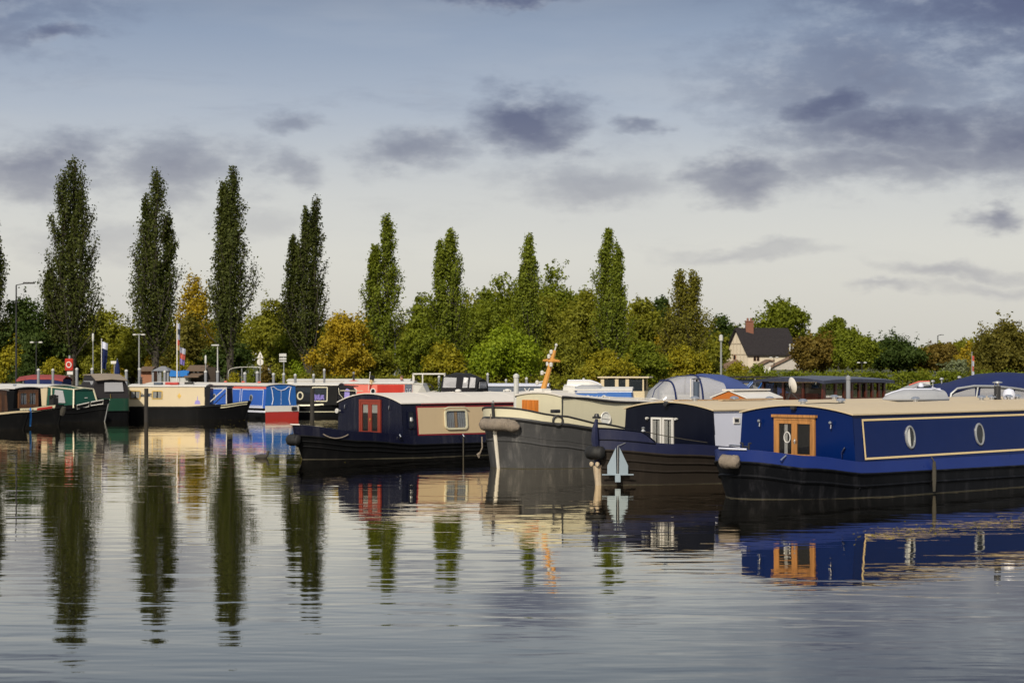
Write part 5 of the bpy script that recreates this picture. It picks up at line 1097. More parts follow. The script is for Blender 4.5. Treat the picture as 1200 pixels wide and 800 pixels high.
# black narrowboat with big cream-framed windows
o, h = simple_boat('narrowboat', 'black narrowboat with cream-edged glazing and a lilac mark, between the blue and the red boats', 'narrowboat', 424, 114.5, -84, 3.9, 2.1, MT['black'], MT['ivory'], MT['black'], nz, lambda x: nk(x) - .02)
h.rail('white_strake', MT['ivory'], o, lambda x: .28, .03, .012, 1.0)
c = Cabin(1.2, 3.8, 1.95, .66, 1.74, .10, .12); c.build(o, MT['black'], MT['black'], MT['white'], .05, .05)
window(o, c.M(2.2, .55, 1), .88, .82, MT['ivory'], MT['smoke'], .06, .05, .03); window(o, c.M(3.2, .55, 1), 1.0, .82, MT['canvas_black'], MT['smoke'], .04, .04, .03)
mb = MB(); mb.tube([(.15 * math.cos(a) - .1, .2 * math.sin(a) - .04, .03) for a in np.linspace(0, 6.28, 17)[:-1]], .045, 6, c.M(3.2, .5, 1), closed=True); mb.build('life_ring', MT['ivory'], o)
squiggle(o, c.M(2.2, .42, 1) @ Matrix.Translation((0, 0, .03)), .6, .34, MT['purple'], 5, 5, .05, 'painted_mark')
mb = MB(); mb.slab([(.0, .7, .75), (1.2, .86, .7), (1.2, .80, 1.72), (.35, .62, 1.66)], (0, .03, 0)); mb.slab([(.3, -.62, 1.66), (1.2, -.8, 1.72), (1.2, .8, 1.72), (.3, .62, 1.66)], (0, 0, .04)); mb.build('cratch_cover', MT['canvas_black'], o, smooth=False)
mb = MB(); mb.slab([(.55, .80, .8), (.85, .84, .8), (.82, .80, 1.45), (.70, .77, 1.58), (.55, .74, 1.5)], (0, .03, 0)); mb.build('lilac_panel', MT['purple'], o, smooth=False)
mb = MB(); mb.tube([(1.15, .86, 1.6), (1.1, .98, 1.3), (.7, .95, .8)], .015, 5); mb.tube([(1.05, .92, 1.46), (-.2, .75, 1.44)], .022, 5); mb.build('cover_pole', MT['ivory'], o)
# red narrowboat
o, h = simple_boat('narrowboat', 'faded red narrowboat with pale grey end doors, behind the navy and cream barge', 'narrowboat', 508, 119, -84, 5.2, 2.1, MT['black'], MT['white'], MT['white'], lambda x: interp(x, [(0, 1.4), (1.2, 1.2), (1.6, .7), (30, .66)]), lambda x: interp(x, [(0, .8), (1.5, .62), (30, .58)]))
c = Cabin(1.1, 5.1, 1.95, .66, 1.78, .12, .10); c.build(o, MT['coral'], MT['slate'], MT['white'], .05, .05)
side_panel(o, c, 1, 1.62, 3.15, .05, .95, MT['canvas_red'], .02, 'canvas_sheet'); side_panel(o, c, 1, 1.12, 1.55, .02, .98, MT['slate'], .012, 'end_panel')
for x in (1.22, 1.42): window(o, c.M(x, .6, 1) @ Matrix.Translation((0, 0, .014)), .10, .30, MT['lilac_white'], MT['glass'], .0, .02, .01)
for x in (3.4, 4.5): porthole(o, c.M(x, .62, 1), .16, .18, MT['white'], MT['glass'], .05, .03)
mb = MB(); mb.lathe([(.42, .0), (.36, .08), (.10, .13), (0, .13)], 16, Matrix.Translation((4.7, 0, 1.86))); mb.build('roof_dome', MT['coral'], o)
flue(o, 4.7, .0, 1.98, .36, .06, MT['dark_metal'], MT['galv'])
mb = MB(); mb.slab([(.05, -.55, .8), (.05, .55, .8), (.5, .85, 1.75), (.5, -.85, 1.75)], (.04, 0, 0)); mb.slab([(.05, .55, .8), (1.1, .92, .8), (1.1, .86, 1.78), (.5, .85, 1.75)], (0, .03, 0)); mb.slab([(.5, -.86, 1.75), (.5, .86, 1.75), (1.1, .86, 1.80), (1.1, -.86, 1.80)], (0, 0, .04)); mb.build('bow_hood', MT['canvas_white'], o, smooth=False)
# flag on it
def flag(name, label, base, h, cols, fw, fh, lean=0.0, droop=.6, pole_m='white', pole_r=.025):
    """furled flag hanging beside its pole: vertical stripes of cloth"""
    r = empty(name, base, 0, label, 'flag'); top = V((lean * h, 0, h))
    mb = MB(); mb.tube([(0, 0, 0), top], [pole_r, pole_r * .7], 6); mb.lathe([(.0, 0), (pole_r * 2, .03), (0, .07)], 8, Matrix.Translation(top)); mb.build('flag_pole', MT[pole_m], r)
    n = len(cols)
    for i, cname in enumerate(cols):
        mb = MB(); rows = []
        for j in range(7):
            v = j / 6; row = []
            for k in range(7):
                u = k / 6; w_ = fw * (1 - .45 * droop)
                zz = h - .1 - fh * ((i + u) / n) if droop > .5 else h - .1 - fh * v
                row.append(((pole_r + w_ * v * (1 - .3 * (i + u) / n)) + lean * zz, .10 * math.sin(v * 7 + i), zz - .35 * droop * v * fw))
            rows.append(row)
        mb.grid(rows); mb.build('flag_cloth', MT[cname], r, solid=.01)
    return r
flag('flag', 'small red, yellow and black flag on the faded red narrowboat', wpos(o, (3.75, .9, .66)), 1.75, ['clutter_black', 'gold', 'red'], .35, .8, .10, .6)
# long white boat behind
o, h = simple_boat('cabin_boat', 'long low white cabin boat farthest back, behind the red and black narrowboats', 'boat', 508, 127, -86, 9.2, 2.3, MT['white'], MT['white'], MT['white'], nz, nk)
c = Cabin(.9, 9.0, 2.0, .66, 1.86, .10, .12, .5); c.build(o, MT['white'], MT['white'], MT['white'], .05, .05)
for x, w_ in ((8.5, .5), (7.3, 1.2), (6.0, .9), (4.5, .9)): window(o, c.M(x, .60, 1), w_, .34, MT['white'], MT['glass'], .04, .03, .02)
# black canopy boat
o = boat('cruiser', 'boat with a peaked black canopy and clear panels, above the roof of the navy barge', 'boat', at(571, 105, 0), -72)
o['label'] = 'boat with a black canopy and clear panels, left of the slate grey narrowboat'
h = Hull(7, 2.3, 2, .3, 1.8, 1.5, .3, lambda x: 1.0); h.band('hull', MT['canvas_navy'], o, lambda x: -.3, lambda x: .8, rows=4); h.band('gunwale_strip', MT['white'], o, lambda x: .8, lambda x: 1.35, .01, rows=3); h.deck('deck', MT['white'], o, lambda x: 1.32)
mb = MB(); sec = lambda x, s_, hh: [(x, y * s_, z) for y, z in ((-1.02, 1.3), (-.95, 1.9), (-.6, hh - .08), (0, hh), (.6, hh - .08), (.95, 1.9), (1.02, 1.3))]
S4 = [sec(.25, .9, 2.18), sec(.9, 1, 2.46), sec(1.7, 1, 2.50), sec(2.2, .95, 2.36)]; mb.grid(S4); mb.add(S4[0], [tuple(range(7))], smooth=False); mb.add(S4[-1], [tuple(range(7))], smooth=False); cn = mb.build('canopy', MT['canvas_black'], o)
for a, b in ((.32, .62), (.72, .98), (1.35, 2.05)):
    mb = MB(); mb.slab([(a, .985, 1.72), (b, .995, 1.72), (b, .80, 2.25), (a + .03, .77, 2.22)], (0, .05, .02)); mb.build('canopy_window', MT['film'], cn, smooth=False)
mb = MB(); mb.slab([(.26, -.6, 1.7), (.26, .6, 1.7), (.26, .5, 2.02), (.26, -.5, 2.02)], (-.04, 0, 0)); mb.build('canopy_window', MT['film'], cn, smooth=False)
squiggle(o, Matrix.Translation((1.55, 1.03, 1.48)) @ Matrix.Rotation(R(180), 4, 'Z') @ Matrix.Rotation(R(90), 4, 'X'), 1.2, .14, MT['white'], 9, 14, .016)
# slate grey narrowboat
o, h = simple_boat('narrowboat', 'slate grey narrowboat with small white-framed windows, behind the orange mast', 'narrowboat', 676, 109, -86, 5.6, 2.1, MT['black'], MT['slate'], MT['black'], nz, nk)
c = Cabin(1.2, 5.5, 1.95, .66, 1.76, .10, .1, .3); c.build(o, MT['slate'], MT['slate'], MT['lilac_white'], .05, .05)
for x in (4.95, 3.65): window(o, c.M(x, .66, 1), .42, .38, MT['white'], MT['glass'], .0, .06, .03)
for sgn in (1, -1):
    mb = MB(); mb.tube([(-.14 * sgn, -.2, .02), (.14 * sgn, .2, .02)], .03, 5, c.M(2.6, .72, 1)); mb.build('crossed_blade', MT['white'], o)
squiggle(o, c.M(1.8, .75, 1), .7, .26, MT['lilac_white'], 12, 5, .03)
mushroom(o, 3, .2, 1.8, MT['white'], .09)
mb = MB(); mb.slab([(.0, .0, 1.0), (.55, .85, .8), (1.2, .9, .8), (1.2, .86, 1.55), (.5, .5, 1.45)], (0, .03, 0)); mb.slab([(.5, -.5, 1.45), (.5, .5, 1.45), (1.25, .86, 1.58), (1.25, -.86, 1.58)], (0, 0, .03)); mb.build('bow_cover', MT['canvas_charcoal'], o, smooth=False)
# blue narrowboat with pale hood
o, h = simple_boat('narrowboat', 'blue-sided boat with white portholes and a pale hood at its left end', 'narrowboat', 756, 95, -84, 3.6, 2.1, MT['black'], MT['white'], MT['white'], nz, nk)
c = Cabin(.5, 3.2, 1.95, .66, 1.72, .12, .1, .1); c.build(o, MT['mid_blue'], MT['mid_blue'], MT['white'], .05, .05)
side_panel(o, c, 1, .55, 3.1, .93, 1.0, MT['lilac_white'], .01, 'side_line')
for x in (1.85, 2.6): porthole(o, c.M(x, .66, 1), .13, .15, MT['white'], MT['glass'], .04, .03)
squiggle(o, c.M(2.2, .72, 1), .5, .16, MT['white'], 14, 6, .014)
mb = MB(); sec = lambda x, hh: [(x, y, z) for y, z in ((-.9, 1.6), (-.8, hh - .12), (0, hh), (.8, hh - .12), (.9, 1.6))]
S4 = [sec(1.7, 1.80), sec(2.2, 2.02), sec(2.9, 2.05), sec(3.2, 1.98)]; mb.grid(S4); mb.add(S4[0], [tuple(range(5))], smooth=False); mb.build('hood', MT['canvas_grey'], o, solid=.03)
mb = MB(); S5 = [[(x, y, z) for y, z in ((-.95, .9), (-.92, 1.6), (-.8, 1.88), (0, 2.0), (.8, 1.88), (.92, 1.6), (.95, .9))] for x in (3.2, 3.75)]; mb.grid(S5); mb.add(S5[1], [tuple(range(7))], smooth=False); mb.build('hood_end', MT['canvas_white'], o, solid=.03)
def dinghy(name, label, loc, L, B, Hh, rz, m, cat='dinghy', upturned=True):
    r = empty(name, loc, rz, label, cat); mb = MB(); rows = []
    for i in range(15):
        t = i / 14; wv = B / 2 * (min(1, (1 - (1 - min(t / .55, 1)) ** 2) ** .6)) * (1 if t < .8 else 1 - .5 * (t - .8)); zz = Hh * (.30 + .70 * min(1, t / .35) ** .7)
        rows.append([(t * L, wv * math.cos(a) + 0, .02 + zz * math.sin(a) ** .8 if 0 < a < math.pi else .02) for a in np.linspace(0, math.pi, 11)])
    mb.grid(rows); mb.add(rows[-1], [tuple(range(11))], smooth=False); mb.build('hull', MT[m], r, angle=60)
    mb = MB(); mb.tube([(r_[0][0], r_[0][1], .03) for r_ in rows] + [(r_[-1][0], r_[-1][1], .03) for r_ in rows[::-1]], .05, 6); mb.build('gunwale', MT[m], r)
    mb = MB(); mb.tube([(t * L, 0, Hh * (.30 + .70 * min(1, t / .35) ** .7) + .03) for t in np.linspace(.02, 1, 10)], .025, 5); mb.build('keel_strip', MT['lilac_white'], r)
    return r
dinghy('dinghy', 'white upturned dinghy lying in front of the cream wheelhouse', wpos(o, (2.0, -.0, 1.82)), 1.6, 1.0, .34, R(172), 'white')
# cream wheelhouse
o = boat('cabin_boat', 'boat with a flat-roofed cream wheelhouse with dark windows', 'boat', at(772, 107, 0), -80)
h = Hull(4.5, 2.2, 1.5, .3, 1.8, 1.5, .3, lambda x: 1.1); h.band('hull', MT['white'], o, lambda x: -.3, lambda x: 1.1, rows=4); h.deck('deck', MT['white'], o, lambda x: 1.08)
mb = MB(); mb.box((1.8, 0, 1.3), (2.3, 1.8, .46)); mb.build('cabin_side', MT['cream'], o, smooth=False)
mb = MB()
for x in (.72, 1.55, 2.1, 2.85):
    for y in (.86, -.86): mb.box((x, y, 1.86), (.18 if x > 1 else .08, .06, .70))
mb.build('wheelhouse_post', MT['cream'], o, smooth=False)
mb = MB(); 
for a, b in ((.78, 1.47), (1.63, 2.02), (2.18, 2.78)):
    for y in (.85, -.85): mb.box(((a + b) / 2, y, 1.86), (b - a, .02, .62))
mb.build('wheelhouse_glass', MT['smoke'], o, smooth=False)
mb = MB(); mb.box((1.75, 0, 2.24), (2.7, 2.0, .07)); mb.build('wheelhouse_roof', MT['cream'], o, smooth=False, bevel=.02)
# ------------------------------------------------------------------ cruisers with canopies behind the big barges
def cruiser(name, label, px, D, deg, L, B, hull_m='white', fb=1.15):
    o = boat(name, label, 'cruiser', at(px, D, 0), deg)
    h = Hull(L, B, L * .45, .8, 1.8, 1.5, .35, lambda x: fb + .25 * max(0, 1 - x / (L * .5)))
    h.band('hull', MT[hull_m], o, lambda x: -.3, lambda x: h.zt(x), rows=6); h.rail('rubbing_strake', MT['dark_metal'], o, lambda x: h.zt(x) - .12, .03, .0); h.deck('deck', MT['white'], o, lambda x: h.zt(x) - .04)
    return o, h
def hoop_canopy(o, xs, hs, w, z0, m, name='canopy', solid=.03, sq=.45):
    mb = MB(); S_ = []
    for x, hh in zip(xs, hs):
        S_.append([(x, w / 2 * math.copysign(abs(math.cos(a)) ** sq, math.cos(a)), z0 + (hh - z0) * math.sin(a) ** .7 if 0 < a < math.pi else z0) for a in np.linspace(0, math.pi, 15)])
    mb.grid(S_); mb.add(S_[0], [tuple(range(15))], smooth=False); mb.add(S_[-1], [tuple(range(15))], smooth=False)
    return mb.build(name, m, o), S_
# clear hood
o, h = cruiser('cruiser', 'cruiser with a clear plastic hood divided by dark blue straps', 736, 80, 76, 6.5, 2.5)
cn, S_ = hoop_canopy(o, [.9, 1.1, 1.5, 2.0, 2.6, 3.1, 3.7], [1.35, 1.95, 2.30, 2.46, 2.50, 2.44, 2.25], 2.2, 1.25, MT['film'])
for k, m in ((2, 'canvas_navy'), (4, 'canvas_navy')):
    mb = MB(); mb.tube([V(p) + V((.12 * (1 - j / 7 if j < 7 else (j - 7) / 7), 0, .012)) for j, p in enumerate(S_[k])], .04, 6); mb.build('strap', MT[m], cn)
mb = MB(); mb.tube([V(r_[7]) + V((0, 0, .01)) for r_ in S_], .018, 6); mb.build('hood_seam', MT['canvas_navy'], cn)
mb = MB(); mb.box((2.1, 0, 1.45), (1.0, 1.6, .6)); mb.build('seat_back', MT['white'], o, smooth=False, bevel=.05)
o, h = cruiser('cruiser', 'cruiser under a rounded mid-blue canopy, right of the clear hood', 775, 87, 74, 7, 2.8)
cn, S_ = hoop_canopy(o, [.9, 1.3, 1.9, 2.6, 3.2, 3.55], [2.2, 2.42, 2.54, 2.50, 2.3, 2.05], 2.5, 1.75, MT['canvas_blue'], sq=.6)
mb = MB(); mb.grid([[(x, y, z) for x in (.9, 3.5)] for y, z in ((-1.2, 1.1), (-1.22, 1.8))]); mb.grid([[(x, y, z) for x in (.9, 3.5)] for y, z in ((1.2, 1.1), (1.22, 1.8))]); mb.slab([(3.5, -1.2, 1.1), (3.5, 1.2, 1.1), (3.5, 1.2, 1.9), (3.5, -1.2, 1.9)], (.02, 0, 0)); mb.build('side_curtain', MT['canvas_navy'], o, solid=.02)
mb = MB()
for i in range(9): mb.lathe([(0, -.02), (.03, 0), (0, .02)], 8, Matrix.Translation((1.1 + .29 * i, -1.25, 1.72 + .02 * (i % 2))))
mb.build('fastener', MT['white'], cn)
# small white cruisers
for px, D, deg, lab, scr in ((806, 99, 78, 'small white cruiser with a curved windscreen, just right of the mid-blue canopy', 'canvas_blue'), (830, 96, 74, 'small white cruiser with blue-framed side windows, left of the varnished wheelhouse', 'mid_blue')):
    o, h = cruiser('cruiser', lab, px, D, deg, 5.2, 2.1, fb=1.1)
    mb = MB(); S_ = [[(x, y * k, z) for y, z in ((-.9, 1.1), (-.8, hh - .1), (0, hh), (.8, hh - .1), (.9, 1.1))] for x, hh, k in ((.9, 1.25, .6), (1.4, 1.5, .9), (2.0, 1.6, 1), (2.6, 1.6, 1))]; mb.grid(S_); mb.add(S_[-1], [tuple(range(5))], smooth=False); mb.build('cuddy', MT['white'], o)
    mb = MB(); A = [(2.0, -.82, 1.58), (1.8, 0, 1.62), (2.0, .82, 1.58)]; Bb = [(2.45, -.72, 2.08), (2.3, 0, 2.12), (2.45, .72, 2.08)]
    for i in range(2): mb.slab([A[i], A[i + 1], Bb[i + 1], Bb[i]], (.015, 0, 0))
    for y in (-.83, .83): mb.slab([(2.0, y, 1.56), (3.1, y, 1.56), (2.95, y * .9, 2.06), (2.45, y * .88, 2.06)], (0, .015, 0))
    mb.build('windscreen', MT['clear'], o, smooth=False)
    mb = MB(); mb.tube(Bb, .03, 6); mb.tube(A, .03, 6); 
    for i in range(3): mb.tube([A[i], Bb[i]], .028, 6)
    for y in (-.84, .84): mb.tube([(2.0, y, 1.56), (3.1, y, 1.56), (2.95, y * .9, 2.08), (2.45, y * .88, 2.08)], .03, 6, closed=True)
    mb.build('screen_frame', MT[scr], o)
    hoop_canopy(o, [3.0, 3.6, 4.4], [2.02, 1.75, 1.35], 1.7, 1.1, MT['canvas_white' if px < 820 else 'canvas_blue'], 'cockpit_cover')
# long flat-roofed trip boat far behind
o, h = cruiser('day_boat', 'long low boat with a thin dark roof, far behind the small white cruisers', 836, 112, 82, 7, 2.2, fb=1.2)
mb = MB(); mb.box((3.2, 0, 2.22), (5.0, 2.0, .07)); mb.build('roof', MT['canvas_charcoal'], o, smooth=False)
mb = MB()
for x in (.9, 2.1, 3.3, 4.5, 5.5):
    for y in (-.9, .9): mb.box((x, y, 1.7), (.06, .06, 1.1))
mb.build('roof_post', MT['galv'], o, smooth=False)
mb = MB()
for y in (-.9, .9): mb.box((3.2, y, 1.75), (4.6, .015, .7))
mb.build('side_glass', MT['smoke'], o, smooth=False)
# grey covered cruiser
o, h = cruiser('cruiser', 'small cruiser with a charcoal cover and red trim, behind the grey dinghy', 1030, 92, 78, 4.6, 2.0, fb=1.15)
hoop_canopy(o, [.7, 1.2, 1.9, 2.4], [1.4, 1.85, 2.12, 2.0], 1.7, 1.1, MT['canvas_grey'], 'foredeck_cover')
mb = MB(); mb.tube([(1.1, -.8, 2.0), (1.6, -.75, 2.16), (2.1, -.75, 2.18)], .03, 6); mb.build('red_trim', MT['coral'], o)
mb = MB(); mb.slab([(1.1, -.93, 1.55), (2.3, -.93, 1.55), (2.2, -.85, 2.0), (1.5, -.85, 1.95)], (0, -.02, 0)); mb.build('side_window', MT['smoke'], o, smooth=False)
mb = MB(); mb.box((2.1, -.1, 1.9), (.5, .4, .5)); mb.build('bench_box', MT['canvas_white'], o, smooth=False, bevel=.05)
# big blue canopy cruiser on the right
o, h = cruiser('cruiser', 'large cruiser under a long navy-blue canopy with framed clear windows, at the right edge', 1062, 74, 78, 9, 3.2, fb=1.3)
xs = [.55, .9, 1.5, 2.3, 3.0, 3.8, 4.6, 5.4, 6.2]; hs = [1.95, 2.05, 2.16, 2.42, 2.60, 2.66, 2.62, 2.52, 2.4]
cn, S_ = hoop_canopy(o, xs, hs, 2.7, 1.78, MT['canvas_navy'], sq=.55)
cn.data.materials[0] = MT['canvas_royal'] if 'canvas_royal' in MT else MT['canvas_navy']
mb = MB()
yy = -1.38
top = lambda x: interp(x, [(1.1, 1.95), (1.7, 2.18), (2.8, 2.22), (4.6, 2.05)])
mb.tube([(1.0, yy, 1.2), (1.12, yy, 1.9), (1.35, yy, 2.08), (2.0, yy, 2.17), (2.8, yy, 2.16), (3.6, yy, 2.08), (4.5, yy, 1.95), (5.5, yy, 1.85)], .045, 8)
for x, xb in ((2.15, 2.0), (3.45, 3.35), (4.6, 4.6)): mb.tube([(xb, yy, 1.25), (x, yy, top(x) - .04)], .035, 6)
mb.build('window_frame', MT['galv'], o)
mb = MB(); 
for a, b in ((1.05, 2.05), (2.15, 3.38), (3.48, 4.55), (4.65, 5.5)): mb.slab([(a, yy + .03, 1.28), (b, yy + .03, 1.28), (b, yy + .03, top(b) - .06), (a + .12, yy + .03, top(a + .12) - .08)], (0, .012, 0))
mb.build('side_window', MT['film'], o, smooth=False)
mb = MB(); mb.slab([(.55, -1.2, 1.2), (.55, 1.2, 1.2), (.55, 1.2, 1.8), (.55, -1.2, 1.8)], (.02, 0, 0)); mb.slab([(.56, yy + .06, 1.2), (1.05, yy + .06, 1.2), (1.05, yy + .06, 1.95), (.56, yy + .2, 1.85)], (0, .02, 0)); mb.build('front_curtain', MT['canvas_navy'], o, smooth=False)
for x in (1.6, 3.0, 4.4): mb = MB(); mb.grid([[(x + .25 * i, 0.2 + .06 * math.sin(i * 2), z) for i in range(4)] for z in (1.3, 2.0)]); mb.build('inner_curtain', MT['curtain_blue'], o, solid=.01)
o, h = cruiser('cruiser', 'low boat with a navy cockpit cover and chrome lamps, left of the long blue canopy', 1073, 88, 80, 3.2, 1.9, fb=1.3)
hoop_canopy(o, [.5, 1.0, 1.8, 2.6], [1.7, 2.1, 2.2, 2.25], 1.6, 1.2, MT['canvas_navy'], 'cockpit_cover')
for x, zz in ((.7, 2.15), (1.1, 2.25), (1.9, 2.32)):
    mb = MB(); mb.tube([(x, -.2, zz - .3), (x, -.2, zz)], .025, 6); mb.lathe([(.03, 0), (.09, .03), (.08, .10), (0, .12)], 10, Matrix.Translation((x, -.2, zz))); mb.build('deck_lamp', MT['galv'], o)
# satellite dish and covered tender on the navy barge's roof, between the chimneys
z = C2.Rz(7.6, .3) + .03
r = empty('satellite_dish', wpos(B2, (7.6, .2, z)), 0, 'white oval satellite dish on a tripod, standing before the varnished wheelhouse', 'satellite dish')
mb = MB()
for a in (0, 2.1, 4.2): mb.tube([(.22 * math.cos(a), .22 * math.sin(a), 0), (0, 0, .22)], .014, 5)
mb.tube([(0, 0, .18), (0, 0, .40)], .02, 6); mb.build('tripod', MT['dark_metal'], r)
Md = Matrix.Translation((0, -.03, .40)) @ Matrix.Rotation(R(20), 4, 'Z') @ Matrix.Rotation(R(78), 4, 'Y') @ Matrix.Scale(.72, 4)
mb = MB(); mb.lathe([(0, .0), (.12, .012), (.24, .05), (.30, .085), (.305, .075), (.24, .035), (.12, -.002), (0, -.012)], 24, Md); mb.build('dish', MT['white'], r)
mb = MB(); mb.tube([(.29, 0, .06), (.15, 0, .28)], .012, 5, Md); mb.box((.13, 0, .30), (.06, .06, .10), Md); mb.build('feed_arm', MT['dark_metal'], r)
z = C2.Rz(12.4, 0) + .035
d = dinghy('dinghy', 'grey covered tender lying on the roof behind the nearest blue barge', wpos(B2, (10.7, -.60, C2.Rz(11.5, -.60) + .03)), 1.75, 1.0, .27, B2.rotation_euler.z - R(26), 'canvas_grey')
mb = MB()
for i in range(5): mb.tube([(1.35 + .07 * i, -.25 + .12 * i, .36 - .02 * i), (1.62 + .05 * i, -.3 + .15 * i, .26)], .016, 5)
mb.lathe([(.04, 0), (.08, .03), (.06, .12), (0, .14)], 10, Matrix.Translation((1.2, .1, .34))); mb.build('lashing', MT['lilac_white'], d)
# ------------------------------------------------------------------ pontoon, piles, posts
mb = MB(); mb.box((-19, 122.5, .28), (46, 1.7, .5)); mb.build('pontoon_deck', P('pontoon_decking', (.25, .22, .19), .8, .15, .4)); tag(bpy.data.objects['pontoon_deck'], kind='structure'); bpy.data.objects['pontoon_deck'].name = 'pontoon'
def pile(px, D, ytop, w, label, m='pile', cap='cap', name='mooring_pile', group='piles standing in the marina', base=-1.5, sq=False):
    X = (px - 600) * D / F; zt_ = CH + (HOR - ytop) * D / F; r = w * D / F / 2
    o = empty(name, (X, D, base), 0, label, 'pile', group); hh = zt_ - base
    mb = MB(); rr = random.Random(px); mb.tube([(0, 0, 0), (rr.uniform(-.01, .01), 0, hh * .5), (0, 0, hh - (.10 if cap else 0))], r, 10); mb.build('shaft', MT[m], o)
    if cap: mb = MB(); mb.lathe([(r * 1.18, hh - .12), (r * 1.18, hh - .04), (r * .5, hh), (0, hh + .02)], 12); mb.build('cap', MT[cap], o)
    return o
for px, D, yt, w, lab in (
    (45, 121, 432, 3.2, 'grey pile left of the lifebuoy box, nearer to the tall lamp post'), (62, 121, 432, 3.0, 'grey pile just left of the red lifebuoy box'), (90, 121, 431, 3.2, 'grey pile between the lifebuoy box and the man on the pontoon'),
    (108, 121, 431, 3.2, 'grey pile just right of the man on the pontoon'), (148, 121, 433, 3.4, 'grey pile at the right edge of the taupe canopy'), (163.5, 121, 431, 3.4, 'grey pile below the double-headed lamp'), (193, 121, 434, 2.8, 'grey pile before the grey-roofed summerhouse'),
    (241, 121, 434, 3.2, 'grey pile in front of the brown shed'), (255, 121, 434, 3.2, 'grey pile at the foot of the lamp right of the brown shed'), (287, 121, 436, 3.4, 'grey pile before the middle of the white marquee'), (301.5, 121, 435, 3.4, 'grey pile under the warning sign'),
    (320.5, 121, 437, 3.2, 'grey pile between the warning sign and the notice board'), (332.5, 121, 437, 3.0, 'grey pile under the notice board'), (346, 121, 438, 3.0, 'short grey pile right of the notice board'), (367.5, 121, 438, 2.8, 'left one of two grey piles before the long white cabin boat'), (380, 121, 432, 2.6, 'taller right one of two grey piles before the long white cabin boat'),
    (514.5, 121, 440, 2.6, 'grey pile at the right post of the white metal frame'), (571.5, 116, 437, 2.6, 'thin pale pile right of the black canopy'), (593, 121, 444, 2.4, 'short grey pile left of the white-capped post'), (617, 118, 442, 3.0, 'grey pile left of the orange mast'), (668, 112, 447, 4.2, 'stubby pile with white top right of the orange mast'), (684, 118, 443, 3.0, 'dull pile left of the pale hood')):
    pile(px, D, yt, w, lab)
pile(605, 65.5, 438, 6.2, 'thick white pile with a cap between the navy and cream barge and the grey one', 'cap', 'cap')
pile(994, 60.2, 440, 5.2, 'tall tapering pale pile in front of the varnished wheelhouse', 'pile', 'pile')
pile(171.5, 103.5, 455, 4.8, 'black post rising from the water in front of the cream narrowboat', 'pile_dark', None, group='black posts in the open water')
pile(366, 107, 455, 5.2, 'black post rising from the water left of the navy and cream barge', 'pile_dark', None, group='black posts in the open water')
# ------------------------------------------------------------------ lamps and poles
def lamp(px, D, ytop, label, kind, w=2.0, m='galv'):
    X = (px - 600) * D / F; g0 = gz(X, D) if D > 131 else .5; h = CH + (HOR - ytop) * D / F - g0; r = w * D / F / 2
    o = empty('street_lamp', (X, D, g0), 0, label, 'lamp'); mb = MB()
    if kind == 'curve':
        mb.tube([(0, 0, 0), (0, 0, h * .9), (.12 * 1, 0, h * .97), (.45, 0, h), (.95, 0, h + .02)], [r * 1.3, r, r * .8, r * .7, r * .6], 8); mb.build('post', MT[m], o)
        mb = MB(); mb.lathe([(.0, -.05), (.13, -.03), (.12, .05), (0, .08)], 12, Matrix.Translation((1.15, 0, h)), sx=2.4); mb.build('lamp_head', MT['dark_metal'], o)
    elif kind == 'arm':
        mb.tube([(0, 0, 0), (0, 0, h)], [r * 1.3, r * .8], 8); mb.tube([(0, 0, h), (.8, 0, h + .15)], r * .6, 6); mb.build('post', MT[m], o)
        mb = MB(); mb.box((.85, 0, h + .14), (.75, .25, .12)); mb.build('lamp_head', MT['dark_metal'], o, smooth=False, bevel=.03)
    elif kind == 'twin':
        mb.tube([(0, 0, 0), (0, 0, h)], [r * 1.3, r * .8], 8); mb.tube([(-.26, 0, h - .05), (.26, 0, h - .05)], r * .6, 6); mb.build('post', MT[m], o)
        for s_ in (-1, 1): mb = MB(); mb.lathe([(.05, 0), (.12, .03), (.11, .10), (0, .13)], 10, Matrix.Translation((s_ * .28, 0, h - .12)), sx=1.2); mb.build('lamp_head', MT['lamp'], o)
    elif kind == 'flat':
        mb.tube([(0, 0, 0), (0, 0, h)], [r * 1.3, r * .8], 8); mb.build('post', MT[m], o)
        mb = MB(); mb.box((-.14, 0, h + .03), (.5, .25, .09)); mb.build('lamp_head', MT['cap'], o, smooth=False, bevel=.03)
    else:
        mb.tube([(0, 0, 0), (0, 0, h)], [r * 1.2, r * .9], 8); mb.build('post', MT[m], o)
        mb = MB(); mb.lathe([(r * 1.2, 0), (r * 2.2, .1), (r * 2, .5), (0, .6)], 10, Matrix.Translation((0, 0, h - .3))); mb.build('lamp_head', MT['cap'], o)
    return o
lamp(19, 137, 334, 'tall street lamp with a short arm at the far left', 'arm', 2.0, 'dark_metal')
lamp(42.5, 134, 400, 'thin dark lamp just right of the tall street lamp', 'twin', 1.3, 'dark_metal')
lamp(163, 133, 391, 'lamp with a twin head left of the summerhouse', 'twin', 1.8, 'galv')
lamp(109, 140, 395, 'thin grey lamp post left of the blue flag', 'post', 1.2, 'galv')
lamp(255, 131.8, 405, 'pale lamp with a flat head right of the brown shed', 'flat', 1.6, 'cap')
lamp(241, 132.6, 421, 'short thin pole on the right side of the brown shed', 'post', 1.2, 'galv')
lamp(463, 150, 366, 'street lamp with a curved arm beside a slim poplar', 'curve', 1.8, 'galv')
lamp(845, 165, 396, 'tall pale pole at the left gable of the house', 'post', 2.2, 'galv')
lamp(907, 185, 418, 'lamp with two white heads before the roof of the lean-to', 'twin', 1.0, 'dark_metal')
lamp(1010, 175, 424, 'lamp with two white heads above the hedge, before the dark round tree', 'twin', 1.0, 'dark_metal')
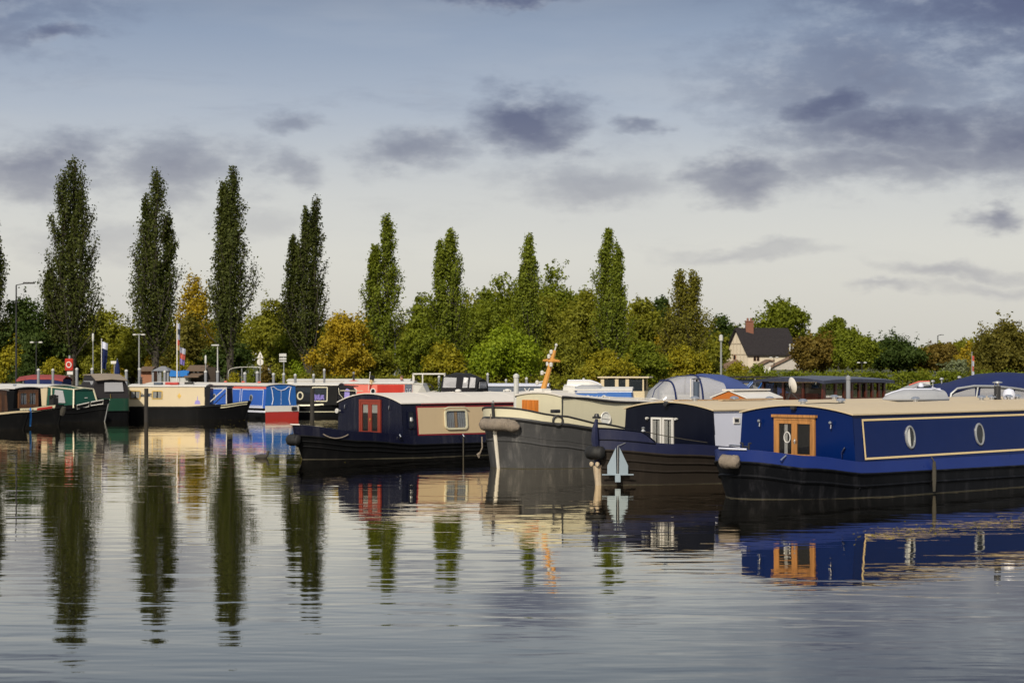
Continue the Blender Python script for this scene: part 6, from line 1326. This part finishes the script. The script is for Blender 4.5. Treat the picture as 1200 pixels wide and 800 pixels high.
lamp(1099, 420, 393, 'distant lamp post showing above the rusty tree', 'arm', 1.4, 'dark_metal')
lamp(1122, 330, 407, 'distant lamp head between the rusty tree and the right-hand willow', 'flat', 1.0, 'dark_metal')
lamp(804, 182, 417, 'small white-headed lamp among the yellowish trees by the blue canopy', 'twin', .9, 'galv')
# flags
flag('flag', 'tall flag pole with a pale blue, white and red flag, before the trees', at(207.5, 123, .5), CH + (HOR - 377) * 123 / F - .5, ['lilac_white', 'slate', 'lilac_white', 'coral', 'gold'], .20, 1.6, 0, .7, 'white', .045)
flag('flag', 'white and lilac pennant low down beside the tall flag pole', at(210.5, 123.3, .5), 1.3 + CH + (HOR - 428) * 123 / F - .6, ['lilac_white', 'coral', 'purple'], .5, 1.0, 0, .7, 'galv', .02)
flag('flag', 'dark blue flag with a white top, above the taupe canopy', at(119, 123, .5), CH + (HOR - 398) * 123 / F - .5, ['lilac_white', 'canvas_navy', 'canvas_navy', 'canvas_navy'], .5, 1.6, 0, .7, 'white', .03)
flag('flag', 'red and white furled flag above the long blue canopy', at(1139, 90, 1.2), CH + (HOR - 414) * 90 / F - 1.2, ['coral', 'lilac_white', 'coral', 'lilac_white'], .12, .9, 0, .7, 'galv', .025)
# lifebuoy box
o = empty('lifebuoy_cabinet', at(81, 127.5, .0), 0, 'red lifebuoy cabinet with a white ring and white notice, on a post', 'lifebuoy'); z0 = CH + (HOR - 434.5) * 127.5 / F; z1 = CH + (HOR - 420) * 127.5 / F
mb = MB(); mb.box((0, .12, (z1 - 1) / 2), (.10, .10, z1 + 1.4)); mb.build('post', MT['pile'], o, smooth=False)
mb = MB(); mb.box((0, 0, (z0 + z1) / 2), (.52, .16, z1 - z0)); mb.build('housing', MT['canvas_red'], o, smooth=False, bevel=.07)
mb = MB(); mb.tube([(.15 * math.cos(a), -.09, (z0 + z1) / 2 + .17 * math.sin(a)) for a in np.linspace(0, 6.28, 17)[:-1]], .035, 6, closed=True); mb.build('ring', MT['white'], o)
mb = MB(); mb.box((.05, .02, z0 - .12), (.36, .03, .22)); mb.build('notice', MT['white'], o, smooth=False)
# signs on posts
D = 133
o = empty('warning_sign', at(305, D, gz((305 - 600) * D / F, D)), 0, 'post with a white triangle above a white disc', 'sign'); g0 = o.location.z; zz = lambda y: CH + (HOR - y) * D / F - g0
mb = MB(); mb.tube([(0, 0, 0), (0, 0, zz(412))], .03, 6); mb.build('post', MT['galv'], o)
mb = MB(); mb.slab([(-.21, -.05, zz(419.5)), (.21, -.05, zz(419.5)), (0, -.05, zz(411.5))], (0, .02, 0)); tr = mb.build('triangle', MT['white'], o, smooth=False); mb = MB(); mb.box((0, -.065, zz(417)), (.035, .01, .22)); mb.build('mark', MT['clutter_black'], tr)
mb = MB(); mb.slab([(.21 * math.cos(a), -.05, zz(424) + .22 * math.sin(a)) for a in np.linspace(0, 6.28, 21)[:-1]], (0, .02, 0)); tr = mb.build('disc', MT['white'], o, smooth=False); mb = MB(); mb.box((0, -.065, zz(424)), (.035, .01, .34)); mb.build('mark', MT['clutter_black'], tr)
o = empty('notice_board', at(331.5, D, gz((331.5 - 600) * D / F, D)), 0, 'pale notice board on a post', 'sign'); g0 = o.location.z
mb = MB(); mb.tube([(.06, 0, 0), (.06, 0, zz(414))], .035, 6); mb.build('post', MT['galv'], o); 
for a, b in ((414, 418), (419, 421.5), (422, 424)): mb = MB(); mb.box((0, -.05, (zz(a) + zz(b)) / 2), (.46, .03, abs(zz(b) - zz(a)) - .02)); mb.build('board', MT['cap'], o, smooth=False)
o = empty('direction_sign', at(134, 134, gz((134 - 600) * 134 / F, 134)), 0, 'small white board on a post left of the folded parasol', 'sign'); g0 = o.location.z; D = 134
mb = MB(); mb.tube([(0, 0, 0), (0, 0, zz(424))], .03, 6); mb.build('post', MT['galv'], o); mb = MB(); mb.box((-.02, -.05, zz(424.5)), (.40, .03, .18)); mb.build('board', MT['white'], o, smooth=False)
# folded parasol
D = 129; o = empty('parasol', at(137.5, 133.5, gz((137.5 - 600) * 133.5 / F, 133.5)), 0, 'folded navy parasol behind the taupe canopy', 'parasol'); D = 133.5; g0 = o.location.z
mb = MB(); mb.tube([(0, 0, 0), (0, 0, zz(420))], .03, 6); mb.build('pole', MT['galv'], o)
mb = MB(); h0, h1 = zz(436), zz(421); mb.lathe([(.05, h0 - .35), (.17, h0 - .3), (.19, h0), (.14, (h0 + h1) / 2), (.03, h1)], 8); mb.build('canopy', MT['canvas_navy'], o, smooth=False)
# ------------------------------------------------------------------ sheds, marquee
def shed(name, label, px0, px1, D, y_eave, y_ridge, depth, wall_m, roof_m, hip=False, open_=False):
    x0, x1 = (px0 - 600) * D / F, (px1 - 600) * D / F; xc = (x0 + x1) / 2; w = (x1 - x0) / 2; g0 = gz(xc, D); e = CH + (HOR - y_eave) * D / F - g0; rg = CH + (HOR - y_ridge) * D / F - g0
    o = empty(name, (xc, D, g0), 0, label, 'shed'); mb = MB()
    if open_:
        for sx in (-1, 0, 1):
            for yy in (0, depth): pb = MB(); pb.box((sx * w * .88, yy, e / 2), (.14, .14, e)); pb.build('post', MT[wall_m], o, smooth=False)
    else: mb.box((0, depth / 2, e / 2), (2 * w * .92, depth * .94, e)); mb.build('wall', MT[wall_m], o, smooth=False)
    mb = MB()
    if hip: mb.add([(-w, -.2, e), (w, -.2, e), (w, depth + .2, e), (-w, depth + .2, e), (-w * .25, depth / 2, rg), (w * .25, depth / 2, rg)], [(0, 1, 5, 4), (1, 2, 5), (2, 3, 4, 5), (3, 0, 4), (3, 2, 1, 0)], smooth=False)
    else: mb.slab([(-w, -.25, e - .05), (-w, depth / 2, rg), (-w, depth + .25, e - .05), (-w, depth + .25, e + .04), (-w, depth / 2, rg + .1), (-w, -.25, e + .04)], (2 * w, 0, 0))
    mb.build('roof', MT[roof_m], o, smooth=False); return o
MT['tile_brown'] = P('brown_roof', (.13, .085, .055), .8, .25, .5, bump=.4, scale=2); MT['tile_grey'] = P('grey_roof', (.22, .23, .25), .7, .2, .4); MT['shed_wood'] = P('dark_shed_boards', (.035, .022, .014), .8, .3, .4)
MT['terracotta'] = P('terracotta_wall', (.30, .13, .07), .8, .2, .3)
shed('summerhouse', 'open summerhouse with a grey hipped roof, left of the flag pole', 178, 198, 139, 434.5, 429, 2.2, 'pile', 'tile_grey', hip=True, open_=True)
shed('garden_store', 'terracotta walled store between the lamp and the summerhouse', 164, 179, 141, 434, 431, 2.0, 'terracotta', 'tile_brown')
o = shed('shed', 'brown wooden shed with two stepped roofs and two little windows', 219, 241, 139, 434, 429.5, 2.6, 'shed_wood', 'tile_brown')
mb = MB(); x0 = -.62; w = (241 - 219) * 139 / F / 2; zz2 = lambda y: CH + (HOR - y) * 139 / F - o.location.z
mb.slab([(-w, -1.3, zz2(442)), (w * .55, -1.3, zz2(442)), (w * .9, .0, zz2(438.5)), (-w, .0, zz2(438.5))], (0, 0, .09)); mb.build('porch_roof', MT['tile_brown'], o, smooth=False)
for x in (-.18, .12): mb = MB(); mb.box((x, .04, zz2(436.2)), (.13, .04, .22)); mb.build('window', MT['cap'], o, smooth=False)
mb = MB(); mb.box((w * 1.15, 1.6, .9), (1.0, 2.2, 1.8)); mb.build('lean_to', MT['shed_wood'], o, smooth=False)
o = empty('covered_skip', at(210, 138, gz((210 - 600) * 138 / F, 138)), 0, 'bright blue tarpaulin stretched over a skip beside the brown shed', 'tarpaulin'); D = 138; g0 = o.location.z
mb = MB(); mb.slab([(-.55, 0, .0), (.55, 0, 0), (.62, 0, zz(441)), (-.62, 0, zz(441))], (0, 1.3, 0)); mb.build('skip', MT['cap'], o, smooth=False)
mb = MB(); mb.grid([[(x, y, zz(441) + .02 + (zz(434.5) - zz(441)) * max(0, 1 - abs((y - .65) / .75) ** 2) + .03 * math.sin(x * 7)) for x in np.linspace(-.66, .60, 9)] for y in np.linspace(-.1, 1.4, 9)]); mb.slab([(-.6, -.12, zz(441)), (.55, -.12, zz(441)), (.55, -.02, zz(435)), (-.6, -.02, zz(435))], (0, .03, 0)); mb.build('tarpaulin', MT['tarp_blue'], o)
o = empty('marquee', at(290, 142, gz((290 - 600) * 142 / F, 142)), 0, 'white arched marquee behind the blue boat', 'marquee'); D = 142; g0 = o.location.z; ww = 23 * D / F
sec = lambda y: [(ww * math.copysign(abs(math.cos(a)) ** .7, math.cos(a)), y, zz(438) + (zz(429.5) - zz(438)) * math.sin(a) ** .6 if 0 < a < math.pi else zz(438)) for a in np.linspace(0, math.pi, 13)]
mb = MB(); mb.grid([sec(0), sec(3)]); mb.build('roof', MT['canvas_white'], o, solid=.04)
mb = MB()
for x in (-ww, -ww * .3, ww * .3, ww):
    for y in (0.05, 2.95): mb.tube([(x * .98, y, 0), (x * .98, y, zz(438) if abs(x) > ww * .9 else zz(431.5))], .04, 6)
mb.build('leg', MT['galv'], o)
mb = MB(); mb.box((0, 2.8, zz(438) / 2), (2 * ww * .9, .04, zz(438))); mb.build('back_wall', MT['canvas_grey'], o, smooth=False)
# white metal frame on the pontoon
o = empty('canopy_frame', at(502.5, 123, .53), 0, 'empty white metal frame standing on the pontoon, left of the black canopy', 'frame'); D = 123; g0 = .53
w = 18.5 * D / F; t = zz(438)
mb = MB()
for x, y in ((-w, 0), (w, 0), (-w * .45, 1.2), (w, 1.2), (-w, 1.2)): mb.box((x, y, t / 2), (.07, .07, t))
for y in (0, 1.2): mb.box((0, y, t), (2 * w + .08, .07, .08))
for x in (-w, w): mb.box((x, .6, t), (.07, 1.2, .07))
mb.build('frame', MT['white'], o, smooth=False)
mb = MB(); mb.grid([[(x, y, .9 + .35 * math.sin(3.1 * i / 6) ** .5) for i, x in enumerate(np.linspace(-w * .7, w * .3, 7))] for y in (.3, .9)]); mb.build('covered_bench', MT['canvas_charcoal'], o, solid=.05)
# potted shrub near the black canopy
T('potted_shrub', 518, 447, 118, 5, 'dark', 'round dark shrub in a pale tub, left of the black canopy', 'plant', 401, 900, base=.25, lobes=5, size=.2, trunk=True)
# ------------------------------------------------------------------ house
def house():
    D = 305; k = D / F; X0 = (905 - 600) * k; g0 = gz(X0, D) ; zz = lambda y: CH + (HOR - y) * k - g0
    o = empty('house', (X0, D, g0), 0, 'white timber-framed house with a steep dark roof and brick chimney', 'house')
    L = lambda px: (px - 905) * k
    # gable turned to the left: front corner at px 876, gable back corner at px 848, long front to px 932
    C0 = V((L(876.5), 0, 0)); u = V((.985, .17, 0)); g = V((-.62, 1.0, 0)).normalized(); Lf = 7.6; Wg = 5.2
    e, rg = zz(415), zz(385.5)
    def pt(a, b, z): return C0 + u * a + g * b + V((0, 0, z))
    mb = MB(); mb.slab([pt(0, 0, 0), pt(0, Wg, 0), pt(0, Wg, e), pt(0, Wg / 2, rg - .1), pt(0, 0, e)], u * Lf); mb.build('wall', P('cream_render', (.62, .54, .42), .85, .08, .3, (.4, .33, .25), bump=.2), o, smooth=False)
    rm = P('dark_tiles', (.026, .023, .025), .8, .5, .6, (.055, .048, .047), bump=.8, scale=3, spec=.1)
    mb = MB()
    for sgn in (0, 1):
        b0 = -.35 if sgn == 0 else Wg + .35; zb = e - .25
        mb.slab([pt(-.35, b0, zb), pt(Lf + .3, b0, zb), pt(Lf + .3, Wg / 2, rg), pt(-.35, Wg / 2, rg)], (0, 0, .22))
    rf = mb.build('roof', rm, o, smooth=False)
    mb = MB(); c = pt(1.9, Wg / 2, 0); mb.box((c.x, c.y, rg + .2), (1.15, 1.05, 2.0)); mb.box((c.x, c.y, rg + 1.22), (1.3, 1.2, .16)); ch = mb.build('chimney', MT['brick'], rf, smooth=False)
    mb = MB(); 
    for s_ in (-.25, .25): mb.lathe([(.14, 0), (.16, .3), (.12, .4)], 10, Matrix.Translation((c.x + s_, c.y, rg + 1.3)))
    mb.build('chimney_pot', MT['brick'], rf)
    tm = P('pale_timber_frame', (.46, .39, .30), .8, .1, .2)
    gn = u * -1; mb = MB()
    for b in (.9, 1.75, 2.6, 3.45, 4.3): 
        top = e + (rg - e) * (1 - abs(b - Wg / 2) / (Wg / 2)); mb.slab([pt(-.02, b - .05, 0), pt(-.02, b + .05, 0), pt(-.02, b + .05, top - .3), pt(-.02, b - .05, top - .3)], gn * .03)
    for z in (e, e + 1.6): 
        hw = Wg / 2 * (1 - max(0, z - e) / (rg - e)) - .1; mb.slab([pt(-.055, Wg / 2 - hw, z - .06), pt(-.055, Wg / 2 + hw, z - .06), pt(-.055, Wg / 2 + hw, z + .06), pt(-.055, Wg / 2 - hw, z + .06)], gn * .02)
    mb.build('timber_frame', tm, o, smooth=False)
    fn = V((u.y, -u.x, 0))
    for a in (1.05, 1.55):
        M_ = Matrix.Translation(pt(a, 0, zz(419.5)) + fn * .01) @ Matrix(((u.x, 0, fn.x, 0), (u.y, 0, fn.y, 0), (0, 1, 0, 0), (0, 0, 0, 1))); window(o, M_, .40, .85, MT['brown_wood'], MT['glass'], 0, .05, .05)
    M_ = Matrix.Translation(pt(0, 3.2, zz(418.5)) - u * .01) @ Matrix(((-g.x, 0, -u.x, 0), (-g.y, 0, -u.y, 0), (0, 1, 0, 0), (0, 0, 0, 1))); window(o, M_, .7, .7, MT['terracotta'], MT['glass'], 0, .06, .05)
    # low lean-to roofs in front
    lm = P('brown_tiles', (.17, .105, .07), .8, .3, .5, bump=.5, scale=2); lw = P('pale_lean_to_wall', (.42, .39, .35), .8, .1, .3)
    def leanto(x0, x1, x2, ye, yr, y_, dpt):
        mb = MB(); A, B_, C_ = V((L(x0), y_, zz(ye))), V((L(x1), y_, zz(yr))), V((L(x2), y_, zz(yr + 1)))
        mb.slab([A, V((L(x0), y_, zz(ye) - .2)), V((L(x1), y_, zz(yr) - .2)), V((L(x2), y_, zz(yr + 1) - .2)), C_, B_], (0, dpt, 0)); mb.build('lean_to_roof', lm, o, smooth=False)
        mb = MB(); mb.slab([V((L(x0) + .4, y_ + .3, 0)), V((L(x2) - .2, y_ + .3, 0)), V((L(x2) - .2, y_ + .3, zz(yr + 2))), V((L(x1), y_ + .3, zz(yr + 1))), V((L(x0) + .4, y_ + .3, zz(ye + 1)))], (0, dpt - .5, 0)); mb.build('lean_to_wall', lw, o, smooth=False)
    leanto(873, 895, 901, 433, 421, -7, 5); leanto(894, 922, 931, 429.5, 416, -9, 4)
    mb = MB(); mb.slab([V((L(845), -1, zz(427))), V((L(861), -1, zz(421))), V((L(872), -1, zz(431))), V((L(845), -1, zz(433)))], (0, -2.5, 0)); mb.build('porch_roof', lm, o, smooth=False)
    # dark rear range with two pale flues and two yellow round signs
    mb = MB(); mb.box((L(942), 3.5, zz(403) / 2), (3.2, 4, zz(403))); rr_ = mb.build('rear_wall', MT['shed_wood'], o, smooth=False)
    mb = MB(); mb.slab([(L(928), 1.2, zz(402.5)), (L(953), 1.2, zz(402.5)), (L(950), 3.5, zz(399.5)), (L(932), 3.5, zz(399.5))], (0, 0, .15)); mb.box((L(941.5), 3.2, zz(397)), (.5, .5, .9)); mb.build('rear_roof', rm, o, smooth=False)
    for px in (925, 929): mb = MB(); mb.box((L(px), -.6, zz(407.5)), (.20, .2, zz(403) - zz(412))); mb.build('flue_pipe', MT['cap'], o, smooth=False)
    for px in (935, 942): mb = MB(); mb.slab([(L(px) + .27 * math.cos(a), 1.40, zz(404.8) + .33 * math.sin(a)) for a in np.linspace(0, 6.28, 17)[:-1]], (0, .06, 0)); mb.build('round_sign', MT['gold_y'], rr_, smooth=False)
MT['gold_y'] = P('yellow_disc', (.70, .60, .18), .5, .1, .15)
house()
o = empty('white_chair', at(893, 190, gz((893 - 600) * 190 / F, 190)), 0, 'white slatted garden chair at the foot of the house', 'chair')
mb = MB()
for i in range(3): mb.slab([(-.5 + .45 * i, 0, .3), (-.3 + .45 * i, 0, .3), (-.05 + .45 * i, .1, 1.55), (-.25 + .45 * i, .1, 1.55)], (0, .04, 0))
mb.build('backrest', MT['white'], o, smooth=False); mb = MB(); mb.box((0, -.3, .45), (1.3, .6, .06)); mb.build('seat', MT['white'], o, smooth=False)
for x in (-.6, .6):
    for y in (-.55, -.05): mb = MB(); mb.box((x, y, .21), (.06, .06, .42)); mb.build('leg', MT['white'], o, smooth=False)
# ------------------------------------------------------------------ people
def person(px, D, z0, H, label, facing, coat, trousers, hair, bend=.0):
    o = empty('person', at(px, D, z0), facing, label, 'person'); s = H / 1.75
    J = []; E = []; Rr = []
    def add(p, r, par=None):
        J.append(V(p) * s); Rr.append(r * s); 
        if par is not None: E.append((par, len(J) - 1))
        return len(J) - 1
    f = lambda z: bend * max(0, z - .95)
    pel = add((0, 0, .95), .145); wst = add((0, -f(1.12), 1.12), .135, pel); chs = add((0, -f(1.32), 1.32), .155, wst); nck = add((0, -f(1.48), 1.48), .062, chs); hd = add((0, -.02 - f(1.60), 1.60), .092, nck); tp = add((0, -.01 - f(1.70), 1.70), .075, hd)
    ns = add((0, -.115 - f(1.60), 1.595), .016, hd); 
    for sx in (-1, 1): ear = add((sx * .088, .0 - f(1.6), 1.60), .018, hd)
    for sx in (-1, 1):
        hp = add((sx * .10, 0, .90), .10, pel); kn = add((sx * .11, -.02, .50), .068, hp); an = add((sx * .12, .02, .09), .045, kn); toe = add((sx * .14, -.15, .04), .040, an)
        sh = add((sx * .19, -f(1.40), 1.40), .068, chs); el = add((sx * .26, .03 - f(1.12), 1.12), .048, sh); wr = add((sx * .24, -.12 - f(.9), .90), .032, el); pm = add((sx * .235, -.15, .83), .032, wr)
        for i, fx in enumerate((-.03, -.01, .01, .03)):
            a_ = add((sx * .235 + fx, -.16, .775), .0095, pm); add((sx * .235 + fx, -.145, .73 - (.01 if i in (1, 2) else 0)), .008, a_)
        add((sx * .235 - sx * .045, -.17, .80), .010, pm)
    me = bpy.data.meshes.new('body'); me.from_pydata(J, E, []); b = bpy.data.objects.new('body', me); COL.objects.link(b); b.parent = o
    md = b.modifiers.new('skin', 'SKIN'); md.use_smooth_shade = True
    for i, r in enumerate(Rr): me.skin_vertices[0].data[i].radius = (r, r * (.72 if i in (0, 1, 2) else 1.0))
    me.skin_vertices[0].data[0].use_root = True
    sb = b.modifiers.new('sub', 'SUBSURF'); sb.levels = 2; sb.render_levels = 2
    m, g, bs = mat('clothed_figure'); tc = g.new('ShaderNodeTexCoord'); sp = g.new('ShaderNodeSeparateXYZ'); g.l.new(tc.outputs['Object'], sp.inputs[0]); z = g.math('DIVIDE', sp.outputs[2], s)
    col = g.mix(g.math('GREATER_THAN', z, .93), (*trousers, 1), (*coat, 1)); col = g.mix(g.math('GREATER_THAN', z, 1.475), col, (.42, .22, .15, 1))
    col = g.mix(g.math('MULTIPLY', g.math('LESS_THAN', z, .885), g.math('GREATER_THAN', g.math('ABSOLUTE', sp.outputs[0]), .185 * s)), col, (.42, .22, .15, 1)); col = g.mix(g.math('LESS_THAN', z, .085), col, (.02, .02, .02, 1))
    g.put(bs.inputs['Base Color'], col); bs.inputs['Roughness'].default_value = .8; me.materials.append(m)
    mb = MB(); hy = -.005 - f(1.64); rows = []
    for t in np.linspace(0, 1, 7):
        a = math.pi / 2 * t; rows.append([V((.108 * math.cos(a) * math.cos(q), hy + .02 + .115 * math.cos(a) * math.sin(q), 1.625 + .02 * (math.sin(q) < -.3) + .125 * math.sin(a))) * s for q in np.linspace(0, 2 * math.pi, 17)[:-1]])
    mb.grid(rows, closed_u=True); mb.build('hair', P('hair', hair, .8, .2, 0), o)
    for sx in (-1, 1): mb = MB(); mb.lathe([(0, -.012), (.012, 0), (0, .012)], 8, Matrix.Translation(V((sx * .034, -.095 - f(1.62), 1.625)) * s)); mb.build('eye', MT['clutter_black'], o)
    mb = MB(); mb.box(V((0, -.092 - f(1.55), 1.545)) * s, (.05 * s, .02, .012)); mb.build('mouth', MT['terracotta'], o)
    return o
person(104.5, 122.4, .53, 1.78, 'grey-haired person in a dark jacket standing on the pontoon beside the taupe canopy', R(60), (.012, .013, .022), (.02, .02, .025), (.45, .43, .40))
person(472, 122.4, .53, 1.72, 'person in a dark blue top on the pontoon, left of the white metal frame', R(-70), (.015, .018, .06), (.03, .03, .03), (.10, .06, .035), .1)
# duck and floating leaves
o = empty('duck', (at(306, 7200 / 112.0, 0)), R(20), 'small dark duck swimming alone left of the navy and cream barge', 'duck')
mb = MB(); mb.tube([(-.24, 0, .08), (-.16, 0, .06), (0, 0, .05), (.14, 0, .06), (.19, 0, .10), (.21, 0, .17), (.23, 0, .21), (.27, 0, .21)], [.01, .06, .10, .085, .05, .04, .045, .02], 10); mb.build('body', MT['rope_dark'], o)
mb = MB(); mb.tube([(.27, 0, .205), (.32, 0, .195)], [.018, .008], 6); mb.build('beak', MT['brass'], o)
def floating_leaves():
    rng = np.random.default_rng(9); P_ = []
    for i in range(200):
        t = rng.uniform(); px = 1000 + 200 * t; y = 628 - 18 * t + rng.normal() * 4; D = 7200 / (y - 425); p = at(px, D, .006); P_.append(p)
    for i in range(260):
        px = rng.uniform(250, 440); y = rng.normal(500, 6) if rng.uniform() < .7 else rng.normal(520, 8); D = 7200 / (max(y, 492) - 425); P_.append(at(px, D, .006))
    me = leaf_mesh('floating_leaves', np.array(P_), .05, rng, LM['yellow'], up=60); o = bpy.data.objects.new('floating_leaves', me); COL.objects.link(o); tag(o, 'scatter of small yellow leaves drifting on the water', 'leaves', kind='stuff')
floating_leaves()
